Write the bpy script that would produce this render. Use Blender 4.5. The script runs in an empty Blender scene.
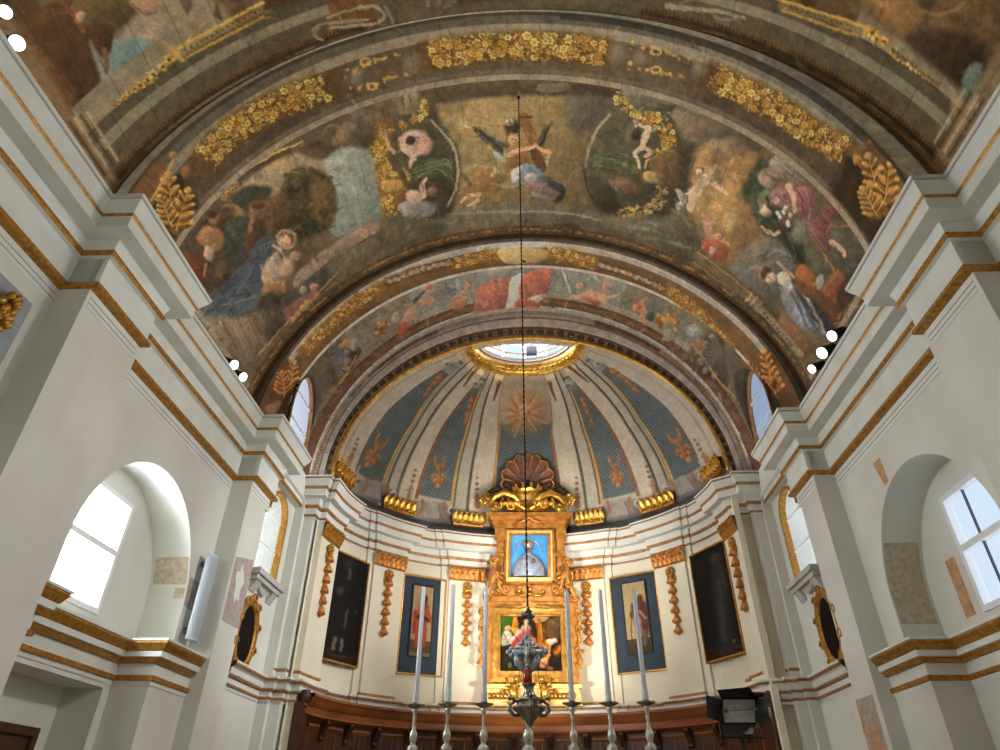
import bpy, bmesh, math, random
import numpy as np
from mathutils import Vector, Matrix
random.seed(7)
RNG = np.random.default_rng(11)
SC = bpy.context.scene
COL = SC.collection
PI = math.pi
SHEAR = 0.018          # the two side walls are not quite square to each other

# ---------------------------------------------------------------- camera
FPX = 650.9
YAW, PITCH, ROLL = -0.05637, 0.59975, 0.0069
CAM = np.array([0.055, 0.0, 1.6])
_F = np.array([math.sin(YAW)*math.cos(PITCH), math.cos(YAW)*math.cos(PITCH), math.sin(PITCH)])
_R = np.array([math.cos(YAW), -math.sin(YAW), 0.0])
_U = np.cross(_R, _F)
_R, _U = math.cos(ROLL)*_R + math.sin(ROLL)*_U, -math.sin(ROLL)*_R + math.cos(ROLL)*_U
cam = bpy.data.cameras.new('camera'); cam_o = bpy.data.objects.new('camera', cam); COL.objects.link(cam_o)
cam.sensor_width = 36.0; cam.lens = FPX/1000*36.0; cam.clip_start = 0.05; cam.clip_end = 200
M = Matrix.Identity(4)
for i in range(3):
    M[i][0] = _R[i]; M[i][1] = _U[i]; M[i][2] = -_F[i]; M[i][3] = CAM[i]
cam_o.matrix_world = M
SC.camera = cam_o

def ray(x, y):
    d = _F + _R*(x-500)/FPX - _U*(y-375)/FPX
    return d/np.linalg.norm(d)
def on_y(x, y, Y):                     # where a sight line meets the plane Y
    d = ray(x, y); return CAM + d*((Y-CAM[1])/d[1])
def on_x(x, y, X):
    d = ray(x, y); return CAM + d*((X-CAM[0])/d[0])
def on_z(x, y, Z):
    d = ray(x, y); return CAM + d*((Z-CAM[2])/d[2])
def pix(P):                            # measured position on the photograph of world points (N,3)
    D = P - CAM; w = D@_F; w = np.where(w < 0.05, 0.05, w)
    return np.stack([500+FPX*(D@_R)/w, 375-FPX*(D@_U)/w], 1)

# ---------------------------------------------------------------- materials
def lin(c):
    c = np.asarray(c, float)/255.0
    return np.where(c <= 0.04045, c/12.92, ((c+0.055)/1.055)**2.4)
def srgb(*c):
    return tuple(float(v) for v in lin(c)) + (1.0,)
MATS = {}
def mat(name, c, rough=0.6, metal=0.0, c2=None, scale=4.0, bump=0.0, bscale=60.0, detail=4.0, spec=0.4, stretch=None):
    m = bpy.data.materials.new(name); m.use_nodes = True
    nt = m.node_tree; b = nt.nodes['Principled BSDF']
    b.inputs['Roughness'].default_value = rough; b.inputs['Metallic'].default_value = metal
    b.inputs['Specular IOR Level'].default_value = spec
    tc = nt.nodes.new('ShaderNodeTexCoord'); src = tc.outputs['Object']
    if stretch:
        mp = nt.nodes.new('ShaderNodeMapping'); mp.inputs['Scale'].default_value = stretch
        nt.links.new(src, mp.inputs['Vector']); src = mp.outputs['Vector']
    if c2 is not None:
        n = nt.nodes.new('ShaderNodeTexNoise'); n.inputs['Scale'].default_value = scale; n.inputs['Detail'].default_value = detail
        nt.links.new(src, n.inputs['Vector'])
        r = nt.nodes.new('ShaderNodeValToRGB'); r.color_ramp.elements[0].position = 0.35; r.color_ramp.elements[1].position = 0.68
        r.color_ramp.elements[0].color = c; r.color_ramp.elements[1].color = c2
        nt.links.new(n.outputs['Fac'], r.inputs['Fac']); nt.links.new(r.outputs['Color'], b.inputs['Base Color'])
    else:
        b.inputs['Base Color'].default_value = c
    if bump:
        n2 = nt.nodes.new('ShaderNodeTexNoise'); n2.inputs['Scale'].default_value = bscale; n2.inputs['Detail'].default_value = 3
        nt.links.new(src, n2.inputs['Vector'])
        bp = nt.nodes.new('ShaderNodeBump'); bp.inputs['Strength'].default_value = bump; bp.inputs['Distance'].default_value = 0.02
        nt.links.new(n2.outputs['Fac'], bp.inputs['Height']); nt.links.new(bp.outputs['Normal'], b.inputs['Normal'])
    MATS[name] = m
    return m
def paint_mat(name, rough=0.7, grain=0.10, scale=9.0, spec=0.2, bump=0.0):
    m = bpy.data.materials.new(name); m.use_nodes = True
    nt = m.node_tree; b = nt.nodes['Principled BSDF']
    b.inputs['Roughness'].default_value = rough; b.inputs['Specular IOR Level'].default_value = spec
    at = nt.nodes.new('ShaderNodeAttribute'); at.attribute_name = 'paint'
    tc = nt.nodes.new('ShaderNodeTexCoord')
    n = nt.nodes.new('ShaderNodeTexNoise'); n.inputs['Scale'].default_value = scale; n.inputs['Detail'].default_value = 8; n.inputs['Roughness'].default_value = 0.7
    nt.links.new(tc.outputs['Object'], n.inputs['Vector'])
    mr = nt.nodes.new('ShaderNodeMapRange'); mr.inputs['From Min'].default_value = 0.3; mr.inputs['From Max'].default_value = 0.7
    mr.inputs['To Min'].default_value = 1-grain; mr.inputs['To Max'].default_value = 1+grain
    nt.links.new(n.outputs['Fac'], mr.inputs['Value'])
    mx = nt.nodes.new('ShaderNodeVectorMath'); mx.operation = 'SCALE'
    nt.links.new(at.outputs['Color'], mx.inputs[0]); nt.links.new(mr.outputs['Result'], mx.inputs['Scale'])
    nt.links.new(mx.outputs['Vector'], b.inputs['Base Color'])
    if bump:
        bp = nt.nodes.new('ShaderNodeBump'); bp.inputs['Strength'].default_value = bump; bp.inputs['Distance'].default_value = 0.02
        nt.links.new(n.outputs['Fac'], bp.inputs['Height']); nt.links.new(bp.outputs['Normal'], b.inputs['Normal'])
    return m

# ---------------------------------------------------------------- mesh builder
def skew(x, y):                        # the apse itself is square again
    return SHEAR*x*np.clip((11.5-y)/0.7, 0, 1)
def shear(p):
    return (p[0], p[1] + float(skew(p[0], p[1])), p[2])
class MB:
    def __init__(s): s.v = []; s.f = []; s.m = []
    def add(s, vs, fs, mi=0):
        o = len(s.v); s.v += [tuple(map(float, p)) for p in vs]
        for f in fs: s.f.append(tuple(i+o for i in f)); s.m.append(mi)
        return s
    def box(s, x0, x1, y0, y1, z0, z1, mi=0):
        v = [(x, y, z) for x in (x0, x1) for y in (y0, y1) for z in (z0, z1)]
        return s.add(v, [(0,1,3,2),(4,6,7,5),(0,4,5,1),(2,3,7,6),(0,2,6,4),(1,5,7,3)], mi)
    def quad(s, a, b, c, d, mi=0): return s.add([a, b, c, d], [(0,1,2,3)], mi)
    def prism(s, poly, n, mi=0):
        """closed polygon of 3-D points pushed along vector n"""
        k = len(poly); n = np.asarray(n, float); P = [np.asarray(p, float) for p in poly]
        v = P + [p+n for p in P]
        f = [tuple(range(k))[::-1], tuple(range(k, 2*k))] + [(i, (i+1) % k, k+(i+1) % k, k+i) for i in range(k)]
        return s.add(v, f, mi)
    def lathe(s, prof, c=(0,0,0), n=20, mi=0, sx=1, sy=1, a0=0, a1=2*PI, gad=0, gn=8):
        full = abs(a1-a0-2*PI) < 1e-6; o = len(s.v); m = n if full else n+1
        for r, z in prof:
            for j in range(m):
                a = a0+(a1-a0)*j/n; rr = r*(1+gad*math.cos(gn*a))
                s.v.append((c[0]+rr*sx*math.cos(a), c[1]+rr*sy*math.sin(a), c[2]+z))
        for i in range(len(prof)-1):
            for j in range(n):
                j2 = (j+1) % m
                s.f.append((o+i*m+j, o+i*m+j2, o+(i+1)*m+j2, o+(i+1)*m+j)); s.m.append(mi)
        return s
    def tube(s, pts, r, n=8, mi=0, cap=True):
        pts = [np.asarray(p, float) for p in pts]; k = len(pts)
        rs = r if hasattr(r, '__len__') else [r]*k
        o = len(s.v); up = None
        for i, p in enumerate(pts):
            t = pts[min(i+1, k-1)]-pts[max(i-1, 0)]; t = t/(np.linalg.norm(t)+1e-9)
            if up is None:
                up = np.array([0,0,1.0]) if abs(t[2]) < .9 else np.array([1.0,0,0])
            a = np.cross(t, up); a /= np.linalg.norm(a)+1e-9; b = np.cross(a, t); up = b
            for j in range(n):
                q = 2*PI*j/n; s.v.append(tuple(p+rs[i]*(a*math.cos(q)+b*math.sin(q))))
        for i in range(k-1):
            for j in range(n):
                s.f.append((o+i*n+j, o+i*n+(j+1) % n, o+(i+1)*n+(j+1) % n, o+(i+1)*n+j)); s.m.append(mi)
        if cap:
            s.f.append(tuple(o+j for j in range(n))[::-1]); s.m.append(mi)
            s.f.append(tuple(o+(k-1)*n+j for j in range(n))); s.m.append(mi)
        return s
    def ball(s, c, r, n=10, mi=0, sc=(1,1,1)):
        prof = [(r*math.sin(PI*i/(n//2+1)), -r*math.cos(PI*i/(n//2+1))*sc[2]) for i in range(n//2+2)]
        return s.lathe(prof, c, n, mi, sc[0], sc[1])
    def grid(s, P, mi=0):
        """P: array (nu,nv,3)"""
        nu, nv = P.shape[:2]; o = len(s.v)
        s.v += [tuple(p) for p in P.reshape(-1, 3).tolist()]
        for i in range(nu-1):
            for j in range(nv-1):
                s.f.append((o+i*nv+j, o+(i+1)*nv+j, o+(i+1)*nv+j+1, o+i*nv+j+1)); s.m.append(mi)
        return s
    def sweep(s, path, prof, mis, closed=False):
        """path: plan points; prof: (offset to the right of travel, z); mis: material per profile segment"""
        n = len(path); P = [np.asarray(p, float) for p in path]; o = len(s.v); k = len(prof)
        for i in range(n):
            d0 = P[i]-P[i-1] if i > 0 else P[1]-P[0]
            d1 = P[i+1]-P[i] if i < n-1 else P[-1]-P[-2]
            d0 = d0/np.linalg.norm(d0); d1 = d1/np.linalg.norm(d1)
            n0 = np.array([d0[1], -d0[0]]); n1 = np.array([d1[1], -d1[0]])
            mvec = (n0+n1)/max(1+n0@n1, 0.25)
            for (q, z) in prof:
                w = P[i]+mvec*q; s.v.append((w[0], w[1], z))
        for i in range(n-1):
            for j in range(k-1):
                s.f.append((o+i*k+j, o+(i+1)*k+j, o+(i+1)*k+j+1, o+i*k+j+1)); s.m.append(mis[j])
        return s
    def mirror_x(s):
        s.v = [(-x, y, z) for x, y, z in s.v]; s.f = [f[::-1] for f in s.f]; return s
    def build(s, name, mats, parent=None, smooth=False, sh=True, origin=None, autosmooth=None):
        me = bpy.data.meshes.new(name)
        v = [shear(p) for p in s.v] if sh else list(s.v)
        if parent is not None: origin = tuple(parent.matrix_world.translation) if False else PLOC[parent.name]
        org = origin or (0,0,0)
        v = [(x-org[0], y-org[1], z-org[2]) for x, y, z in v]
        me.from_pydata(v, [], s.f)
        if not isinstance(mats, (list, tuple)): mats = [mats]
        for m in mats: me.materials.append(m)
        if len(mats) > 1: me.polygons.foreach_set('material_index', s.m)
        if smooth is True: me.polygons.foreach_set('use_smooth', [True]*len(me.polygons))
        me.validate(); me.update()
        bm = bmesh.new(); bm.from_mesh(me)
        if len(bm.verts) < 60000: bmesh.ops.recalc_face_normals(bm, faces=bm.faces)
        if smooth == 'auto':
            for f in bm.faces: f.smooth = True
            for e in bm.edges:
                if len(e.link_faces) == 2 and e.calc_face_angle(0) > 0.6: e.smooth = False
        bm.to_mesh(me); bm.free()
        o = bpy.data.objects.new(name, me); COL.objects.link(o)
        if parent is not None:
            o.parent = parent; PLOC[o.name] = org
        else:
            o.location = org; PLOC[o.name] = org
        return o
PLOC = {}
def tag(o, label=None, cat=None, group=None, kind=None):
    if label: o['label'] = label
    if cat: o['category'] = cat
    if group: o['group'] = group
    if kind: o['kind'] = kind
    return o
def thing(name, label, cat, loc, group=None):
    o = bpy.data.objects.new(name, None); COL.objects.link(o); o.empty_display_size = 0.1
    o.location = loc; PLOC[o.name] = tuple(map(float, loc))
    return tag(o, label, cat, group)
def struct(o, label, cat):
    return tag(o, label, cat, None, 'structure')
def fast_grid(name, P, C, material, parent=None, smooth=True):
    """dense painted surface: P (nu,nv,3) world points, C (nu,nv,3) linear paint"""
    nu, nv = P.shape[:2]
    org = np.array(PLOC[parent.name]) if parent is not None else np.zeros(3)
    me = bpy.data.meshes.new(name)
    N = nu*nv; me.vertices.add(N); me.vertices.foreach_set('co', (P.reshape(-1, 3)-org).astype(np.float32).ravel())
    idx = np.arange(N).reshape(nu, nv)
    Q = np.stack([idx[:-1,:-1], idx[1:,:-1], idx[1:,1:], idx[:-1,1:]], -1).reshape(-1, 4)
    nf = len(Q); me.loops.add(nf*4); me.loops.foreach_set('vertex_index', Q.astype(np.int32).ravel())
    me.polygons.add(nf); me.polygons.foreach_set('loop_start', np.arange(0, nf*4, 4, dtype=np.int32))
    me.polygons.foreach_set('loop_total', np.full(nf, 4, dtype=np.int32))
    if smooth: me.polygons.foreach_set('use_smooth', np.ones(nf, dtype=bool))
    me.update(calc_edges=True)
    ca = me.color_attributes.new('paint', 'FLOAT_COLOR', 'POINT')
    ca.data.foreach_set('color', np.concatenate([np.clip(C, 0, 1).reshape(-1, 3), np.ones((N, 1))], 1).astype(np.float32).ravel())
    me.materials.append(material)
    o = bpy.data.objects.new(name, me); COL.objects.link(o)
    if parent is not None: o.parent = parent
    PLOC[o.name] = tuple(org)
    return o
# ================================================================ materials of the building
M_WALL = mat('limewash', srgb(214,214,205), 0.85, c2=srgb(204,203,191), scale=1.2, bump=0.05, bscale=40, spec=0.2)
M_WALL2 = mat('limewash_cream', srgb(226,219,198), 0.85, c2=srgb(217,208,184), scale=1.4, bump=0.04, bscale=40, spec=0.2)
M_TRIM = mat('moulding_white', srgb(218,220,214), 0.75, c2=srgb(208,209,200), scale=3, spec=0.25)
M_GILT = mat('gilding_old', srgb(186,136,54), 0.42, 0.5, c2=srgb(144,94,34), scale=22, bump=0.25, bscale=30)
M_GOLD = mat('gilding_bright', srgb(236,190,92), 0.3, 0.85, c2=srgb(186,130,48), scale=12, bump=0.15, bscale=40)
M_OCHRE = mat('gilt_line', srgb(178,128,78), 0.5, 0.2, c2=srgb(142,94,48), scale=10)
M_GREY = mat('groove_grey', srgb(120,116,106), 0.9)
M_FRAG = mat('fresco_fragment', srgb(196,184,160), 0.9, c2=srgb(170,154,128), scale=16, detail=8)
M_FRAGP = mat('fresco_fragment_rose', srgb(178,166,156), 0.9, c2=srgb(158,142,132), scale=14, detail=8)
M_FRAGO = mat('fresco_fragment_ochre', srgb(196,154,112), 0.9, c2=srgb(166,124,92), scale=12, detail=8)
M_FRAME = mat('window_white', srgb(226,228,228), 0.6)
M_MULL = mat('window_mullion', srgb(60,66,86), 0.6)
M_STONE = mat('floor_stone', srgb(170,160,142), 0.5, c2=srgb(140,130,112), scale=2)
M_WOODD = mat('door_wood', srgb(78,44,26), 0.5, c2=srgb(54,28,16), scale=5, stretch=(6,6,1))
M_GLASS = bpy.data.materials.new('window_glass'); M_GLASS.use_nodes = True
_nt = M_GLASS.node_tree
for n in list(_nt.nodes):
    if n.type == 'BSDF_PRINCIPLED': _nt.nodes.remove(n)
_tr = _nt.nodes.new('ShaderNodeBsdfTransparent'); _gl = _nt.nodes.new('ShaderNodeBsdfGlossy'); _mx = _nt.nodes.new('ShaderNodeMixShader')
_tr.inputs['Color'].default_value = (0.95,0.97,1,1); _gl.inputs['Roughness'].default_value = 0.05; _mx.inputs['Fac'].default_value = 0.06
_nt.links.new(_tr.outputs[0], _mx.inputs[1]); _nt.links.new(_gl.outputs[0], _mx.inputs[2])
_nt.links.new(_mx.outputs[0], _nt.nodes['Material Output'].inputs['Surface'])

M_GLASS2 = M_GLASS.copy(); M_GLASS2.name = 'tinted_glass'; M_GLASS3 = M_GLASS.copy(); M_GLASS3.name = 'left_lunette_dim_glass'; M_GLASS4 = M_GLASS.copy(); M_GLASS4.name = 'left_window_dim_glass'
for n in M_GLASS2.node_tree.nodes:
    if n.type == 'BSDF_TRANSPARENT': n.inputs['Color'].default_value = (.42,.46,.56,1)
for n in M_GLASS4.node_tree.nodes:
    if n.type == 'BSDF_TRANSPARENT': n.inputs['Color'].default_value = (.11,.115,.12,1)  # clear pane darkened to cut the strong sky light on the left rim
for n in M_GLASS3.node_tree.nodes:
    if n.type == 'BSDF_TRANSPARENT': n.inputs['Color'].default_value = (.055,.06,.07,1)  # clear pane darkened to dim the overbright sky behind the left lunette
# ================================================================ plan
XW, XP, XB = 4.45, 4.14, 4.95           # bay wall, pier face, niche back
YA0, YA1, YB0, YB1 = 4.55, 5.48, 8.82, 9.60
YT = 10.90                               # transverse wall before the apse
NC, NR, NS, SILL, NRISE = 7.155, 1.23, 3.80, 3.31, 1.32
AX, AY, AA, AB = -0.08, 10.92, 3.75, 3.20      # apse ellipse

def arch_outline(yc, r, zs, zb, n=24, rise=None):
    """jamb, round arch, jamb - (y,z) from near bottom over the top to far bottom"""
    rise = rise or r; pts = [(yc-r, zb)]
    pts += [(yc-r*math.cos(PI*i/n), zs+rise*math.sin(PI*i/n)) for i in range(n+1)]
    return pts+[(yc+r, zb)]
def wall_with_arch(mb, x, y0, y1, z0, z1, out, mi=0):
    """flat wall at x with an arched opening"""
    ya, yb = out[0][0], out[-1][0]; zb = out[0][1]
    if zb > z0: mb.quad((x,ya,z0),(x,yb,z0),(x,yb,zb),(x,ya,zb), mi)
    mb.quad((x,y0,z0),(x,ya,z0),(x,ya,z1),(x,y0,z1), mi)
    mb.quad((x,yb,z0),(x,y1,z0),(x,y1,z1),(x,yb,z1), mi)
    for (a, b) in zip(out[1:-2], out[2:-1]):
        mb.quad((x,a[0],a[1]),(x,b[0],b[1]),(x,b[0],z1),(x,a[0],z1), mi)
def tunnel(mb, xa, xb, out, mi=0):
    for a, b in zip(out[:-1], out[1:]):
        mb.quad((xa,a[0],a[1]),(xa,b[0],b[1]),(xb,b[0],b[1]),(xb,a[0],a[1]), mi)
def rect_hole(mb, x, y0, y1, z0, z1, h, mi=0):
    a, b, c, d = h
    mb.quad((x,y0,z0),(x,y1,z0),(x,y1,c),(x,y0,c), mi); mb.quad((x,y0,d),(x,y1,d),(x,y1,z1),(x,y0,z1), mi)
    mb.quad((x,y0,c),(x,a,c),(x,a,d),(x,y0,d), mi); mb.quad((x,b,c),(x,y1,c),(x,y1,d),(x,b,d), mi)

WIN = (6.12, 7.49, 3.50, 4.82)           # rectangular window in the niche back wall
PW = (10.06, 0.42, 5.72, 4.72)           # small arched window of the presbytery: centre, radius, spring, sill
def side_wall(s):
    w = MB()
    w.box(XW, XW+.5, -5, YA0, 0, 6.75)                                   # near bay
    w.box(XP, XW+.5, YA0, YA1, 0, 6.75)                                  # pier
    w.box(XW-.11, XW+.3, YA1-.02, YA1+.16, 0, 5.60)                          # back pilaster layer
    out = arch_outline(NC, NR, NS, SILL, 24, NRISE)
    wall_with_arch(w, XW, YA1, YB0, SILL, 6.75, out)
    tunnel(w, XW, XB+.02, out)
    rect_hole(w, XB, NC-1.6, NC+1.6, SILL-.1, 5.4, WIN)
    for (y, a, b) in ((WIN[0],0,0),(WIN[1],0,0)): w.quad((XB,y,WIN[2]),(XB,y,WIN[3]),(XB+.08,y,WIN[3]),(XB+.08,y,WIN[2]))
    for z in (WIN[2], WIN[3]): w.quad((XB,WIN[0],z),(XB,WIN[1],z),(XB+.08,WIN[1],z),(XB+.08,WIN[0],z))
    # lower wall: flanks, recess, blind rectangular recess
    w.box(4.35, XW+.4, YA1, 5.75, 0, SILL-.02); w.box(4.35, XW+.4, 7.93, YB0, 0, SILL-.02)
    w.quad((4.3,YA1,SILL),(4.3,5.75,SILL),(XB+.05,5.75,SILL),(XB+.05,YA1,SILL)); w.quad((4.3,7.93,SILL),(4.3,YB0,SILL),(XB+.05,YB0,SILL),(XB+.05,7.93,SILL)); w.quad((4.70,5.75,SILL),(4.70,7.93,SILL),(XB+.05,7.93,SILL),(XB+.05,5.75,SILL))
    if s > 0: w.quad((4.78,5.75,0),(4.78,7.93,0),(4.78,7.93,SILL),(4.78,5.75,SILL))
    else:
        R = (6.28, 7.79, -0.01, 2.79)
        rect_hole(w, 4.78, 5.75, 7.93, 0, SILL, (R[0],R[1],0.0,R[3]))
        xb = 5.22
        w.quad((xb,R[0],0),(xb,R[1],0),(xb,R[1],R[3]),(xb,R[0],R[3]))
        w.quad((4.78,R[1],0),(4.78,R[1],R[3]),(xb,R[1],R[3]),(xb,R[1],0)); w.quad((4.78,R[0],0),(4.78,R[0],R[3]),(xb,R[0],R[3]),(xb,R[0],0))
        w.quad((4.78,R[0],R[3]),(4.78,R[1],R[3]),(xb,R[1],R[3]),(xb,R[0],R[3]))
    # pier and presbytery bay with the small arched window
    w.box(XP, XW+.5, YB0, 9.46, 0, 6.75)
    out = arch_outline(PW[0], PW[1], PW[2], PW[3], 16)
    wall_with_arch(w, XP+.06, 9.46, YT+.1, 0, 6.75, out)
    tunnel(w, XP+.06, XP+.40, out)
    w.quad((XP+.06,out[0][0],PW[3]),(XP+.06,out[-1][0],PW[3]),(XP+.5,out[-1][0],PW[3]),(XP+.5,out[0][0],PW[3]))
    # transverse wall and the corner pilaster
    w.box(3.88, 5.2, YT, YT+.22, 0, 6.75)
    w.box(XP-.10, 4.6, YT-.10, YT+.05, 0, 6.75)
    # uncovered bits of old painting, flush with the plaster
    e = .004
    def jamb_patch(p0, p1, x0, x1, mi):
        o2 = [(NC+(a[0]-NC)*(1-.003), NS+(a[1]-NS)*(1-.003)) for a in arch_outline(NC, NR, NS, SILL, 96, NRISE)]
        k = o2[-1]; o2 = o2[:-1]+[(o2[-2][0], NS-(NS-SILL)*i/16) for i in range(1, 17)]
        for a, b in zip(o2[:-1], o2[1:]):
            if a[0] > NC and p0 <= b[1] and a[1] <= p1: w.quad((x0,a[0],a[1]),(x0,b[0],b[1]),(x1,b[0],b[1]),(x1,a[0],a[1]), mi)
    if s < 0:
        jamb_patch(4.09, 4.44, XW+.02, XW+.46, 1); jamb_patch(3.90, 4.09, XW+.02, XW+.15, 1)
        w.quad((XW-e,8.40,3.84),(XW-e,8.80,3.84),(XW-e,8.80,4.20),(XW-e,8.37,4.20), 2)
        w.quad((XP-e,8.88,3.78),(XP-e,9.455,3.80),(XP-e,9.455,4.78),(XP-e,8.86,4.64), 2)
        w.add([(XP-2*e, 9.13+.12*math.cos(t)*(1+.3*math.sin(5*t)), 4.34+.24*math.sin(t)*(1+.2*math.cos(7*t))) for t in np.linspace(0, 2*PI, 40)[:-1]], [tuple(range(39))], 4)
    else:
        jamb_patch(3.56, 4.54, XW+.02, XW+.46, 1)
        w.quad((XB-e,7.66,3.52),(XB-e,7.86,3.52),(XB-e,7.86,4.18),(XB-e,7.66,4.18), 3)
        w.quad((XW-e,7.55,5.08),(XW-e,7.66,5.08),(XW-e,7.75,5.42),(XW-e,7.56,5.42), 3)
        w.quad((XP-e,8.94,2.20),(XP-e,9.45,2.20),(XP-e,9.45,2.90),(XP-e,8.93,2.90), 2)
        w.add([(XP-2*e,y,z) for y,z in ((8.97,2.86),(9.03,2.52),(9.20,2.40),(9.46,2.52),(9.42,2.86),(9.33,2.60),(9.20,2.50),(9.07,2.60))], [(0,1,7),(1,2,6,7),(2,3,5,6),(3,4,5)], 3)
        w.quad((XP-1.6*e,8.95,2.21),(XP-1.6*e,9.44,2.21),(XP-1.6*e,9.30,2.46),(XP-1.6*e,9.08,2.46), 3)
    if s < 0: w.mirror_x()
    o = w.build('wall_left' if s < 0 else 'wall_right', [M_WALL, M_FRAG, M_FRAGP, M_FRAGO, M_TRIM])
    struct(o, ('left' if s < 0 else 'right')+' nave wall of pale limewash with a deep arched window niche', 'wall')
    return o
side_wall(-1); side_wall(1)

def window(s, n):
    mb = MB(); y0, y1, z0, z1 = WIN; x = XB+.02; t = .06
    for b in ((y0,y0+t,z0,z1),(y1-t,y1,z0,z1),(y0+t,y1-t,z0,z0+t),(y0+t,y1-t,z1-t,z1)): mb.box(x-.05, x+.05, *b)
    zm = 4.19; mb.box(x-.045, x+.045, y0+t, y1-t, zm-.035, zm+.035)
    if s < 0: mb.mirror_x()
    o = mb.build('window_%d' % n, M_FRAME)
    struct(o, ('left' if s < 0 else 'right')+' white framed nave window in its arched niche', 'window')
    g = MB(); g.quad((x,y0,z0),(x,y1,z0),(x,y1,z1),(x,y0,z1))
    if s < 0: g.mirror_x()
    g.build('window_glass', M_GLASS, o)
    if s > 0:
        m = MB(); m.box(x-.012, x+.012, 7.08, 7.10, z0+t, z1-t); m.build('mullion', M_MULL, o)
window(-1, 1); window(1, 2)

def small_window(s, n):
    mb = MB(); out = arch_outline(PW[0], PW[1], PW[2], PW[3], 20); inn = arch_outline(PW[0], PW[1]-.055, PW[2], PW[3], 20)
    x = XP+.06; prof = []
    for (xa, xb_) in ((x-.05, x+.02),):
        for a, b, c, d in list(zip(out[:-1], out[1:], inn[1:], inn[:-1]))[1:]:
            mb.quad((xa,a[0],a[1]),(xa,b[0],b[1]),(xa,c[0],c[1]),(xa,d[0],d[1]))
            mb.quad((xa,d[0],d[1]),(xa,c[0],c[1]),(xb_+.03,c[0],c[1]),(xb_+.03,d[0],d[1]))
            mb.quad((xa,a[0],a[1]),(xa,b[0],b[1]),(xb_,b[0],b[1]),(xb_,a[0],a[1]))
    if s < 0: mb.mirror_x()
    o = mb.build('window_%d' % n, M_GILT)
    struct(o, ('left' if s < 0 else 'right')+' small arched presbytery window with a gilded rim', 'window')
    g = MB(); g.add([(x+.055, p[0], p[1]) for p in out], [tuple(range(len(out)))])
    if s < 0: g.mirror_x()
    g.build('window_glass', M_GLASS4 if s < 0 else M_GLASS, o)
    m = MB(); pass
    for zb in (5.70, 5.18):
        m = MB(); m.box(x+.03, x+.052, PW[0]-PW[1]+.04, PW[0]+PW[1]-.04, zb, zb+.02)
        if s < 0: m.mirror_x()
        m.build('glazing_bar', M_FRAME, o)
    k = MB(); y0, y1 = PW[0]-.55, PW[0]+.55
    k.box(x-.17, x+.1, y0, y1, 4.62, 4.70); k.box(x-.13, x+.1, y0+.04, y1-.04, 4.55, 4.62)
    k.prism([(x-.11,y0+.1,4.55),(x-.02,y0+.1,4.40),(x+.05,y0+.1,4.40),(x+.05,y0+.1,4.55)], (0,.2,0))
    k.prism([(x-.11,y1-.3,4.55),(x-.02,y1-.3,4.40),(x+.05,y1-.3,4.40),(x+.05,y1-.3,4.55)], (0,.2,0))
    k.prism([(x-.06,y0+.3,4.55),(x-.06,y0+.42,4.46),(x-.06,PW[0],4.42),(x-.06,y1-.42,4.46),(x-.06,y1-.3,4.55)], (.12,0,0))
    if s < 0: k.mirror_x()
    k.build('window_sill', M_GREYST, o)
M_GREYST = mat('grey_stone', srgb(186,184,180), 0.8, c2=srgb(166,163,158), scale=5)
small_window(-1, 3); small_window(1, 4)

# ---------------------------------------------------------------- entablature, sill mouldings, dado
T, G, W_, GR = 0, 1, 2, 3
NAVE_PROF = [(-.06,5.60,0),(-.045,5.602,0),(-.045,5.648,3),(-.055,5.650,3),(-.045,5.657,0),(-.045,5.706,3),(-.055,5.708,3),(-.045,5.715,0),
 (-.045,5.78,1),(.02,5.79,1),(.038,5.805,1),(.038,5.845,0),(0,5.858,0),(0,6.18,0),(.045,6.187,1),(.064,6.208,1),(.064,6.243,0),(.05,6.252,0),(.055,6.30,0),(.075,6.365,0),(.075,6.375,0),
 (.25,6.375,0),(.25,6.492,0),(.265,6.497,1),(.278,6.52,1),(.268,6.543,0),(.28,6.56,0),(.335,6.66,0),(.335,6.675,3),(.33,6.68,3),(.33,6.688,0),(.35,6.69,0),(.35,6.73,0),(-.35,6.73,0)]
def prof_of(lst): return [(a, b) for a, b, _ in lst], [m for _, _, m in lst][:-1]
BAY_PROF = [p for p in NAVE_PROF if p[1] < 6.26]+[(.05,6.32,0),(.10,6.34,0),(.10,6.70,0),(.10,6.73,0),(-.35,6.73,0)]
def entab(s):
    mb = MB(); x0, x1 = 4.40, 4.09
    p, m = prof_of(NAVE_PROF)
    mb.sweep([(-x0,-5),(-x0,YA0),(-x1,YA0),(-x1,YA1),(-x0,YA1),(-x0,YB0),(-x1,YB0),(-x1,YB1+.02),(-4.3,YB1+.02)], p, m)
    p, m = prof_of(BAY_PROF)
    yc, r = PW[0], PW[1]+.02
    mb.sweep([(-x1-.02,YB1-.2),(-x1-.02,9.60)], p, m)
    hi = [q for q in BAY_PROF if q[1] > 6.18]; hi = [(-.05,6.175,0)]+hi
    p, m = prof_of(hi); mb.sweep([(-x1-.05,9.55),(-x1-.05,YT-.05)], p, m)
    if s > 0: mb.mirror_x()
    o = mb.build('trim_%d' % (1 if s < 0 else 2), [M_TRIM, M_GILT, M_WALL, M_GREY], smooth=False)
    struct(o, ('left' if s < 0 else 'right')+' nave entablature with gilded fillets breaking forward over the piers', 'cornice')
entab(-1); entab(1)
SILL_PROF = [(0,2.84,0),(.0,2.885,1),(.03,2.89,1),(.035,2.935,1),(0,2.945,0),(0,3.065,1),(.045,3.07,1),(.06,3.11,1),(.06,3.12,0),(.09,3.125,0),(.095,3.185,1),(.11,3.19,1),(.15,3.265,1),(.15,3.28,0),(.165,3.285,0),(.165,3.31,0),(-.2,3.312,0)]
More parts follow.
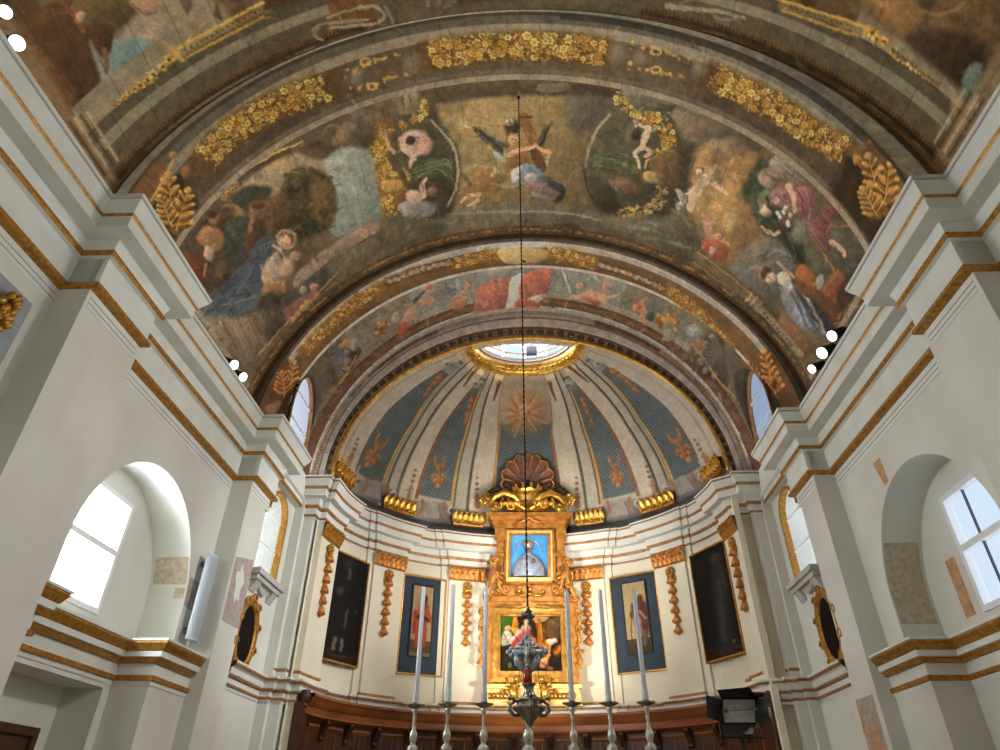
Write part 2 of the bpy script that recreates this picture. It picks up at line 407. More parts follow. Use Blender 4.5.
def sill(s):
    mb = MB(); p, m = prof_of([(a+.012,b,c) for a,b,c in SILL_PROF])
    mb.sweep([(-4.35,YA1),(-4.35,5.75),(-4.78,5.75),(-4.78,7.93),(-4.35,7.93),(-4.35,YB0+.02)], p, m)
    if s > 0: mb.mirror_x()
    o = mb.build('trim_%d' % (3 if s < 0 else 4), [M_TRIM, M_GILT])
    struct(o, ('left' if s < 0 else 'right')+' sill moulding with three gilded lines under the nave window', 'moulding')
sill(-1); sill(1)

# ---- apse wall
PIL = [-81.2, -50.2, -21.0, 19.0, 50.0, 83.6]
def off(a):
    for i, c in enumerate(PIL):
        if abs(a-c) <= 6.2: return .10
        sgn = 1 if c < 0 else -1
        if i in (0, 5):
            continue
        if 6.2 < -(a-c)*sgn <= 8.8: return .05
    return 0.0
def apse_path(a0, a1, extra=0.0, use_off=True):
    brk = sorted({a0, a1} | {c+d for c in PIL for d in (-6.2, 6.2, -8.8, 8.8) if a0 < c+d < a1})
    pts = []
    for b0, b1 in zip(brk[:-1], brk[1:]):
        of = (off((b0+b1)/2) if use_off else 0)+extra; n = max(2, int((b1-b0)/2)+1)
        for i in range(n+1):
            a = math.radians(b0+(b1-b0)*i/n)
            nx, ny = math.sin(a)/AA, math.cos(a)/AB; L = math.hypot(nx, ny)
            q = (AX+AA*math.sin(a)-of*nx/L, AY+AB*math.cos(a)-of*ny/L)
            if not pts or math.hypot(q[0]-pts[-1][0], q[1]-pts[-1][1]) > 1e-4: pts.append(q)
    return pts
_pa = apse_path(-90, 90)
mb = MB(); mb.sweep([(-3.9,YT+.1),(-3.9,YT+.21),(_pa[0][0],YT+.21)]+_pa[1:-1]+[(_pa[-1][0],YT+.21),(3.9,YT+.21),(3.9,YT+.1)], [(0,0),(0,6.75)], [0])
o = mb.build('wall_apse', [M_WALL2]); struct(o, 'curved cream apse wall with shallow pilasters behind the altar', 'wall')
APSE_PROF = [(0,6.02,0),(.0,6.055,1),(.03,6.06,1),(.035,6.085,1),(.015,6.09,0),(.015,6.15,0),(.02,6.205,1),(.05,6.21,1),(.065,6.24,1),(.06,6.255,0),(.07,6.33,0),(.08,6.37,0),(.20,6.375,0),(.20,6.50,1),(.215,6.505,1),(.22,6.53,1),(.22,6.55,0),(.27,6.65,0),(.27,6.675,1),(.285,6.68,1),(.285,6.70,0),(.285,6.73,0),(-.4,6.73,0)]
p, m = prof_of([(a+.012,b,c) for a,b,c in APSE_PROF])
mb = MB()
mb.sweep([(-4.35,YT),(-3.86,YT),(-3.86,YT+.12)]+apse_path(-88, -13.2)[1:], p, m)
_e = apse_path(-20,-13.2)[-1]; mb.sweep([_e,(_e[0]+.001,_e[1]+.4)], p, m)
mb.sweep(apse_path(11.2, 88)[:-1]+[(3.70,YT+.12),(3.86,YT+.12),(3.86,YT),(4.35,YT)], p, m)
_e = apse_path(11.2,20)[0]; mb.sweep([(_e[0]-.001,_e[1]+.4),_e], p, m)
o = mb.build('trim_5', [M_TRIM, M_OCHRE]); struct(o, 'curved apse entablature with thin gilded lines, broken at the altarpiece', 'cornice')
DADO = [(0,3.05,0),(0,3.09,1),(.03,3.095,1),(.035,3.12,1),(.0,3.13,0),(.0,3.20,1),(.04,3.21,1),(.05,3.235,0),(.06,3.25,0),(.07,3.31,0),(.10,3.33,1),(.115,3.35,1),(.115,3.365,0),(.13,3.37,0),(.13,3.40,0),(-.1,3.41,0)]
p, m = prof_of([(a+.012,b,c) for a,b,c in DADO])
mb = MB()
mb.sweep([(-XP-.06,9.46),(-XP-.06,YT-.1),(-XP+.10,YT-.1),(-XP+.10,YT),(-3.88,YT),(-3.88,YT+.1)]+apse_path(-88,88)[1:-1]+[(3.72,YT+.1),(3.88,YT+.1),(3.88,YT),(XP-.10,YT),(XP-.10,YT-.1),(XP+.06,YT-.1),(XP+.06,9.46)], p, m)
o = mb.build('trim_6', [M_TRIM, M_OCHRE]); struct(o, 'dado moulding running round the presbytery and apse above the wooden panelling', 'moulding')
# pilaster foot bands
mb = MB()
for a0, a1 in [(c-6.6, c+6.6) for c in PIL[1:-1]]:
    mb.sweep(apse_path(a0, a1), [(.0,3.41),(.03,3.415),(.03,3.45),(0,3.47)], [0,0,0])
for s in (-1, 1):
    k = MB(); k.sweep([(-3.88,YT),(-3.88,YT+.1)], [(0,3.50),(.02,3.51),(.02,3.54),(0,3.55)], [0,0,0])
    k.sweep([(-4.06,YT-.1),(-4.06,YT),(-3.88,YT)], [(0,3.50),(.02,3.51),(.02,3.54),(0,3.55)], [0,0,0])
    if s > 0: k.mirror_x()
    mb.add(k.v, k.f)
mb.sweep(apse_path(-88,-74)[1:], [(0,3.50),(.02,3.51),(.02,3.54),(0,3.55)], [0]*3)
mb.sweep(apse_path(72,88)[:-1], [(0,3.50),(.02,3.51),(.02,3.54),(0,3.55)], [0]*3)
o = mb.build('trim_7', [M_OCHRE]); struct(o, 'gilded foot bands of the apse pilasters', 'moulding')

# ---- floor
mb = MB(); mb.quad((-6,-5,0),(6,-5,0),(6,15,0),(-6,15,0))
struct(mb.build('floor', M_STONE), 'plain stone church floor below the frame', 'floor')
mb = MB(); mb.box(-6, 6, -5.3, -5.0, 0, 11.5); struct(mb.build('wall_back', M_WALL, sh=False), 'plain west wall behind the viewer', 'wall')
# ---- door in the left recess
mb = MB(); x = -5.21
mb.box(x, x+.05, 6.45, 7.42, 0, 2.28)
d = mb.build('door_1', M_WOODD); struct(d, 'dark wooden door at the back of the left recess', 'door')
mb = MB(); mb.box(x, x+.09, 7.42, 7.50, 0, 2.36); mb.box(x, x+.09, 6.45, 7.42, 2.28, 2.36); mb.build('door_frame', M_WOODD, d)
mb = MB(); mb.box(x+.05, x+.075, 6.6, 7.28, 1.4, 2.16); mb.build('door_panel', M_WOODD, d)
# ================================================================ fresco painter (colours per vertex of fine meshes)
def _hash(ix, iy, s):
    n = (ix*374761393 + iy*668265263 + s*974634777) & 0xffffffff
    n = ((n ^ (n >> 13))*1274126177) & 0xffffffff
    return ((n ^ (n >> 16)) & 0xffff)/65535.0
def vnoise(x, y, s=0):
    ix = np.floor(x).astype(np.int64); iy = np.floor(y).astype(np.int64); fx = x-ix; fy = y-iy
    fx = fx*fx*(3-2*fx); fy = fy*fy*(3-2*fy)
    a = _hash(ix, iy, s); b = _hash(ix+1, iy, s); c = _hash(ix, iy+1, s); d = _hash(ix+1, iy+1, s)
    return (a*(1-fx)+b*fx)*(1-fy)+(c*(1-fx)+d*fx)*fy
def fbm(x, y, s=0, o=4):
    t = 0; a = .5
    for k in range(o): t = t+a*vnoise(x*2**k, y*2**k, s+k*17); a *= .5
    return t/(1-.5**o)
def spline(pts, closed=True, n=6):
    P = np.asarray(pts, float); m = len(P); out = []
    rng = range(m) if closed else range(m-1)
    for i in rng:
        p0, p1, p2, p3 = (P[(i-1) % m], P[i], P[(i+1) % m], P[(i+2) % m]) if closed else (P[max(i-1,0)], P[i], P[i+1], P[min(i+2,m-1)])
        for t in np.arange(n)/n:
            out.append(.5*((2*p1)+(-p0+p2)*t+(2*p0-5*p1+4*p2-p3)*t*t+(-p0+3*p1-3*p2+p3)*t**3))
    if not closed: out.append(P[-1])
    return np.array(out)
class Painter:
    """paints on a surface; positions are those measured on the photograph, carried over to the surface points"""
    def __init__(s, P, base=(128,128,128), warp=.75, q=None):
        s.shape = P.shape[:2]; F = P.reshape(-1, 3)
        q = pix(F) if q is None else q
        s.x0, s.y0 = q[:,0], q[:,1]
        s.x = q[:,0]+warp*2*(vnoise(q[:,0]/5, q[:,1]/5, 1)-.5)+warp*(vnoise(q[:,0]/2, q[:,1]/2, 2)-.5)
        s.y = q[:,1]+warp*2*(vnoise(q[:,0]/5, q[:,1]/5, 3)-.5)+warp*(vnoise(q[:,0]/2, q[:,1]/2, 4)-.5)
        s.c = np.tile(np.asarray(base, float), (len(F), 1)); s.k = 0
        s.dark = fbm(s.x/7, s.y/7, 33)
    def put(s, idx, a, col, var=10, dirn=None, g=None):
        s.k += 1
        col = np.asarray(col, float)
        if var:
            x, y = s.x[idx], s.y[idx]
            if dirn is not None:
                ca, sa = math.cos(dirn), math.sin(dirn); u = x*ca+y*sa; v = -x*sa+y*ca
                n = fbm(u/16, v/3.2, s.k, 3)-.5
            else: n = fbm(x/6, y/6, s.k, 3)-.5
            cc = col+(n*2*var)[:,None]*(col/ (col.max()+1e-6))
        else: cc = np.tile(col, (len(idx), 1))
        if g is not None: cc = cc*g[:,None]
        a = a[:,None]; s.c[idx] = s.c[idx]*(1-a)+cc*a
    def box(s, x0, y0, x1, y1):
        return np.nonzero((s.x >= x0) & (s.x <= x1) & (s.y >= y0) & (s.y <= y1))[0]
    def poly(s, pts, col, a=1.0, soft=1.0, var=10, dirn=None, smooth=True, mod=.28):
        soft *= .8
        Q = spline(pts) if smooth else np.asarray(pts, float)
        m = soft+1; idx = s.box(Q[:,0].min()-m, Q[:,1].min()-m, Q[:,0].max()+m, Q[:,1].max()+m)
        if not len(idx): return s
        x, y = s.x[idx], s.y[idx]; ins = np.zeros(len(idx), bool); d2 = np.full(len(idx), 1e9)
        for (ax, ay), (bx, by) in zip(Q, np.roll(Q, -1, 0)):
            c = ((ay > y) != (by > y)) & (x < (bx-ax)*(y-ay)/((by-ay) if by != ay else 1e-9)+ax); ins ^= c
            L = (bx-ax)**2+(by-ay)**2+1e-9; t = np.clip(((x-ax)*(bx-ax)+(y-ay)*(by-ay))/L, 0, 1)
            d2 = np.minimum(d2, (x-ax-t*(bx-ax))**2+(y-ay-t*(by-ay))**2)
        sd = np.sqrt(d2)*np.where(ins, 1, -1); al = np.clip(.5+sd/(2*soft), 0, 1)*a
        k = al > 0; f = -(x-Q[:,0].mean())/(np.ptp(Q[:,0])+4)-(y-Q[:,1].mean())/(np.ptp(Q[:,1])+4)
        s.put(idx[k], al[k], col, var, dirn, (1+mod*f)[k]); return s
    def ell(s, cx, cy, rx, ry, col, rot=0, a=1.0, soft=.25, var=8, dirn=None):
        R = max(rx, ry)*(1+soft); idx = s.box(cx-R, cy-R, cx+R, cy+R)
        if not len(idx): return s
        x, y = s.x[idx]-cx, s.y[idx]-cy; ca, sa = math.cos(rot), math.sin(rot)
        r = np.sqrt(((x*ca+y*sa)/rx)**2+((-x*sa+y*ca)/ry)**2)
        al = np.clip((1+soft-r)/(2*soft), 0, 1)*a; k = al > 0
        s.put(idx[k], al[k], col, var, dirn, (1-.16*x/rx-.16*y/ry)[k] if min(rx, ry) > 2 else None); return s
    def line(s, pts, w, col, a=1.0, soft=.6, var=8, smooth=True):
        P = spline(pts, False, 5) if smooth and len(pts) > 2 else np.asarray(pts, float)
        n = len(P); W = np.linspace(w[0], w[1], n) if hasattr(w, '__len__') else np.full(n, w)
        m = W.max()+soft+1; idx = s.box(P[:,0].min()-m, P[:,1].min()-m, P[:,0].max()+m, P[:,1].max()+m)
        if not len(idx): return s
        x, y = s.x[idx], s.y[idx]; best = np.full(len(idx), -1e9)
        for i in range(n-1):
            ax, ay = P[i]; bx, by = P[i+1]; L = (bx-ax)**2+(by-ay)**2+1e-9
            t = np.clip(((x-ax)*(bx-ax)+(y-ay)*(by-ay))/L, 0, 1)
            d = np.sqrt((x-ax-t*(bx-ax))**2+(y-ay-t*(by-ay))**2); best = np.maximum(best, (W[i]+(W[i+1]-W[i])*t)/2-d)
        al = np.clip(.5+best/(2*soft), 0, 1)*a; k = al > 0
        s.put(idx[k], al[k], col, var); return s
    def mask(s, m, col, a=1.0, var=8, dirn=None):
        al = np.broadcast_to(np.asarray(m, float).ravel()*a, s.x.shape); idx = np.nonzero(al > .003)[0]
        if len(idx): s.put(idx, al[idx], col, var, dirn)
        return s
    def mottle(s, amp=.12, sc=14, seed=5, hue=.16, fine=.16):
        n = fbm(s.x0/sc, s.y0/sc, seed, 4)-.5; s.c *= (1+2*amp*n)[:,None]
        m = fbm(s.x0/11, s.y0/11, seed+40, 3)-.5; s.c *= 1+hue*m[:,None]*np.array([1,.2,-.9])
        g = vnoise(s.x0/1.7, s.y0/1.7, seed+60)-.5; s.c *= (1+fine*g)[:,None]; return s
    def flowers(s, path, width, step=7, r=(3,5.5), cols=((214,164,58),(190,132,36),(232,190,88)), dark=(92,62,24), rng=None, leaf=True):
        rng = rng or np.random.default_rng(int(abs(path[0][0]*13+path[0][1]*7)) % 99991)
        P = spline(path, False, 12); d = np.r_[0, np.cumsum(np.hypot(*np.diff(P, axis=0).T))]; L = d[-1]
        def at(t, o):
            i = min(np.searchsorted(d, t), len(P)-2); i = max(i, 1); tn = P[i+1]-P[i-1]; tn = tn/(np.hypot(*tn)+1e-9)
            return P[i]+np.array([-tn[1], tn[0]])*o
        if leaf:
            for _ in range(int(L*width/9)):
                p = at(rng.uniform(0, L), rng.uniform(-.52, .52)*width); q = p+rng.normal(0, 1.6, 2)
                s.line([p, q], rng.uniform(.7, 1.4), cols[rng.integers(len(cols))], .9, .5, 6, False)
        n = int(L*width/(step*step))
        for _ in range(n):
            p = at(rng.uniform(.02, .98)*L, rng.uniform(-.42, .42)*width); R = rng.uniform(*r); c = cols[rng.integers(len(cols))]
            ph = rng.uniform(0, 6)
            s.ell(p[0], p[1], R*1.12, R*1.12, dark, 0, .75, .2, 4)
            for j in range(6):
                a_ = ph+j*PI/3; s.ell(p[0]+.62*R*math.cos(a_), p[1]+.62*R*math.sin(a_), .42*R, .34*R, c, a_, 1, .3, 6)
            s.ell(p[0], p[1], .36*R, .36*R, dark, 0, .9, .3, 3); s.ell(p[0], p[1], .2*R, .2*R, cols[-1], 0, 1, .4, 2)
        return s
    def dots(s, pts, n, w, col, r=(1,1.8), seed=1):
        rng = np.random.default_rng(seed); P = spline(pts, False, 10)
        for _ in range(n):
            p = P[rng.integers(len(P))]+rng.normal(0, w/2, 2)
            R = rng.uniform(*r); s.ell(p[0], p[1], R, R*rng.uniform(.6, 1), np.array(col)*rng.uniform(.75, 1.15), rng.uniform(0, 3), .95, .35, 3)
        return s
    def putto(s, pts_body, head, limbs, skin=(206,160,120), hr=4, lw=3.2, hair=(120,80,44), bw=7):
        s.line(pts_body, (bw, bw*.85), np.array(skin)*.97, 1, .9, 10); 
        for l in limbs: s.line(l, (lw*1.25, lw*.6), skin, 1, .7, 8)
        s.ell(head[0]+.8, head[1]-1, hr*1.08, hr*1.08, hair, 0, 1, .25); s.ell(head[0], head[1], hr*.86, hr*.95, np.minimum(np.array(skin)*1.06, 255), 0, 1, .25)
        s.ell(head[0]-hr*.3, head[1], hr*.16, hr*.12, (80,56,44), 0, .8, .5, 0); s.ell(head[0]+hr*.3, head[1], hr*.16, hr*.12, (80,56,44), 0, .8, .5, 0)
        return s
    def strokes(s, n, seed, al=.45):
        """loose brushwork: short strokes picking up the colour they lie on"""
        rng = np.random.default_rng(seed); vis = np.nonzero((s.x0 > -10) & (s.x0 < 1010) & (s.y0 > -20) & (s.y0 < 500))[0]
        for i in rng.choice(vis, n):
            x, y = s.x0[i], s.y0[i]; a = 6*vnoise(np.array([x/40]), np.array([y/40]), seed)[0]+rng.normal(0, .5); l = rng.uniform(3, 9)
            c = s.c[i]*rng.uniform(.72, 1.32)
            s.line([(x-l*math.cos(a), y-l*math.sin(a)), (x+l*.3*math.sin(a), y-l*.3*math.cos(a)), (x+l*math.cos(a), y+l*math.sin(a))], (rng.uniform(1.2, 3), .6), c, al, .7, 6)
        return s
    def joints(s, TH, Y, dth=8.5, dy=.62, a=.16):
        """the thin joints of the painted stone courses"""
        row = np.floor(Y/dy); ph = _hash(row.astype(np.int64), np.zeros_like(row, dtype=np.int64), 9)
        e1 = np.abs((TH/dth+ph) % 1-.5)*dth; e1 = .5*dth-e1
        fr = (Y/dy) % 1; e2 = np.minimum(fr, 1-fr)*dy
        s.mask(np.clip(1-e1/.18, 0, 1), (48,42,30), a, 0); s.mask(np.clip(1-e2/.012, 0, 1), (48,42,30), a*.8, 0); return s
    def done(s, k=1.0, sat=.70, con=1.08, tint=(1.02,1,.96)):
        L = (s.c@np.array([.3,.59,.11]))[:,None]; s.c = L+(s.c-L)*sat; s.c = (122+(s.c-122)*con)*np.array(tint)
        return (lin(np.clip(s.c, 0, 255))*k).reshape(s.shape+(3,))
def smooth_step(x, a, b):
    t = np.clip((x-a)/(b-a), 0, 1); return t*t*(3-2*t)
def band(x, a, b, e=.012):
    return np.clip((x-a)/e+.5, 0, 1)*np.clip((b-x)/e+.5, 0, 1)
# ================================================================ vaults
M_FRESCO = paint_mat('fresco', 0.75, 0.13, 7.0, bump=0.06)
KP = 1.45                                    # paint to albedo
XC = -0.03
VAULT = (4.50, 6.50, 4.37); RIBA = (4.15, 6.75, 4.08, -.14); RIBB = (4.30, 6.70, 4.07); PRE1 = (4.05, 6.80, 4.05)
def curve(E_, th):
    """half ellipse of a vault: th in degrees from the left springing"""
    a, z0, h = E_; t = np.radians(th); return XC-a*np.cos(t), z0+h*np.sin(t)
def surf(E0, E1, Y0, Y1, nu, nv, t0=-1.5, t1=181.5):
    th = np.linspace(t0, t1, nu)[:,None]*np.ones((1, nv)); v = np.ones((nu, 1))*np.linspace(0, 1, nv)[None]
    E = [E0[i]+(E1[i]-E0[i])*v for i in range(3)]
    x0 = E0[3] if len(E0) > 3 else XC; x1 = E1[3] if len(E1) > 3 else XC; xc = x0+(x1-x0)*v
    t = np.radians(th); X = xc-E[0]*np.cos(t); Z = E[1]+E[2]*np.sin(t)
    Z = np.where(th < 0, E[1]+th*.12, np.where(th > 180, E[1]-(th-180)*.12, Z)); X = np.where(th < 0, xc-E[0], np.where(th > 180, xc+E[0], X))
    Y = Y0+(Y1-Y0)*v+SHEAR*X
    return np.stack([X, Y, Z], -1), th, Y0+(Y1-Y0)*v
GOLD = ((214,164,58),(190,132,36),(232,190,88))
SKIN = (208,164,124)

# ---- near bay
P, TH, Y = surf(VAULT, VAULT, -4.0, 4.6, 300, 40)
P = np.concatenate([P[:, :30], surf(VAULT, VAULT, 2.55, 4.6, 300, 10)[0][:, :0]], 1)
P0, TH0, Y0_ = surf(VAULT, VAULT, -5.0, 2.3, 120, 30)
pt = Painter(P0, (112,92,62)); pt.mottle(.25, 30, 3)
o = fast_grid('ceiling', P0, pt.done(KP), M_FRESCO); struct(o, 'frescoed vault above the nave, nearest part', 'vault')
P, TH, Y = surf(VAULT, VAULT, 2.3, 4.6, 760, 150)
pt = Painter(P, (104,76,44))
f = pt.fbm = fbm(pt.x0/26, pt.y0/26, 8)
pt.mask(smooth_step(f, .45, .65), (134,108,74), .8); pt.mask(smooth_step(fbm(pt.x0/18, pt.y0/18, 21), .55, .7), (70,48,28), .7)
# left figures
pt.poly([(150,0),(215,0),(240,40),(250,95),(190,120),(140,150),(95,150),(88,110),(110,60)], (156,136,104), .95, 5, 14)
pt.poly([(60,0),(110,0),(108,50),(96,95),(80,120),(50,95),(38,60),(20,20)], (98,66,38), .95, 4, 18, 1.2)
pt.poly([(20,40),(60,70),(85,120),(75,140),(40,110)], (118,78,42), .9, 4, 14, 1.0)
pt.poly([(100,100),(80,125),(92,128),(112,100)], (176,152,116), .9, 3)
pt.poly([(90,40),(100,60),(118,95),(122,120),(100,75)], (142,162,158), .8, 3)
pt.poly([(140,38),(165,58),(150,78),(128,72),(112,62)], (118,150,152), 1, 2.5, 14)
pt.poly([(96,42),(140,40),(118,76),(100,60)], (120,152,152), .8, 3, 12)
pt.poly([(75,0),(130,0),(128,22),(108,30),(85,26)], (112,90,48), 1, 2, 20, .5); pt.poly([(88,26),(112,28),(110,52),(100,56)], (92,62,34), 1, 2, 10)
pt.line([(104,50),(107,62),(106,74)], (6,3.5), (132,92,60)); pt.line([(72,8),(78,22),(84,32)], (7,4), (156,92,52)); pt.ell(80, 17, 4, 6, (198,150,108), .5)
pt.poly([(130,0),(158,0),(155,14),(138,12)], (190,140,108), .9, 2, 10); pt.line([(132,4),(145,14),(156,12)], 2, (150,96,64))
pt.poly([(216,0),(222,20),(214,14)], (92,62,40), .8, 1.5); pt.poly([(180,0),(192,0),(188,14)], (110,80,58), .8, 2)
# architecture next to the great rib
v = (Y-2.3)/2.3
bands = [(3.62,3.98,(148,132,100)),(3.98,4.12,(94,84,62)),(4.12,4.24,(140,130,102)),(4.24,4.46,(98,86,60)),(4.46,4.55,(66,54,36))]
side = (TH < 66) | (TH > 112)
for a, b, c in bands:
    lo = (TH > 12) & (TH < 168)
    if a == 3.62: m = band(Y, 3.70, b)*((TH < 34) | (TH > 147))
    else: m = band(Y, a, b)*side
    pt.mask(m*lo, c, .95, 10)
pt.mask(band(Y, 4.42, 4.50)*(np.sin(TH*9) > -.2), (124,84,40), .8, 14)
# top centre: painted frame and scrolls
top = (TH >= 66) & (TH <= 112)
pt.mask(top*band(Y, 3.5, 4.6), (98,86,62), .95, 14); pt.mask(((TH > 58) & (TH < 66))*band(Y, 3.4, 4.46), (122,76,34), .9, 20)
for t_ in (74.5, 76.5, 79, 100, 101.5, 103.5, 88, 94): pt.mask(band(TH, t_, t_+.7, .3)*band(Y, 3.4, 4.44), (134,120,92), .8, 6)
pt.mask(band(TH, 80, 99)*band(Y, 4.2, 4.46), (76,62,42), .7, 10)
for pts, w_, c in (([(328,18),(350,10),(372,6),(384,14),(376,24),(350,26),(330,28)], 3, (156,142,112)), ([(312,30),(322,24),(345,22),(368,20)], 3, (150,136,106)), ([(322,40),(314,34),(318,28)], 3, (150,136,106)),
    ([(668,6),(682,8),(700,10),(720,12),(745,18)], (6,3), (152,142,116)), ([(672,10),(690,0),(712,4),(740,8)], 1.5, (150,128,92)), ([(715,16),(726,20),(736,18)], 3, (146,134,106)), ([(385,6),(392,20),(394,30)], 3, (140,126,98))):
    pt.line(pts, w_, c)
# gilt frames left and right
def gilt_frame(a, b, c, d, e0, leafs):
    (ax, ay), (bx, by) = a, b
    pt.line([a, b], 3.4, (222,170,62), 1, .8, 20, False); pt.line([c, d], 3.0, (206,150,50), 1, .8, 20, False)
    for k in range(14):
        t = (k+.5)/14; x = ax+(bx-ax)*t*.86+(c[0]-a[0])*.5; y = ay+(by-ay)*t*.86+(c[1]-a[1])*.5
        pt.ell(x, y, 3.2, 3, (160,128,70), 0, .9, .3); pt.ell(x-1, y-1, 1.4, 1.4, (78,62,36), 0, .8, .3)
    pt.line(e0, 5, (216,160,58), 1, .8, 20, False)
    for i, (x, y) in enumerate(leafs):
        r = 5.5-3.4*i/len(leafs)
        for q in range(5): pt.ell(x+r*.7*math.cos(q*1.26+i), y+r*.7*math.sin(q*1.26+i), r*.5, r*.4, GOLD[q % 3] if i < 9 else (182,132,56), q, 1, .3)
        pt.ell(x, y, r*.35, r*.35, (96,60,24), 0, .9, .3)
gilt_frame((263,2),(178,48), (263,17),(186,57), [(172,48),(182,60)], [(169,60),(163,67),(153,75),(148,80),(141,85),(135,89),(129,93),(124,98),(119,102),(114,106)])
gilt_frame((775,-2),(866,27), (782,10),(857,36), [(868,26),(864,36)], [(873,33),(877,40),(884,41),(893,52),(898,57),(906,62),(912,67),(918,71),(925,76),(932,80)])
for i in range(11):
    x, y = 893+4.4*i, 50+3.4*i; pt.ell(x, y, 2.6, 2, (112,84,48), .6, .9, .3)
# right side
pt.poly([(868,0),(1010,0),(1010,90),(965,95),(930,55),(900,38),(880,28)], (112,82,46), .9, 5, 26); pt.poly([(905,40),(940,30),(985,45),(975,85),(950,80)], (62,46,28), .85, 6, 14)
pt.poly([(875,0),(920,0),(915,30),(895,30)], (166,118,58), .7, 6, 16); pt.line([(912,2),(930,14),(950,12),(966,2)], 3, (172,124,62), .8, 1.2); pt.ell(925, 2, 10, 6, (82,74,44), 0, .9, .4)
pt.poly([(963,78),(972,64),(982,66),(978,95),(972,104),(962,98)], (96,112,104), 1, 2, 10); pt.poly([(990,90),(1000,72),(1005,95),(992,102)], (92,106,98), .9, 2, 8)
pt.poly([(950,104),(960,98),(975,104),(990,98),(985,118),(960,130)], (156,118,70), .9, 2.5, 12)
# painted column bases at the springings
for sgn, xs in ((1, [(83,120),(92,116),(102,122),(120,145)]), (-1, [(965,95),(955,100),(948,105),(932,125)])):
    pt.mask(band(TH, 6, 12, 1) if sgn > 0 else band(TH, 168, 174, 1), (150,120,78), .7, 16)
    for k in range(4):
        t_ = 10.2+k*1.1; t_ = t_ if sgn > 0 else 180-t_
        pt.mask(band(TH, t_, t_+.6, .25)*band(Y, 3.75+.02*k, 4.42), (176,156,118) if k % 2 else (92,72,46), .85, 6)
pt.strokes(500, 3); pt.joints(TH, Y, 6.5, 2.0, .3); pt.mottle(.10, 9, 4)
o = fast_grid('ceiling', P, pt.done(KP), M_FRESCO); struct(o, 'frescoed vault in front of the first great rib', 'vault')

# ---- great rib
def rib_bands(pt, v, TH, rows):
    for a, b, c, al in rows: pt.mask(band(v, a, b, .02), c, al, 9)
def acanthus(pt, root, tip, n=5, spread=9, cols=((178,120,40),(134,84,26),(210,158,66))):
    """a bushy gilded leaf seen flat: lobed body, dark gaps, bright veins"""
    (x0, y0), (x1, y1) = root, tip; dx, dy = x1-x0, y1-y0; L = math.hypot(dx, dy); nx, ny = -dy/L, dx/L; a0 = math.atan2(dy, dx)
    pt.line([root, tip], (spread*.7, spread*.35), cols[1], 1, 1, 18)
    for k in range(n):
        t = .10+.86*k/n; s_ = spread*(1.05-.55*t)
        for sg in (-1, 1):
            bx, by = x0+dx*t, y0+dy*t; q = a0+sg*(1.05-.35*t)
            c = (bx+math.cos(q)*s_*.62, by+math.sin(q)*s_*.62)
            pt.ell(c[0], c[1], s_*.74, s_*.46, (60,42,20), q, .6, .2, 4); pt.ell(c[0], c[1], s_*.66, s_*.38, cols[(k+(sg > 0)) % 2], q, 1, .2, 22)
            e = (bx+math.cos(q)*s_*1.25, by+math.sin(q)*s_*1.25); pt.ell(e[0], e[1], s_*.24, s_*.2, cols[2], q, 1, .3, 14)
            pt.line([(bx,by), e], (1.3, .7), cols[2], .95, .5, 10)
    pt.ell(tip[0], tip[1], spread*.32, spread*.28, cols[2]); pt.line([root, tip], (1.4, .8), cols[2], .9, .5)
P, TH, Y = surf(RIBA, RIBA, 4.60, 5.60, 800, 84)
v = Y-4.6
pt = Painter(P, (112,96,68))
rib_bands(pt, v, TH, [(0,.05,(78,68,50),1),(.05,.16,(98,92,78),.95),(.16,.30,(152,138,110),.95),(.30,.37,(104,86,60),1),(.37,.83,(106,88,62),1),(.83,.91,(116,100,76),1),(.91,1.01,(160,142,114),.95)])
pt.mask((TH > 128)*band(v, .02, .30), (150,144,126), .5, 10); pt.mask((TH > 100)*band(v, 0, .09), (62,56,46), .8, 8)
pt.mask(band(v, .37, .83)*((TH < 50) | (TH > 130)), (92,76,56), .9, 12)
for pth, w_, st, r_ in (([(204,160),(232,132),(262,112),(296,97),(326,88)], 27, 6.3, (2.2,4.6)), ([(428,56),(470,49),(516,46),(560,47),(604,52)], 27, 6.8, (2.6,5.2)), ([(712,76),(745,92),(778,109),(812,132),(846,152)], 27, 6.3, (2.4,4.8))):
    pt.line(pth, w_+4, (116,78,30), .8, 3, 18); pt.flowers(pth, w_, st, r_)
for pth in ([(345,74),(358,68),(370,62),(384,58),(400,54)], [(348,92),(362,86),(378,83),(394,76),(410,74)], [(630,46),(646,46),(660,48),(676,56),(694,60)], [(628,66),(642,68),(656,72),(670,74),(684,76)]):
    pt.dots(pth, 26, 2.6, (206,156,60), (1.1, 2.2), 3); 
for cx_, cy_ in ((366,62),(372,86),(656,52),(656,70)):
    for q in range(10): pt.ell(cx_+5*math.cos(q*.63), cy_+3.2*math.sin(q*.63), 1.3, 1.1, (212,164,66), 0, 1, .4, 3)
for cx_, cy_, r_ in ((412,64,8),(358,77,6),(618,54,9),(640,60,6),(700,70,7)): pt.ell(cx_, cy_, r_, r_*1.2, (142,132,110), 0, .6, .5, 22)
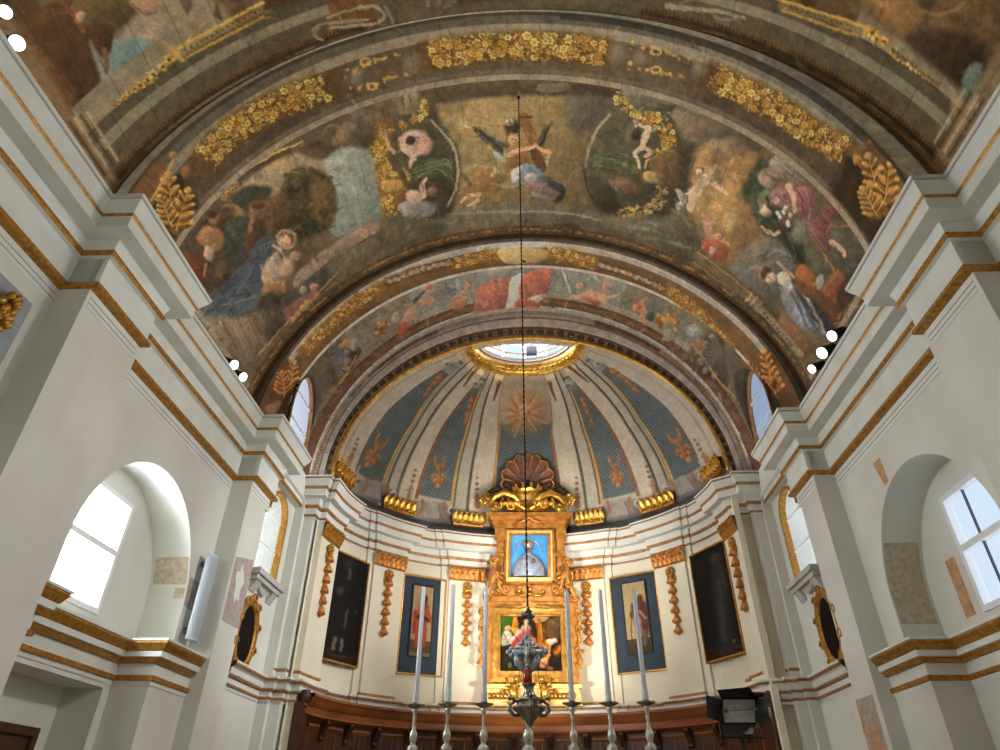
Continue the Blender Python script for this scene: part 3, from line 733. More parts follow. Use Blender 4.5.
# springings: scroll block and acanthus
for k, (A, B, Cc) in enumerate((([(118,190),(142,160),(166,152),(172,158),(150,190)], (186,235), (166,172)), ([(880,140),(900,150),(930,175),(905,178),(886,160)], (852,222), (878,160)))):
    pass
pt.mask(band(TH, -2, 16, 1.5)*band(v, .02, .34), (124,82,36), .9, 26, .8); pt.mask(band(TH, 164, 182, 1.5)*band(v, .02, .34), (128,84,40), .9, 26, -.8)
pt.mask(band(TH, -2, 18, 1.5)*band(v, .34, .88), (62,50,30), .95, 10); pt.mask(band(TH, 162, 182, 1.5)*band(v, .34, .88), (64,48,28), .95, 10)
acanthus(pt, (173,228), (168,174), 5, 13); acanthus(pt, (176,230), (188,190), 4, 12); acanthus(pt, (172,226), (160,196), 5, 9)
acanthus(pt, (884,212), (868,156), 5, 13); acanthus(pt, (884,208), (890,164), 4, 12); acanthus(pt, (878,216), (862,188), 5, 10)
pt.line([(152,200),(176,156)], 3, (206,150,66), 1, .8); pt.line([(905,176),(884,152)], 3, (206,150,66), 1, .8)
pt.ell(173, 155, 4, 4, (190,140,56)); pt.ell(186, 172, 5, 6, (160,96,46)); pt.ell(857, 160, 4, 5, (184,128,52)); pt.ell(873, 140, 4, 4, (150,92,48))
pt.strokes(250, 8); pt.joints(TH, Y, 6.5, 1.1, .28); pt.mottle(.12, 8, 6)
o = fast_grid('trim_8', P, pt.done(KP), M_FRESCO); struct(o, 'great transverse rib with gilded flower bands over the first piers', 'rib')
def face(E0, E1, Y0, Y1, nu, nv, base, rows, name, label, seed=3, extra=None):
    P, TH, Y = surf(E0, E1, Y0, Y1, nu, nv); v = np.ones((nu, 1))*np.linspace(0, 1, nv)[None]
    pt = Painter(P, base); rib_bands(pt, v, TH, rows)
    if extra: extra(pt, v, TH)
    pt.mottle(.14, 8, seed)
    o = fast_grid(name, P, pt.done(KP), M_FRESCO); struct(o, label, 'rib'); return o
face(VAULT, RIBA, 4.58, 4.60, 600, 14, (84,78,64), [(0,.14,(150,106,56),1),(.14,.34,(84,76,62),1),(.34,.86,(176,174,160),1),(.86,1,(128,118,98),1)], 'trim_9', 'moulded near face of the great rib')
face(RIBA, VAULT, 5.60, 5.62, 300, 6, (96,84,62), [], 'trim_10', 'moulded far face of the great rib')
# ---- bay with the Annunciation
P, TH, Y = surf(VAULT, VAULT, 5.62, 8.80, 1000, 280)
v = (Y-5.62)/3.18
pt = Painter(P, (118,98,68)); pt.mask(smooth_step(fbm(pt.x0/30, pt.y0/30, 3), .4, .65), (98,80,54), .8)
# --- centre: angel with the cross
pt.mask(band(v, -.01, .055, .02)*((TH < 70) | (TH > 110)), (112,94,70), .9, 14)
pt.poly([(428,98),(540,92),(600,98),(590,130),(583,170),(590,212),(520,208),(440,214),(458,180),(455,150),(436,120)], (150,122,72), 1, 5, 12)
pt.poly([(460,110),(520,105),(560,112),(566,170),(540,205),(480,205),(462,165)], (160,132,80), .7, 10, 12)
pt.poly([(565,98),(606,98),(588,135),(584,168),(590,210),(572,205),(575,150)], (122,102,64), .85, 6, 10)
pt.poly([(420,88),(500,80),(600,86),(612,98),(560,96),(500,96),(430,104)], (92,78,54), 1, 3, 14)
pt.poly([(540,84),(567,84),(567,91),(540,92)], (128,116,92), .8, 1.2)
pt.line([(475,129),(488,139),(504,149)], (5,12), (92,88,66), 1, 1.2, 14); pt.line([(480,131),(505,152)], 2, (62,62,48))
pt.line([(552,122),(544,133),(538,150)], (2,9), (94,84,60), 1, 1, 14); pt.line([(551,124),(540,146)], 1.4, (60,54,40))
pt.poly([(493,150),(505,158),(514,160),(510,164),(497,160)], (154,164,154), .95, 1.2)
pt.ell(512, 127, 8, 8, (74,60,44)); pt.ell(509, 122, 5, 3, (188,176,150)); pt.ell(514, 139.5, 5.2, 6, SKIN); pt.ell(512.5, 139, .9, .7, (84,58,44), 0, .9, .4, 0); pt.ell(516, 140, .9, .7, (84,58,44), 0, .9, .4, 0); pt.line([(513,143),(515,143)], .9, (160,84,70))
pt.poly([(507,148),(523,146),(528,158),(530,170),(512,172),(505,158)], (158,104,54), 1, 1.4, 16)
pt.line([(523,117),(529,130),(534,142)], 10, (142,98,44), 1, .8, 14, False); pt.line([(521,117),(532,117)], 1.6, (96,64,30)); pt.line([(535,150),(541,167)], 11, (108,72,54), 1, .9, 12, False)
pt.line([(508,155),(520,150),(532,147),(536,146)], (5,3), (216,176,128)); pt.line([(549,152),(542,150),(536,145)], (6,3.4), (206,160,106)); pt.line([(549,154),(547,164)], 3, (206,160,110))
pt.poly([(512,170),(524,166),(520,180),(514,184),(511,178)], (196,200,204), 1, 1.2); pt.poly([(520,170),(528,163),(540,170),(546,180),(542,186),(528,182),(521,184)], (112,124,134), 1, 1.4, 18, .8)
pt.ell(531, 178, 6, 5, (176,170,166)); pt.poly([(522,184),(534,182),(550,184),(560,192),(552,197),(536,192)], (142,112,106), 1, 1.4, 16, .4)
pt.poly([(546,176),(556,182),(565,187),(562,201),(553,201),(560,194),(548,186)], (66,72,66), 1, 1.2); pt.poly([(532,192),(548,196),(546,199),(534,196)], (134,144,150), .9, 1)
pt.poly([(474,170),(486,166),(496,176),(500,190),(484,194),(474,186)], (164,112,60), .9, 2.5, 14); pt.line([(462,172),(474,166),(490,167),(498,172)], 3, (178,166,124), .9, 1); pt.line([(462,174),(470,184)], 4, (92,80,58), .8, 1.2)
pt.line([(494,184),(506,186),(516,186)], 4, (180,158,112), .8, 1.5); pt.line([(480,194),(468,196),(461,202)], (5,3), (214,170,128)); pt.line([(478,200),(468,206)], (4,2.4), (214,170,128)); pt.ell(494,175,3,3,(214,176,128))
# ledge under it
pt.poly([(415,214),(470,208),(530,204),(600,210),(640,220),(640,240),(560,236),(500,236),(430,246),(405,240)], (106,100,80), .95, 3, 10)
pt.line([(425,216),(470,213),(520,211),(570,214),(608,222)], 2.2, (152,144,120), .9, .8); pt.poly([(546,226),(576,224),(574,234),(546,232)], (62,54,38), .9, 2)
pt.line([(430,238),(480,228),(530,226),(590,232)], 5, (120,98,60), .7, 2.5)
# --- left cartouche
pt.poly([(384,120),(430,98),(440,118),(458,150),(458,190),(446,216),(400,220),(378,205),(370,160)], (88,82,56), 1, 4, 16)
pt.line([(431,120),(446,136),(455,152),(458,170),(455,190),(448,206)], 2.4, (180,162,128), .95, .7)
pt.poly([(392,92),(414,86),(418,112),(398,112)], (160,142,112), 1, 1.6); pt.line([(402,94),(404,110)], 1.4, (110,92,66)); pt.line([(409,92),(411,108)], 1.4, (110,92,66))
pt.line([(350,112),(358,104),(372,102),(384,108)], (4,2.5), (146,136,110)); pt.ell(362, 120, 12, 9, (120,112,96), .4, .9, .4, 18); pt.poly([(338,140),(345,124),(355,122),(352,140)], (164,124,84), .9, 2)
pt.poly([(372,104),(394,100),(398,125),(384,150),(374,140)], (122,96,66), .9, 3, 22, 1.4)
pt.flowers([(424,100),(424,112),(412,120),(398,126)], 9, 5, (1.8,3.2)); pt.line([(384,126),(379,150),(382,172),(394,182)], 19, (140,92,40), .9, 2, 24); pt.flowers([(384,126),(378,150),(382,170),(396,178)], 19, 4.4, (1.3,2.6))
pt.poly([(376,184),(404,182),(402,210),(382,216)], (146,98,42), .9, 2.5, 24); pt.flowers([(384,190),(388,206),(382,216)], 14, 5, (1.6,2.8)); pt.flowers([(395,213),(428,216)], 6, 4.5, (1.5,2.4)); pt.poly([(382,182),(400,180),(402,188),(384,192)], (204,154,72), .9, 1.5)
for q in range(26):
    a_ = RNG.uniform(0, 1); pt.line([(406+RNG.uniform(0,10),172+RNG.uniform(0,8)), (430+RNG.uniform(0,20),158+RNG.uniform(0,16)), (448+RNG.uniform(-4,6),166+RNG.uniform(-4,14))], 1.6, ((92,104,62),(124,132,84),(70,84,52))[q % 3], .9, .6, 10)
pt.ell(416, 143, 17, 13, (206,158,134), .2, 1, .15, 10); pt.ell(411, 141, 5, 5, (70,58,52)); pt.line([(400,138),(404,150),(414,158)], 4.5, (214,172,140)); pt.line([(420,150),(412,160),(410,168)], (5,2.6), (220,176,140)); pt.ell(425, 149, 6, 6, (206,156,130)); pt.line([(420,134),(414,146)], 3, (172,160,150))
pt.line([(386,132),(388,146),(394,152)], 4, (206,150,112)); pt.line([(406,172),(409,180)], 2.6, (212,152,62))
pt.ell(414, 197, 9, 7, (208,166,140), .3, 1, .2); pt.line([(424,196),(422,186),(426,178)], (5,3), (214,170,138)); pt.ell(432, 192, 5.5, 5, (150,100,66)); pt.line([(408,202),(400,208)], 4, (208,166,140)); pt.poly([(400,204),(430,202),(434,214),(408,218)], (152,142,136), .9, 2, 16)
pt.poly([(372,218),(440,222),(430,244),(370,258),(352,250)], (100,90,66), .9, 4, 14)
# --- right cartouche
pt.poly([(604,110),(624,92),(672,100),(692,130),(690,190),(660,220),(612,218),(590,200),(586,160),(592,135)], (88,82,60), 1, 4, 14)
pt.line([(609,115),(597,130),(589,148),(585,166)], 3, (164,150,124), .95, .7); pt.line([(584,166),(588,190),(598,206)], 1.6, (70,60,44))
pt.poly([(624,84),(668,92),(676,104),(650,108),(628,104)], (128,118,92), .9, 2.5, 18, 1.3); pt.poly([(566,96),(606,98),(596,124),(572,130)], (96,92,82), .8, 5)
pt.flowers([(618,92),(624,106),(640,114),(654,120)], 11, 5, (1.8,3.4)); pt.flowers([(652,116),(666,130),(669,144),(660,156)], 15, 5, (1.5,3)); pt.line([(660,156),(648,160),(645,168)], 2, (214,160,70)); pt.poly([(644,172),(664,174),(660,182),(646,182)], (198,152,78), .9, 1.6)
pt.flowers([(662,186),(660,200),(648,210),(618,216)], 12, 4.6, (1.4,2.8), ((206,158,76),(180,128,60),(224,184,106))); pt.poly([(650,160),(676,150),(676,190),(660,184)], (120,88,48), .8, 3, 22)
for q in range(26): pt.line([(590+RNG.uniform(0,8),154+RNG.uniform(0,16)), (612+RNG.uniform(0,16),152+RNG.uniform(0,18)), (634+RNG.uniform(-4,6),160+RNG.uniform(-4,14))], 1.6, ((92,98,62),(116,118,76),(72,78,52))[q % 3], .85, .6, 10)
pt.ell(634, 135, 9, 10, (110,104,72), 0, 1, .3, 16); pt.ell(636, 134, 5, 6, (66,60,42)); pt.line([(648,128),(644,140),(642,148)], (7,6), (210,176,140)); pt.line([(646,128),(638,124),(635,126)], (4,2.4), (214,180,146)); pt.line([(641,148),(635,154),(638,160),(639,168)], (5,3), (216,184,152)); pt.line([(645,148),(650,152),(646,156)], 4, (190,152,116)); pt.ell(636,122,3,3,(180,140,104))
pt.ell(626, 186, 14, 7, (132,96,72), .3, .9, .4); pt.line([(610,180),(616,190)], 3, (140,112,92)); pt.poly([(594,190),(612,188),(620,208),(600,212)], (62,60,46), .8, 3)
pt.poly([(600,218),(690,220),(720,248),(690,262),(640,244)], (96,90,68), .9, 4, 16)
for (a, b, c) in (((628,226),(650,230),(668,236)), ((640,238),(660,240),(690,248)), ((630,232),(642,222),(656,224)), ((690,226),(680,214),(672,210))): pt.line([a, b, c], 3, (134,128,104), .7, 1.2)
# --- left scene
pt.poly([(232,196),(262,168),(300,146),(322,150),(334,168),(300,200),(262,204)], (178,150,112), 1, 3, 10)
pt.poly([(324,158),(352,146),(370,152),(378,190),(380,222),(352,236),(330,232),(334,190)], (144,154,144), 1, 2.5, 12)
pt.poly([(300,152),(328,138),(334,150),(322,160)], (104,84,58), .9, 3, 16); pt.poly([(352,128),(366,120),(376,134),(368,148),(352,144)], (96,84,68), .8, 3, 16); pt.line([(336,142),(344,130),(352,124)], 9, (160,126,90), .9, 1.6, 16); pt.line([(340,128),(330,126),(322,134)], 3, (140,128,104), .8, 1.2)
pt.poly([(288,176),(300,166),(318,170),(330,180),(336,200),(332,222),(310,238),(290,238),(276,216),(280,192)], (78,72,44), 1, 3, 22)
pt.poly([(314,178),(332,184),(337,206),(331,226),(318,228),(312,200)], (124,92,46), .8, 4, 26); 
for q in range(70): pt.ell(285+RNG.uniform(0,48), 172+RNG.uniform(0,58), RNG.uniform(1.4,3.4), RNG.uniform(1.2,2.8), ((58,58,36),(96,88,50),(120,96,52))[q % 3], RNG.uniform(0,3), .7, .4, 10)
pt.poly([(232,196),(248,186),(270,188),(268,200),(246,210),(236,206)], (78,80,60), 1, 2.5, 14); pt.poly([(262,200),(284,196),(290,214),(280,236),(262,226)], (112,82,54), .9, 3, 16)
pt.line([(226,184),(250,170),(290,152),(318,144)], 6, (96,66,40), .7, 2); pt.line([(232,180),(250,168),(274,154),(302,142)], 2.4, (232,182,78), 1, .6, 6); 
for x, y in ((236,184),(228,193),(224,198),(232,190),(202,210)): pt.ell(x, y, 3.4, 3.2, (204,152,70), 0, 1, .3, 14); pt.ell(x, y, 1, 1, (120,76,34))
pt.poly([(222,206),(232,204),(244,214),(226,230),(220,222)], (178,136,80), .95, 1.5)
pt.poly([(178,250),(200,222),(228,205),(240,220),(262,220),(268,250),(256,290),(222,316),(200,300),(184,270)], (84,66,44), .95, 4, 20)
pt.poly([(196,238),(206,226),(220,230),(225,240),(216,252),(202,246)], (172,118,72), 1, 2, 14); pt.ell(214, 218, 6, 6.5, (164,110,70)); pt.ell(212, 214, 6, 4, (88,58,36)); pt.poly([(206,246),(214,250),(212,262),(204,256)], (206,168,128), .9, 1.4)
pt.poly([(182,254),(196,256),(204,276),(196,288),(186,274)], (132,62,36), .9, 2.5, 16); pt.line([(182,258),(188,268)], 3, (180,70,50)); pt.line([(206,264),(204,276)], 2.4, (206,116,70)); pt.ell(222, 270, 6, 9, (112,88,60), .2, .9, .3, 16)
pt.poly([(226,226),(244,216),(256,226),(250,262),(238,276),(226,262)], (72,76,62), 1, 2.5, 16); pt.ell(256, 209, 7, 7.5, (172,120,80)); pt.ell(257, 205, 7, 4.5, (112,72,44)); pt.line([(252,216),(250,232)], 5, (168,112,76)); pt.poly([(244,236),(256,232),(250,258)], (124,66,44), .7, 2)
pt.poly([(268,236),(274,242),(266,262),(262,286),(250,300),(222,318),(206,316),(200,306),(226,280),(244,262),(256,242)], (86,92,102), 1, 1.6, 26, -.7)
for k in range(7): pt.line([(270-k*2,242+k*3),(254-k*3,270+k*4),(220-k,304+k*2)], 1.6, ((112,124,140),(48,56,70))[k % 2], .8, .8, 6)
pt.poly([(206,316),(246,298),(264,286),(256,306),(240,318)], (92,102,108), .9, 1.6, 18, -.4)
pt.poly([(266,262),(278,252),(282,276),(272,292),(262,280)], (178,160,136), 1, 1.4, 12, 1.2); pt.poly([(264,284),(284,280),(280,298),(264,300)], (160,112,68), .95, 2); pt.poly([(262,296),(280,296),(276,330),(258,322)], (60,58,48), .9, 2.5)
pt.ell(287, 239, 10.5, 10, (212,170,112), 0, 1, .1); pt.ell(286, 239, 8.2, 7.8, (142,96,62), 0, 1, .15); pt.ell(285, 242, 6, 6.5, (214,172,134), .4); pt.line([(274,246),(280,250)], 4, (206,160,120)); pt.ell(283,242,.9,.7,(86,60,46),0,.9,.4,0); pt.ell(287,244,.9,.7,(86,60,46),0,.9,.4,0)
pt.line([(262,268),(268,276),(272,282)], (4,3), (206,154,112)); pt.ell(286, 268, 8, 10, (196,158,118), .3, .95, .3); pt.ell(295, 256, 5, 5, (176,132,94)); pt.line([(282,278),(284,290)], 5, (160,112,76))
# ledge crossing the left scene
pt.poly([(298,272),(330,246),(362,226),(376,222),(378,232),(350,248),(320,270),(296,290)], (156,128,104), 1, 1.6, 10)
pt.line([(300,288),(330,262),(376,234)], 2, (96,80,66)); pt.poly([(298,290),(330,264),(372,240),(376,252),(340,272),(308,296)], (124,104,84), .9, 2, 12)
pt.poly([(286,300),(312,276),(330,268),(330,290),(300,316)], (76,72,72), .9, 2.5, 12); pt.poly([(284,312),(300,298),(316,290),(318,298),(300,318),(286,326)], (166,100,86), .9, 2, 16); pt.ell(314,287,4.5,4,(184,130,104)); pt.ell(303,290,4,4,(176,150,130))
pt.poly([(334,250),(372,246),(400,246),(380,262),(346,282),(330,292)], (104,94,72), .9, 3, 14)
# lower left ground and cornice painted above the real one
pt.poly([(206,318),(240,318),(262,310),(282,312),(280,335),(262,360),(250,372),(226,344)], (134,112,86), .95, 3, 18, .9)
for k in range(7): pt.line([(214+k*8,322-k),(232+k*6,356-k*4)], 2.2, ((160,140,110),(96,76,58))[k % 2], .6, 1.2)
pt.poly([(268,300),(286,318),(284,340),(272,344),(264,330)], (74,66,56), .8, 3)
# --- right scene
pt.poly([(700,150),(740,128),(760,150),(752,200),(765,240),(740,262),(716,262),(700,230),(690,190)], (160,120,68), 1, 6, 18)
pt.ell(728, 205, 14, 26, (188,146,82), .2, .8, .5, 14); pt.ell(730, 222, 6, 12, (214,180,110), .2, .7, .6)
pt.poly([(676,106),(720,116),(752,126),(762,150),(740,148),(708,142),(684,140)], (118,104,80), 1, 4, 18)
pt.poly([(672,112),(690,114),(708,128),(712,138),(694,138),(680,126)], (142,114,82), .9, 2.5); pt.ell(720, 130, 9, 7, (108,98,76), .3, .9, .4); pt.line([(668,112),(678,120),(686,116)], 3, (138,128,104)); pt.poly([(706,144),(740,138),(748,152),(724,158)], (150,124,92), .85, 3)
pt.poly([(742,196),(752,170),(764,158),(770,196),(776,230),(786,262),(810,270),(806,250),(790,225),(770,215)], (62,70,50), 1, 3, 14)
pt.poly([(756,180),(768,188),(784,214),(800,240),(806,276),(786,268),(764,232),(750,206)], (66,74,54), .95, 3, 14, 1.0)
pt.line([(724,172),(735,176),(742,176)], 3, (180,140,100), .8, 1)
pt.putto([(706,178),(697,192)], (699,172), [[(706,178),(712,172),(716,166)], [(714,184),(722,190),(727,195)], [(697,192),(690,198),(688,206)]], (216,180,146), 4, 4, (104,76,50), 11); pt.putto([(694,190),(690,208)], (683,202), [[(694,192),(686,194)]], (206,168,134), 3.4, 4, (92,66,44), 8); pt.poly([(676,188),(686,196),(684,204),(678,198)], (160,158,140), .9, 1.2)
pt.ell(712, 160, 5, 5, (168,116,70)); pt.ell(680, 206, 4, 4, (190,186,172), 0, .8)
pt.putto([(712,240),(706,222)], (718,236), [[(718,236),(728,244)], [(706,222),(702,214)]], (196,140,104), 4, 5, (140,92,60), 9); pt.poly([(702,242),(716,240),(728,250),(722,262),(708,256)], (176,86,56), .9, 2, 20); pt.ell(708,247,5,4,(190,70,62),0,.8,.4); pt.ell(712,250,3,4,(206,180,160),0,.8)
pt.poly([(736,262),(756,250),(776,246),(796,262),(800,280),(780,300),(752,290),(732,272)], (112,108,98), 1, 4, 12); pt.poly([(740,256),(768,236),(790,254),(776,262)], (124,118,106), .8, 4)
pt.poly([(812,220),(850,230),(866,250),(852,278),(828,290),(806,262)], (92,92,74), .9, 4, 16); pt.poly([(736,290),(764,300),(790,330),(776,346),(748,318)], (82,70,54), .8, 4)
# the pink angel
pt.poly([(758,176),(766,168),(784,168),(800,176),(806,186),(790,186),(776,184),(766,188)], (150,122,100), 1, 1.6, 14, .3); pt.poly([(770,166),(774,157),(784,160),(798,172),(790,176)], (152,138,116), 1, 1.5); pt.poly([(758,176),(764,186),(774,190),(770,178)], (182,146,118), .9, 1.5)
pt.poly([(758,196),(768,188),(772,196),(766,206),(758,204)], (122,126,84), 1, 1.4)
pt.poly([(774,188),(788,182),(796,190),(792,206),(778,206),(770,198)], (164,112,112), 1, 1.6, 16); pt.poly([(795,190),(808,186),(815,196),(813,220),(816,232),(804,224),(796,206)], (152,90,96), 1, 1.6, 20, 1.2)
pt.poly([(814,224),(824,210),(834,200),(838,206),(832,224),(828,236),(818,230)], (146,72,78), 1, 1.5, 20, 1.0); pt.poly([(806,222),(820,230),(832,248),(826,252),(812,240)], (154,86,92), 1, 1.5, 16)
pt.ell(801, 232, 9, 12, (130,126,108), .2, .95, .3, 12); pt.line([(788,186),(793,196),(795,212)], (6,4), (216,176,134)); pt.line([(776,200),(768,208)], 6, (214,176,136)); pt.ell(766, 211, 6.4, 6, (214,174,136), .3); pt.ell(771, 206, 6, 4, (130,90,60), .5)
pt.line([(762,227),(772,234),(780,232)], (3,4.4), (216,174,130)); pt.poly([(776,222),(788,214),(790,228),(782,234)], (104,62,60), .95, 1.5); pt.line([(832,242),(842,250),(845,256)], (5,3.4), (206,160,120)); pt.line([(830,226),(848,226)], 3, (164,120,80))
for x, y in ((784,212),(780,217),(788,222),(786,208),(778,213),(790,216),(789,225)): pt.ell(x, y, 2.6, 2.2, (224,222,196), x, 1, .35)
pt.line([(814,240),(826,258),(834,270)], 2.4, (176,116,58)); 
# Mary on the right
pt.ell(766, 273, 7.5, 8.5, (176,136,84), .3, 1, .12); pt.ell(766, 273, 6, 7, (78,56,38)); pt.ell(771, 278, 5, 6, (216,182,152), .5); pt.ell(770,277,.8,.8,(80,56,44),0,.9,.4,0)
pt.poly([(778,274),(786,272),(792,282),(784,286),(778,282)], (206,194,164), 1, 1.2); pt.line([(778,263),(786,270),(794,277)], (2.4,3), (196,150,112))
pt.poly([(780,287),(792,284),(806,292),(818,306),(822,330),(808,332),(794,322),(784,304)], (124,130,142), 1, 1.8, 26, 1.1)
for k in range(5): pt.line([(786+k*5,290+k*2),(796+k*4,308+k*2),(802+k*4,326)], 1.4, ((164,172,188),(62,72,92))[k % 2], .8, .8, 6)
pt.poly([(792,280),(804,284),(820,302),(836,326),(830,334),(812,318),(796,294)], (58,62,66), 1, 1.8, 12); pt.line([(808,300),(820,322),(824,334)], 3, (170,162,138), .8, 1.2); pt.line([(800,290),(808,300)], 2.4, (190,184,164))
pt.poly([(796,290),(800,264),(816,276),(830,296),(846,320),(840,332),(816,302)], (116,70,42), .9, 2, 12); pt.poly([(796,274),(803,265),(818,278),(812,288)], (164,92,42), 1, 1.4); pt.poly([(822,290),(836,270),(846,282),(832,300)], (158,84,38), 1, 1.4, 12); pt.line([(824,290),(838,272)], 1.6, (200,130,70))
pt.poly([(816,280),(822,274),(824,284),(818,290)], (196,190,170), 1, 1.2); pt.line([(836,300),(842,310),(838,318)], 3, (156,100,54)); pt.poly([(780,316),(800,330),(812,350),(798,356),(782,336)], (142,96,58), .9, 3)
pt.poly([(838,290),(858,270),(866,280),(842,312)], (70,52,36), .9, 3)
pt.line([(740,125),(766,136),(790,150),(804,162)], 2.2, (206,156,62), 1, .7); 
for x, y in ((808,167),(815,174),(820,180),(846,192)): pt.ell(x, y, 4, 3.2, (184,130,56), .6, 1, .3, 14)
# --- further passages of the scenes
for (x0, y0, x1, y1, c) in ((196,240,206,262,(120,72,44)),(228,232,238,262,(62,66,56)),(240,220,246,250,(92,92,78)),(216,284,226,300,(66,54,40)),(232,296,252,292,(54,62,76)),(222,306,256,296,(120,132,144)),(258,250,250,280,(60,70,88)),(274,256,278,272,(150,130,104)),(280,250,284,262,(206,190,160)),(264,300,262,320,(96,72,50)),(286,284,292,292,(120,96,74))):
    pt.line([(x0,y0), ((x0+x1)/2+1.5,(y0+y1)/2), (x1,y1)], (2.2,1), c, .75, .8, 10)
for k in range(60):
    x, y = RNG.uniform(182,300), RNG.uniform(205,340); q = np.argmin((pt.x0-x)**2+(pt.y0-y)**2); pt.ell(x, y, RNG.uniform(1.5,4), RNG.uniform(1,2.4), pt.c[q]*RNG.uniform(.62,1.42), RNG.uniform(0,3), .6, .5, 8)
for k in range(90):
    x, y = RNG.uniform(690,850), RNG.uniform(130,330); q = np.argmin((pt.x0-x)**2+(pt.y0-y)**2); pt.ell(x, y, RNG.uniform(1.5,4.5), RNG.uniform(1,2.4), pt.c[q]*RNG.uniform(.66,1.38), RNG.uniform(0,3), .55, .5, 8)
for k in range(70):
    x, y = RNG.uniform(380,690), RNG.uniform(95,245); q = np.argmin((pt.x0-x)**2+(pt.y0-y)**2); pt.ell(x, y, RNG.uniform(2,6), RNG.uniform(1,3), pt.c[q]*RNG.uniform(.7,1.32), RNG.uniform(0,3), .5, .5, 8)
for pts, w_, c in (([(797,190),(803,202),(801,220)],1.6,(120,66,74)),([(806,190),(810,206),(808,224)],1.4,(186,126,128)),([(822,214),(830,222),(826,234)],1.4,(184,110,112)),([(812,230),(820,242),(826,250)],1.4,(186,122,124)),([(780,188),(784,200)],1.4,(192,144,140)),([(764,170),(772,178),(788,182)],1.2,(110,90,74)),([(776,160),(786,168),(796,176)],1.2,(184,170,148)),([(806,226),(808,240)],1.4,(96,94,80)),([(768,256),(778,250),(790,256)],2,(150,144,130)),([(742,274),(756,266),(770,262)],2,(140,134,122)),([(786,250),(790,262)],1.6,(92,98,72)),([(776,206),(788,232),(796,256)],1.6,(92,98,70)),([(766,196),(774,216),(786,238)],1.4,(46,52,38))):
    pt.line(pts, w_, c, .85, .6, 8)
# --- frames along both ribs
E2 = [(262,362),(280,338),(300,318),(322,298),(344,276)]
pt.line(E2, (10,7), (112,96,66), .9, 1.2, 14); pt.line([(258,356),(282,328),(310,302),(338,272)], 1.5, (176,134,66), .95, .6); pt.line([(270,362),(292,336),(318,310),(346,286)], 1.5, (168,126,60), .95, .6)
for k in range(9): pt.ell(276+k*2.6, 346-k*3.2, 1.5, 1.5, (190,140,66), 0, 1, .3)
for x, y in ((298,314),(303,308),(308,303),(294,320)): pt.ell(x, y, 3.6, 3, (196,148,66), .7, 1, .3, 16)
pt.line([(698,256),(720,274),(742,292),(764,312),(784,336),(800,358)], (8,9), (116,100,70), .9, 1.2, 14); pt.line([(698,252),(730,276),(760,302)], 1.5, (176,134,66), .95, .6); pt.line([(694,262),(726,288),(752,312)], 1.5, (166,124,60), .95, .6); pt.line([(752,302),(776,326),(800,354)], 6, (150,134,106), .9, 1)
for k in range(9): pt.ell(764+k*3.2, 314+k*3.6, 1.6, 1.4, (104,82,56), 0, .9, .3)
for x, y in ((748,298),(753,302),(758,306)): pt.line([(x-3,y+4),(x+4,y-4)], 2.2, (204,152,64))
for sx in (1, -1):
    xs = TH if sx > 0 else 180-TH
    pt.mask(band(xs, 1.0, 11.0, .8)*band(v, .13 if sx > 0 else .13, .93, .02), (86,74,62), .85, 8); pt.mask(band(xs, 4.0, 6.2, .4)*band(v, .13, .93, .02), (150,134,112), .85, 6); pt.mask(band(xs, 10.0, 11.2, .3)*band(v, .13, .93, .02), (160,146,120), .8, 5); pt.mask(band(xs, -2, 2.2, .4)*band(v, .13, .93, .02), (54,46,38), .8, 4)
pt.mask(band(v, .925, .985, .012), (92,70,42), .85, 22); pt.mask(band(v, .945, .965, .006)*(fbm(pt.x0/4, pt.y0/4, 70) > .5).reshape(v.shape), (170,116,46), .8, 10); pt.mask(band(v, .985, 1.01, .006), (70,56,46), 1, 8)
pt.mask(smooth_step(fbm(pt.x0/20, pt.y0/20, 91), .58, .72), (92,82,62), .35)
pt.strokes(1100, 5); pt.joints(TH, Y, 5.2, .64, .20); pt.mottle(.11, 9, 4)
o = fast_grid('ceiling', P, pt.done(KP), M_FRESCO); struct(o, 'frescoed vault bay with the Annunciation and an angel carrying a cross', 'vault')

# ---- second rib
P, TH, Y = surf(RIBB, RIBB, 8.80, 9.60, 640, 60); v = (Y-8.8)/.8
pt = Painter(P, (110,78,46))
rib_bands(pt, v, TH, [(0,.10,(98,84,74),1),(.10,.22,(176,166,150),1),(.22,.30,(172,160,146),1),(.30,.36,(116,100,88),1),(.36,.86,(124,88,48),1),(.86,.90,(96,76,60),1),(.90,1.01,(190,182,164),1)])
pt.mask(band(v, .10, .30)*((TH > 78)*(TH < 97)), (186,190,186), .9, 8)
for pth, st in (([(303,352),(330,324),(356,302),(380,287)], 5), ([(455,264),(475,258),(497,254)], 4.2), ([(546,253),(570,256),(594,263)], 4.2), ([(668,290),(690,306),(712,326),(730,348)], 5)):
    pt.line(pth, 12, (150,100,40), .9, 1.5, 20); pt.flowers(pth, 11, st, (1.5,2.8), ((206,152,60),(178,118,40),(222,176,86)))
pt.poly([(500,249),(545,249),(540,262),(505,262)], (206,170,104), .95, 1.5); pt.ell(524, 261, 2.2, 1.4, (40,36,34))
for pth in ([(388,282),(404,276),(420,270),(436,266),(450,263)], [(600,265),(616,270),(634,276),(650,283),(662,288)]):
    pt.line(pth, 9, (104,76,54), .9, 1.2, 14); P_ = spline(pth, False, 5)
    for i, p in enumerate(P_): pt.ell(p[0], p[1], 2.2 if i % 3 else 3.4, 2, (176,160,144) if i % 2 else (150,120,96), .3, .9, .3, 10)
    pt.dots(pth, 26, 3, (206,142,56), (.9,1.5), 5)
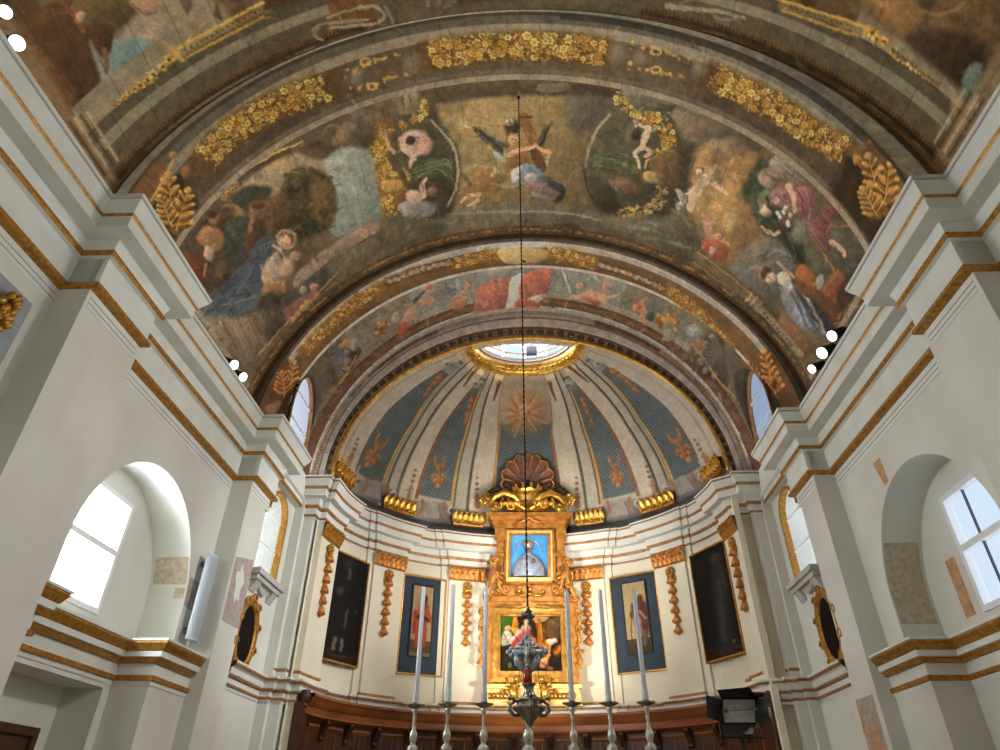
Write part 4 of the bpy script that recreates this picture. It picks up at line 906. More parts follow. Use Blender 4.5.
pt.mask(band(TH, -2, 20, 1.2)*band(v, .02, .92), (104,66,32), .95, 22); pt.mask(band(TH, 160, 182, 1.2)*band(v, .02, .92), (104,66,32), .95, 22)
acanthus(pt, (290,404), (294,362), 6, 7, ((176,112,48),(142,84,34),(206,150,74))); acanthus(pt, (284,396), (282,372), 5, 8, ((158,92,40),(132,74,30),(196,130,62)))
acanthus(pt, (776,398), (764,352), 6, 9, ((176,106,40),(140,80,30),(206,142,60))); acanthus(pt, (768,396), (748,362), 6, 6, ((150,96,40),(124,74,28),(190,130,56)))
pt.ell(774, 384, 6, 8, (170,100,40), .3, 1, .3); pt.ell(774, 384, 3, 5, (96,56,24)); pt.poly([(266,406),(284,402),(282,416),(268,414)], (150,112,76), .9, 2)
pt.joints(TH, Y, 5.2, 1.1, .15); pt.mottle(.11, 8, 6)
o = fast_grid('trim_11', P, pt.done(KP), M_FRESCO); struct(o, 'second transverse rib with gilded garlands in front of the presbytery', 'rib')
face(VAULT, RIBB, 8.79, 8.80, 400, 6, (76,66,54), [(0,.5,(84,58,30),1),(.5,1,(92,80,68),1)], 'trim_12', 'moulded near face of the second rib', 5)

# ---- presbytery vault, with a lunette window on each side
PC = 9.95; LH = .53; LS, LR = 7.45, .95
P, TH, Y = surf(RIBB, PRE1, 9.60, 10.92, 700, 120); v = (Y-9.6)/1.32
pt = Painter(P, (118,108,88))
pt.mask((TH > 38)*(TH < 142)*1.0, (136,144,138), .85, 10); pt.mask(((TH > 34)*(TH < 58))*1.0, (128,116,94), .8, 14); pt.mask((TH > 118)*1.0, (118,110,88), .7, 14)
pt.mask(band(v, .58, .72)*((TH > 55)*(TH < 150)), (158,148,130), .8, 8); pt.mask(band(v, .72, .80), (104,70,40), .9, 18); pt.mask(band(v, .80, .90), (134,84,44), .9, 22); pt.mask(band(v, .90, .95), (96,72,52), .9, 8); pt.mask(band(v, .95, 1.02), (184,178,166), 1, 6)
pt.mask(((TH < 44) | (TH > 136))*band(v, .78, .96), (112,74,62), .8, 16)
# flag and cherubs
pt.poly([(482,284),(512,278),(509,300),(506,318),(476,316),(474,308)], (180,104,82), 1, 1.2, 24, 1.3); pt.poly([(511,278),(524,276),(524,300),(512,318),(503,316),(508,298)], (214,202,182), 1, 1.0, 10, 1.2); pt.poly([(522,276),(546,268),(552,270),(547,292),(528,300),(520,298)], (186,102,78), 1, 1.2, 24, 1.2)
pt.poly([(528,298),(546,294),(543,300),(534,304)], (212,204,186), 1, 1); pt.poly([(515,302),(526,298),(540,306),(542,318),(524,318),(516,312)], (190,98,70), .95, 1.4, 22, .6); pt.poly([(545,272),(548,267),(552,274),(548,276)], (206,110,84), 1, 1)
pt.ell(498, 272, 12, 8, (172,162,140), 0, .85, .4, 12); pt.poly([(474,312),(500,316),(492,324),(476,322)], (176,124,108), .8, 2)
pt.putto([(458,298),(452,304)], (467,286), [[(462,292),(474,290)], [(456,302),(448,306)], [(460,296),(470,298)]], (206,146,112), 3.6, 3, (176,92,52), 8); pt.line([(446,284),(452,294)], (3,6), (110,110,104), .9, 1.2); pt.line([(458,288),(457,280)], 3, (176,174,164)); pt.poly([(456,300),(466,300),(462,310),(452,310)], (196,124,74), .9, 1.4)
pt.ell(432, 290, 10, 7, (172,146,126), 0, .85, .4, 16); pt.putto([(430,300),(420,304)], (425,288), [[(430,298),(438,302)]], (196,140,112), 3.4, 3.2, (184,110,74), 8); pt.ell(428, 286, 4, 4, (206,120,70), 0, .8)
pt.putto([(412,310),(406,322)], (414,304), [[(408,312),(402,322)]], (206,150,122), 3.2, 4, (150,90,60), 8); pt.poly([(400,326),(408,322),(406,334),(398,334)], (196,84,54), .9, 1.4); pt.line([(420,296),(412,302)], 2.4, (76,80,62)); pt.line([(424,292),(412,306)], 2, (84,88,68))
pt.ell(394, 306, 8, 9, (150,128,108), 0, .8, .4, 16); pt.ell(396, 318, 4, 6, (160,158,148), .3, .8)
for k in range(16): pt.ell(376+RNG.uniform(0,14), 322+RNG.uniform(0,14), 2, 2, ((184,104,52),(206,152,72),(140,70,38))[k % 3], 0, .9, .3)
pt.line([(562,268),(570,293)], 1.6, (206,206,192), 1, .5); pt.putto([(590,294),(604,298)], (580,286), [[(586,294),(574,297),(570,294)], [(604,298),(612,297),(618,295)], [(602,300),(606,304)]], (214,156,118), 3.8, 4, (172,110,70), 9); pt.line([(594,276),(600,282)], 2.4, (172,172,176)); pt.line([(588,280),(592,274)], 2.4, (176,166,150)); pt.poly([(600,288),(608,282),(608,292)], (206,120,84), .9, 1.2); pt.poly([(582,296),(600,302),(596,306),(584,300)], (196,92,66), .9, 1.2)
pt.ell(610, 284, 8, 8, (180,150,124), 0, .6, .5); pt.putto([(640,306),(646,316)], (636,308), [[(640,304),(646,298)], [(646,316),(645,324)]], (196,130,92), 3.6, 3.6, (170,92,52), 8); pt.poly([(648,312),(654,314),(652,322),(646,318)], (74,92,88), .9, 1.2)
for k in range(26): pt.ell(658+RNG.uniform(0,22), 312+RNG.uniform(0,18), 2.6, 2, ((196,122,46),(214,150,62),(150,84,34))[k % 3], RNG.uniform(0,3), .9, .3)
for k in range(8): pt.ell(664+RNG.uniform(0,10), 330+RNG.uniform(0,10), 2, 2, (164,156,140), 0, .7, .3)
# grisaille shells beside the lunettes
def shell(cx, cy, R, a0, a1, sq, col):
    pt.poly([(cx+R*1.5*math.cos(a0-.5), cy+R*1.3*math.sin(a0-.5)), (cx+R*1.6*math.cos((a0+a1)/2), cy+R*1.6*math.sin((a0+a1)/2)), (cx+R*1.5*math.cos(a1+.5), cy+R*1.3*math.sin(a1+.5)), (cx, cy)], (84,66,46), .9, 3, 14)
    for k in range(6):
        a_ = a0+(a1-a0)*k/5; pt.line([(cx,cy), (cx+R*math.cos(a_), cy+R*sq*math.sin(a_))], (2,6.5), col, .95, .8, 10); pt.line([(cx,cy), (cx+.95*R*math.cos(a_), cy+.95*R*sq*math.sin(a_))], (.8,3), (84,82,80), .8, .8, 6)
        pt.ell(cx+R*math.cos(a_), cy+R*sq*math.sin(a_), 3.4, 3, (150,148,144), a_, .6, .35)
shell(328, 360, 20, -1.3, .9, .9, (112,110,108)); shell(724, 356, 24, 2.0, 4.2, .9, (122,114,106))
pt.ell(354, 346, 6, 6, (134,132,126), 0, .9, .3); pt.ell(358, 350, 3, 3, (84,80,76)); pt.line([(356,356),(348,372),(340,384)], 2, (186,124,52)); pt.ell(346,344,4,5,(190,128,66),.4,.8); pt.ell(340,338,4,3,(164,100,54),.2,.8)
pt.ell(694, 332, 8, 6, (166,164,160), .4, .9, .35, 20); pt.line([(692,344),(706,362),(720,382),(736,398)], 2.2, (190,130,66)); pt.ell(700, 344, 5, 6, (164,106,64), .3, .8)
pt.mask(((TH < 30) | (TH > 150))*band(v, .0, .62), (92,80,66), .55, 14)
pt.strokes(500, 6); pt.joints(TH, Y, 5.2, 2.0, .14); pt.mottle(.10, 8, 7)
C = pt.done(KP)
# cut the lunette openings out of the shell
Zl, Yl = P[...,2], P[...,1]-SHEAR*P[...,0]
LT = lambda y: LS+LR*np.sqrt(np.clip(1-((y-PC)/LH)**2, 0, 1))
keep = ~((np.abs(Yl-PC) < LH) & (Zl < LT(Yl)))
o = fast_grid('ceiling', P, C, M_FRESCO)
bm = bmesh.new(); bm.from_mesh(o.data); bm.verts.ensure_lookup_table(); kf = keep.ravel()
bmesh.ops.delete(bm, geom=[f for f in bm.faces if not any(kf[q.index] for q in f.verts)], context='FACES'); bm.to_mesh(o.data); bm.free()
struct(o, 'presbytery vault painted with cherubs carrying a red flag with a white cross', 'vault')
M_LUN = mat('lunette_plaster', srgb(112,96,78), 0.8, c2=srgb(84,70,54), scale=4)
for s in (-1, 1):
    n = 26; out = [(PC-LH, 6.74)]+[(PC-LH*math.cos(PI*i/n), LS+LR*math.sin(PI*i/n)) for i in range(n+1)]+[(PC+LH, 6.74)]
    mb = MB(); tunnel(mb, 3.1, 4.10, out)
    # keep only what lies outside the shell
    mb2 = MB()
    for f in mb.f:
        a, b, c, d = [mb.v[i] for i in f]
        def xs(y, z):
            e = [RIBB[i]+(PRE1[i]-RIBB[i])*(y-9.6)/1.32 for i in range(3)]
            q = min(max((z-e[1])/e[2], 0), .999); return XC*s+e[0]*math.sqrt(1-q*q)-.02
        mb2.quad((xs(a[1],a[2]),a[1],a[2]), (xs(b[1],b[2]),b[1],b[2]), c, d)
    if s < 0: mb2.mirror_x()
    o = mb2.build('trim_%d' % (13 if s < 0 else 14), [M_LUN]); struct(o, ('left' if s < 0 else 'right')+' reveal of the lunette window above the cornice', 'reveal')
    mb = MB(); o2 = [(PC+(y-PC)*.92, z-.05 if z > 7 else z) for y, z in out]
    for a, b, c, d in zip(out[:-1], out[1:], o2[1:], o2[:-1]):
        mb.quad((4.05,a[0],a[1]),(4.05,b[0],b[1]),(4.05,c[0],c[1]),(4.05,d[0],d[1])); mb.quad((4.05,d[0],d[1]),(4.05,c[0],c[1]),(4.12,c[0],c[1]),(4.12,d[0],d[1]))
    if s < 0: mb.mirror_x()
    o = mb.build('window_%d' % (5 if s < 0 else 6), [M_OCHRE]); struct(o, ('left' if s < 0 else 'right')+' lunette window with an ochre rim above the presbytery cornice', 'window')
    mb = MB(); mb.add([(4.10, y, z) for y, z in out], [tuple(range(len(out)))])
    if s < 0: mb.mirror_x()
    mb.build('window_glass', M_GLASS2 if s > 0 else M_GLASS3, o)
    for z in (7.35, 7.9):
        mb = MB(); mb.box(4.085, 4.10, PC-LH*.8, PC+LH*.8, z, z+.03)
        if s < 0: mb.mirror_x()
        mb.build('glazing_bar', M_FRAME, o)

# ---- arch in front of the apse, built up of mouldings
ARCH = (3.70, 6.90, 3.21)
def lerp3(t): return tuple(PRE1[i]+(ARCH[i]-PRE1[i])*t for i in range(3))
steps = [(0,10.92),(.12,10.96),(.14,10.93),(.30,10.93),(.34,10.98),(.60,11.0),(.66,11.05),(.90,11.06),(.93,11.03),(1.0,11.04),(1.0,11.30)]
rows_, ths, ys, ts = [], [], [], []
for (t0, y0), (t1, y1) in zip(steps[:-1], steps[1:]):
    for k in range(6):
        q = k/6; t = t0+(t1-t0)*q; y = y0+(y1-y0)*q; p, th, _ = surf(lerp3(t), lerp3(t), y, y, 640, 1); rows_.append(p[:,0]); ts.append(t if y <= 11.05 or t < 1 else 1.0+(y-11.04))
P = np.stack(rows_, 1); th = np.linspace(-1.5, 181.5, 640); TH = np.repeat(th[:,None], len(ts), 1); V = np.repeat(np.array(ts)[None], 640, 0)
pt = Painter(P, (120,104,88))
rib_bands(pt, V, TH, [(-.1,.12,(176,170,160),1),(.12,.32,(150,142,136),1),(.32,.36,(108,92,82),1),(.36,.62,(176,168,158),1),(.62,.90,(94,70,48),1),(.90,1.3,(176,160,136),1)])
pt.mask(band(V, .10, .32)*((TH > 112)*(TH < 160)), (116,76,72), .9, 16); pt.mask(band(V, .14, .30)*(TH < 62), (120,92,80), .8, 16)
pt.mask(band(V, .16, .27)*((np.abs((TH*1.15) % 1-.5) < .3)*((TH < 36) | (TH > 134))), (206,180,152), .9, 8)
pt.mask(band(V, .66, .86)*(np.sin(TH*1.9) > .1), (150,124,98), .8, 14); pt.mask(band(V, .72, .80)*(np.sin(TH*3.7) > .2), (54,46,48), .8, 8)
pt.mask(band(V, .36, .62)*(TH > 120), (178,172,182), .6, 10); pt.mask(band(V, .36, .62)*(TH < 50), (166,162,170), .6, 10)
pt.mottle(.10, 7, 5)
o = fast_grid('trim_15', P, pt.done(KP), M_FRESCO, smooth=True); struct(o, 'moulded arch between the presbytery and the apse', 'arch')
mb = MB()
pts = [(lambda a: (XC-(ARCH[0]-.02)*math.cos(a), 11.02, ARCH[1]+(ARCH[2]-.02)*math.sin(a)))(PI*i/120) for i in range(121)]
mb.tube(pts, .042, 8)
o = mb.build('trim_16', [M_GOLD], smooth=True); struct(o, 'bright gilded bead round the apse arch', 'moulding')
# ================================================================ half dome of the apse
DX, DY, DA, DB, DZ, DH = -0.06, 11.0, 3.70, 3.10, 6.90, 3.21
ELT = 70.5
def dome_pt(a, el, inset=0.0):
    """a, el in degrees (arrays ok)"""
    A, E = np.radians(a), np.radians(el); c = np.cos(E)
    n = np.stack([np.sin(A)*c/DA, np.cos(A)*c/DB, np.sin(E)/DH], -1); n /= np.linalg.norm(n, axis=-1, keepdims=True)
    return np.stack([DX+DA*np.sin(A)*c, DY+DB*np.cos(A)*c, DZ+DH*np.sin(E)], -1)-n*np.asarray(inset)[...,None]
na, ne = 720, 250
A_ = np.linspace(-90.5, 90.5, na)[:,None]*np.ones((1, ne)); EL = np.ones((na, 1))*np.linspace(-.0, ELT, ne)[None]
B_ = np.abs(A_+.7)
it = lambda xs, ys: np.interp(EL, xs, ys)
cH = it([0,41,60,68], [12,12.6,17,19]); l2i = it([0,41,62,68], [27,28.6,32.2,34]); l2o = it([0,41,62,68], [42.5,41.5,38.5,37.5])
l1i = it([0,37,61,68], [57.5,56.5,61.5,64.5]); l1o = it([0,35,61,68], [73,75,71.8,70])
def inb(x, a, b, e=.35): return np.clip((x-a)/e+.5, 0, 1)*np.clip((b-x)/e+.5, 0, 1)
g1 = l2i-cH; g2 = l1i-l2o; g3 = 92-l1o
hgt = .06*inb(B_, cH+.04*g1, cH+.60*g1)+.03*inb(B_, cH+.66*g1, cH+.94*g1)+.06*inb(B_, l2o+.04*g2, l2o+.52*g2)+.03*inb(B_, l2o+.58*g2, l2o+.84*g2)+.05*inb(B_, l1o+.2, l1o+10)
hgt = hgt*np.clip((EL-2.5)/1.0, 0, 1)*np.clip((ELT-3-EL)/1.5, 0, 1)
P = dome_pt(A_, EL, hgt); P[...,1] += skew(P[...,0], P[...,1])
pt = Painter(P, (176,168,150), warp=.5)
cr = np.where(B_ < 26, 1, 0)
# strips
rib_c, strip_c, line_c = (196,184,164), (176,170,154), (92,92,86)
pt.mask(inb(B_, cH+.04*g1, cH+.60*g1), rib_c, 1, 8); pt.mask(inb(B_, cH+.66*g1, cH+.94*g1), strip_c, 1, 8); pt.mask(inb(B_, cH+.60*g1, cH+.66*g1), line_c, .9, 6); pt.mask(inb(B_, cH+.94*g1, cH+1.02*g1), (110,110,104), .8, 6)
pt.mask(inb(B_, l2o+.04*g2, l2o+.52*g2), rib_c, 1, 8); pt.mask(inb(B_, l2o+.58*g2, l2o+.84*g2), strip_c, 1, 8); pt.mask(inb(B_, l2o+.52*g2, l2o+.58*g2), line_c, .9, 6); pt.mask(inb(B_, l2o+.84*g2, l2o+.90*g2), line_c, .9, 6)
pt.mask(inb(B_, l1o, 92), (186,176,160), 1, 8)
# lattice panels
arc = np.radians(A_)*3.4*np.cos(np.radians(EL)); hh = np.radians(EL)*3.2
def lattice(lo, hi, bot, top, base, a0=None):
    m = inb(B_ if a0 is None else A_, lo, hi)*inb(EL, bot, top, .8)
    pt.mask(m, base, 1, 10)
    u, w = (arc+hh)/.088, (arc-hh)/.088
    l = np.clip(1-np.minimum(np.abs(u % 1-.5), np.abs(w % 1-.5))/.22, 0, 1)
    pt.mask(m*l, (136,146,146), .75, 8)
lattice(-cH-.7, cH-.7, 13, 47, (78,94,104), 1); lattice(l2i, l2o, 11.5, 60, (78,92,102)); lattice(l1i, l1o, 10, 61, (78,92,100))
for lo, hi, tp in ((l2i, l2o, 64), (l1i, l1o, 66)):
    pt.mask(inb(B_, lo, hi)*inb(EL, 59.5, tp, .6), (142,148,138), 1, 10)
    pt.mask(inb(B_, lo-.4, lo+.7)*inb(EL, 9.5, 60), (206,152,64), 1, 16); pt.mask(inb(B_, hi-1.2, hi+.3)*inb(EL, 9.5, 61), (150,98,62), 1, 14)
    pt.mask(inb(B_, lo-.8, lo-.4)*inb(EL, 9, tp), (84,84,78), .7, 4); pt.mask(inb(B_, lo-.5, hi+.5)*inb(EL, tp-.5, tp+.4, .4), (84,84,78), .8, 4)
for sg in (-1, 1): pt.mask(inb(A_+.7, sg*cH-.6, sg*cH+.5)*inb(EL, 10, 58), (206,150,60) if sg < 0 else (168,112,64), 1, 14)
pt.mask(inb(B_, -1, cH)*inb(EL, 46, 66, 2), (164,152,130), .9, 8)
# bottom band
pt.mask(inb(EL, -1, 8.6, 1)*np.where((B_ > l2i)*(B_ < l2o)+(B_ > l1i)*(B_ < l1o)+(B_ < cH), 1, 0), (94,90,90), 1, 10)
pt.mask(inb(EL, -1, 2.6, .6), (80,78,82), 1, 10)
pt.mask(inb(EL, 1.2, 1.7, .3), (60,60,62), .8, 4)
# ornaments (orange foliage, grey shells, pendants)
OR = (186,112,52)
def sprig(x, y, ang, s=1.0, c=OR):
    d = np.array([math.cos(ang), math.sin(ang)]); n = np.array([-d[1], d[0]]); o = np.array([x, y])
    pt.line([o-d*11*s, o+d*6*s], (4.5*s, 2.5*s), c, 1, .7, 20)
    for sg in (-1, 1):
        pt.line([o+d*3*s, o+d*8*s+n*sg*3.4*s, o+d*14*s+n*sg*4.2*s], (3*s, 1.6*s), c, 1, .6, 20); pt.line([o-d*4*s, o-d*1*s+n*sg*4*s, o-d*4*s+n*sg*5.6*s], (3*s, 1.6*s), c, 1, .6, 20)
        pt.ell(*(o-d*7*s+n*sg*2.6*s), 2.2*s, 2.2*s, c, 0, 1, .3, 16)
    pt.ell(*(o-d*12*s), 1.8*s, 1.8*s, (196,120,70), 0, 1, .3)
    pt.line([o+n*1.2*s-d*9*s, o+n*1.0*s+d*5*s], .9*s, (112,62,30), .7, .5, 4)
def hanging(pts, c=OR, r=2.6):
    Q = spline(pts, False, 4); pt.line(pts, (r*1.6, r*.8), c, 1, .7, 22)
    for i, q in enumerate(Q): pt.ell(q[0]+(-1)**i*1.2, q[1], r*(1-.5*i/len(Q)), r*.8*(1-.5*i/len(Q)), np.array(c)*(1.1 if i % 2 else .85), 0, .9, .3, 12)
sprig(375, 452, -1.05, 1.3); sprig(439, 473, -1.5, 1.15); sprig(616, 472, -1.75, 1.15); sprig(681, 447, -2.1, 1.3)
hanging([(441,376),(432,386),(424,396)]); hanging([(472,398),(469,410),(465,424)], r=2.4); hanging([(582,398),(586,408),(593,424)], r=2.2); hanging([(612,370),(624,378),(638,392)])
for x, y in ((449,364),(478,384),(570,386),(600,364)): pt.ell(x, y, 6.5, 4.5, (164,164,158), .3, .9, .3, 26); pt.ell(x-2, y, 2, 1.6, (104,106,104), 0, .9, .3); pt.ell(x+3, y+1, 1.6, 1.2, (112,112,110), 0, .9, .3)
for (x0, y0), (x1, y1) in (((499,383),(494,400)), ((477,368),(464,386)), ((549,383),(556,400)), ((566,364),(588,382))):
    pt.line([(x0,y0),(x1,y1)], (3.6,1.8), (132,86,52), 1, .6, 20); pt.ell(x0, y0, 2.6, 2.2, (150,104,62), 0, 1, .3)
for (x, y, a_) in ((353,452,-1.2), (412,484,-1.35), (477,492,-1.55), (577,492,-1.6), (651,480,-1.9), (702,452,-2.1)):
    d = np.array([math.cos(a_), math.sin(a_)]); o = np.array([x, y])
    pt.line([o-d*14, o-d*2], (6,3.4), (168,118,92), 1, .8, 20); pt.line([o-d*6+np.array([-3,0]), o-d*6+np.array([3,0])], 2, (168,116,86))
    for k in range(3): pt.ell(*(o+d*(3+5.5*k)), 2.2-.3*k, 2-.3*k, (150,104,82), 0, 1, .3)
# shells and scrolls at the foot of the panels
for (x, y, t_) in ((376,487,.35), (433,507,.12), (619,505,-.15), (683,482,-.35)):
    c_, s_ = math.cos(t_), math.sin(t_)
    R2 = lambda u, w: (x+u*c_-w*s_, y+u*s_+w*c_)
    pt.poly([R2(-24,10), R2(-14,-4), R2(14,-4), R2(24,10), R2(10,14), R2(-10,14)], (128,124,122), .95, 2, 14)
    for k in range(-2, 3): pt.line([R2(k*1.2,-5), R2(k*3.2,9)], (2.2,4), (156,152,150), .95, .6, 8); pt.line([R2(k*2.2+1.2,-2), R2(k*3.4+1.6,9)], .9, (100,98,98), .8, .5, 4)
    for sg in (-1, 1):
        pt.line([R2(sg*11,-5), R2(sg*10,3), R2(sg*14,9)], (3.4,2.4), (166,108,78), 1, .7, 16); pt.ell(*R2(sg*19,1), 4.2, 4.2, (172,168,160), 0, 1, .2); pt.ell(*R2(sg*18.6,1), 2, 2, (110,108,104), 0, 1, .3)
        pt.line([R2(sg*22,-14), R2(sg*23,-2), R2(sg*19,5)], 2.4, (170,164,154), .9, .7)
# golden rays at the top of the middle panel
pt.ell(525, 412, 21, 20, (188,140,96), 0, .9, .5, 18)
for k in range(34):
    a_ = 2*PI*k/34+RNG.uniform(-.08,.08); r0, r1 = RNG.uniform(4,9), RNG.uniform(17,27); x0, y0 = 524, 414
    pt.line([(x0+r0*math.cos(a_), y0+r0*.9*math.sin(a_)), (x0+r1*math.cos(a_), y0+r1*math.sin(a_)*.95)], (2.4,1.4), ((196,132,84),(176,112,68),(210,160,112))[k % 3], .8, .7, 12)
pt.ell(525, 411, 5, 6, (206,166,120), 0, .9, .4); pt.ell(522, 410, 1.5, 1.5, (150,96,62), 0, .7, .4); pt.ell(529, 412, 1.5, 1.5, (150,96,62), 0, .7, .4)
pt.mottle(.06, 9, 9, .05, .08)
M_DOME = paint_mat('dome_paint', 0.75, 0.08, 7.0, bump=0.03)
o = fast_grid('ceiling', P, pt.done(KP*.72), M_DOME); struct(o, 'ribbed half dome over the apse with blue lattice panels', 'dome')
# attic strip under the dome
AT = np.linspace(-95, 95, 160)
mb = MB(); path = [(DX+DA*math.sin(math.radians(a)), DY+DB*math.cos(math.radians(a))) for a in AT]
mb.sweep(path, [(0,6.70),(0,6.92)], [0])
M_ATTIC = mat('attic_grey', srgb(106,104,106), 0.85, c2=srgb(88,86,90), scale=3)
o = mb.build('wall_apse_attic', [M_ATTIC]); struct(o, 'dark grey attic strip between apse cornice and dome', 'wall')

# oculus
def ring(el_or_r, n=80):
    return None
zt = DZ+DH*math.sin(math.radians(ELT)); ct = math.cos(math.radians(ELT))
def ell_ring(f, z, a0=-88, a1=88, n=80):
    return [(DX+DA*ct*f*math.sin(math.radians(a)), DY+DB*ct*f*math.cos(math.radians(a)), z) for a in np.linspace(a0, a1, n+1)]
mb = MB()
prof = [(1.03,-.10),(1.01,-.13),(.985,-.12),(.97,-.06),(.945,-.06),(.91,.0),(.885,.05),(.875,.10)]
G_ = np.array([[ (x, y+SHEAR*0, z) for x, y, z in ell_ring(f, zt+dz)] for f, dz in prof])
mb.grid(G_)
for i, (x, y, z) in enumerate(ell_ring(.925, zt-.03, -86, 86, 28)): mb.ball((x, y, z), .045, 8, 0, (1,1,.8))
for i, (x, y, z) in enumerate(ell_ring(1.0, zt-.125, -87, 87, 64)): mb.ball((x, y, z), .022, 6)
o = mb.build('trim_17', [M_GOLD], smooth=True); struct(o, 'gilded egg and leaf ring round the oculus', 'moulding')
M_LGLASS = M_GLASS.copy(); M_LGLASS.name = 'lantern_glass'
for n in M_LGLASS.node_tree.nodes:
    if n.type == 'BSDF_TRANSPARENT': n.inputs['Color'].default_value = (.55,.66,.80,1)
M_LANT = mat('lantern_white', srgb(236,236,232), 0.7)
mb = MB()
levels = [(.88,.08),(.88,.14),(.84,.15),(.84,.19),(.79,.20)]
mb.grid(np.array([ell_ring(f, zt+dz) for f, dz in levels]))
for k in range(7):
    a = -78+26*k
    for (f, z0, z1) in ((.79,.20,.95),):
        q = ell_ring(f, 0, a-2, a+2, 1); q2 = ell_ring(f+.08, 0, a-2, a+2, 1)
        mb.add([(q[0][0],q[0][1],zt+z0),(q[1][0],q[1][1],zt+z0),(q2[1][0],q2[1][1],zt+z0),(q2[0][0],q2[0][1],zt+z0),(q[0][0],q[0][1],zt+z1),(q[1][0],q[1][1],zt+z1),(q2[1][0],q2[1][1],zt+z1),(q2[0][0],q2[0][1],zt+z1)],
               [(0,1,5,4),(1,2,6,5),(2,3,7,6),(3,0,4,7)])
mb.grid(np.array([ell_ring(f, zt+dz) for f, dz in [(.70,.48),(.66,.49),(.66,.53),(.70,.54)]])); mb.grid(np.array([ell_ring(f, zt+dz) for f, dz in [(.76,.95),(.62,.97),(.60,1.05),(.76,1.06)]]))
o = mb.build('ceiling_lantern', [M_LANT], smooth=False); struct(o, 'bright white lantern above the oculus', 'lantern')
mb = MB(); mb.grid(np.array([ell_ring(f, zt+dz) for f, dz in [(.85,.20),(.85,.95)]])); struct(mb.build('window_7', M_LGLASS), 'glazing of the lantern above the oculus', 'window')
mb = MB(); mb.grid(np.array([ell_ring(f, zt+dz) for f, dz in [(.78,.30),(.76,.305),(.76,.325),(.78,.33)]])); mb.grid(np.array([ell_ring(f, zt+dz) for f, dz in [(.87,.135),(.835,.138),(.835,.150),(.87,.153)]]))
mb.grid(np.array([ell_ring(f, zt+dz) for f, dz in [(.655,.50),(.65,.505),(.65,.52),(.655,.525)]]))
o = mb.build('trim_18', [M_OCHRE]); struct(o, 'thin ochre lines inside the lantern', 'moulding')
# grey box hanging in the lantern
c = on_y(531.5, 351, 11.45); t = thing('sensor_box', 'small grey box hanging on a rod inside the bright oculus', 'box', (c[0], c[1], c[2]))
mb = MB(); s_ = .115; mb.box(c[0]-s_, c[0]+s_, c[1]-.04, c[1]+.04, c[2]-.10, c[2]+.10); mb.box(c[0]-s_*.9, c[0]+s_*.9, c[1]-.046, c[1]+.046, c[2]-.085, c[2]+.085)
M_BOX = mat('box_grey', srgb(104,108,118), 0.6); mb.build('housing', M_BOX, t, sh=False)
mb = MB(); mb.tube([(c[0],c[1],c[2]+.09),(c[0],c[1],zt+1.0)], .02, 6); mb.build('rod', M_BOX, t, sh=False)
mb = MB(); mb.box(DX-DA*ct*.7, DX+DA*ct*.7, c[1]-.015, c[1]+.015, zt+.98, zt+1.02); struct(mb.build('trim_19', [M_LANT], sh=False), 'white tie bar across the top of the lantern', 'bar')
# ================================================================ furnishings
M_CARVED = mat('carved_gilt_wood', srgb(204,142,66), 0.42, 0.35, c2=srgb(156,98,38), scale=9, bump=0.15, bscale=25)
M_CREAMG = mat('cream_gilt', srgb(236,206,140), 0.5, 0.2, c2=srgb(220,176,96), scale=10)
M_SHELL = mat('shell_plum', srgb(140,100,88), 0.6, c2=srgb(112,78,70), scale=8)
M_OCHREG = mat('husk_gilding', srgb(212,146,72), 0.45, 0.4, c2=srgb(172,104,44), scale=12)
M_DARKLEAF = mat('dark_leaf', srgb(64,54,44), 0.6, 0.2, c2=srgb(92,74,48), scale=10)
M_NAVY = mat('navy_mount', srgb(48,60,74), 0.8, c2=srgb(42,53,66), scale=3)
M_BLACK = mat('matt_black', srgb(20,20,22), 0.6)
M_STEEL = mat('silvered_metal', srgb(190,186,172), 0.33, 0.5, c2=srgb(128,124,110), scale=14)
M_PEWTER = mat('dark_silver', srgb(158,152,136), 0.28, 0.8, c2=srgb(84,80,70), scale=18)
M_BLUEGREY = mat('silver_cross', srgb(156,164,168), 0.45, 0.35, c2=srgb(104,114,120), scale=20)
M_WAX = mat('candle_wax', srgb(170,174,180), 0.5)
M_RED = mat('red_glass', srgb(150,10,22), 0.2)
M_CHAIN = mat('chain_iron', srgb(34,32,30), 0.5, 0.5)
M_OAK = mat('panelling_wood', srgb(158,92,46), 0.38, c2=srgb(110,60,28), scale=2.0, stretch=(.5,.5,2))
M_OAKD = mat('panelling_wood_dark', srgb(74,40,22), 0.5, c2=srgb(50,26,15), scale=5)
M_CANVAS = paint_mat('canvas', 0.6, 0.12, 14, spec=0.12)
M_BLUE = mat('niche_blue', srgb(58,138,206), 0.6, c2=srgb(92,172,226), scale=3)
M_SILVERL = mat('statue_silver', srgb(190,198,214), 0.4, 0.4, c2=srgb(140,152,178), scale=16)
def apse_at(a, of=0.0):
    r = math.radians(a); nx, ny = math.sin(r)/AA, math.cos(r)/AB; L = math.hypot(nx, ny)
    x, y = AX+AA*math.sin(r)-of*nx/L, AY+AB*math.cos(r)-of*ny/L
    return np.array([x, y+float(skew(x, y))]), np.array([-nx/L, -ny/L])   # plan point, inward normal

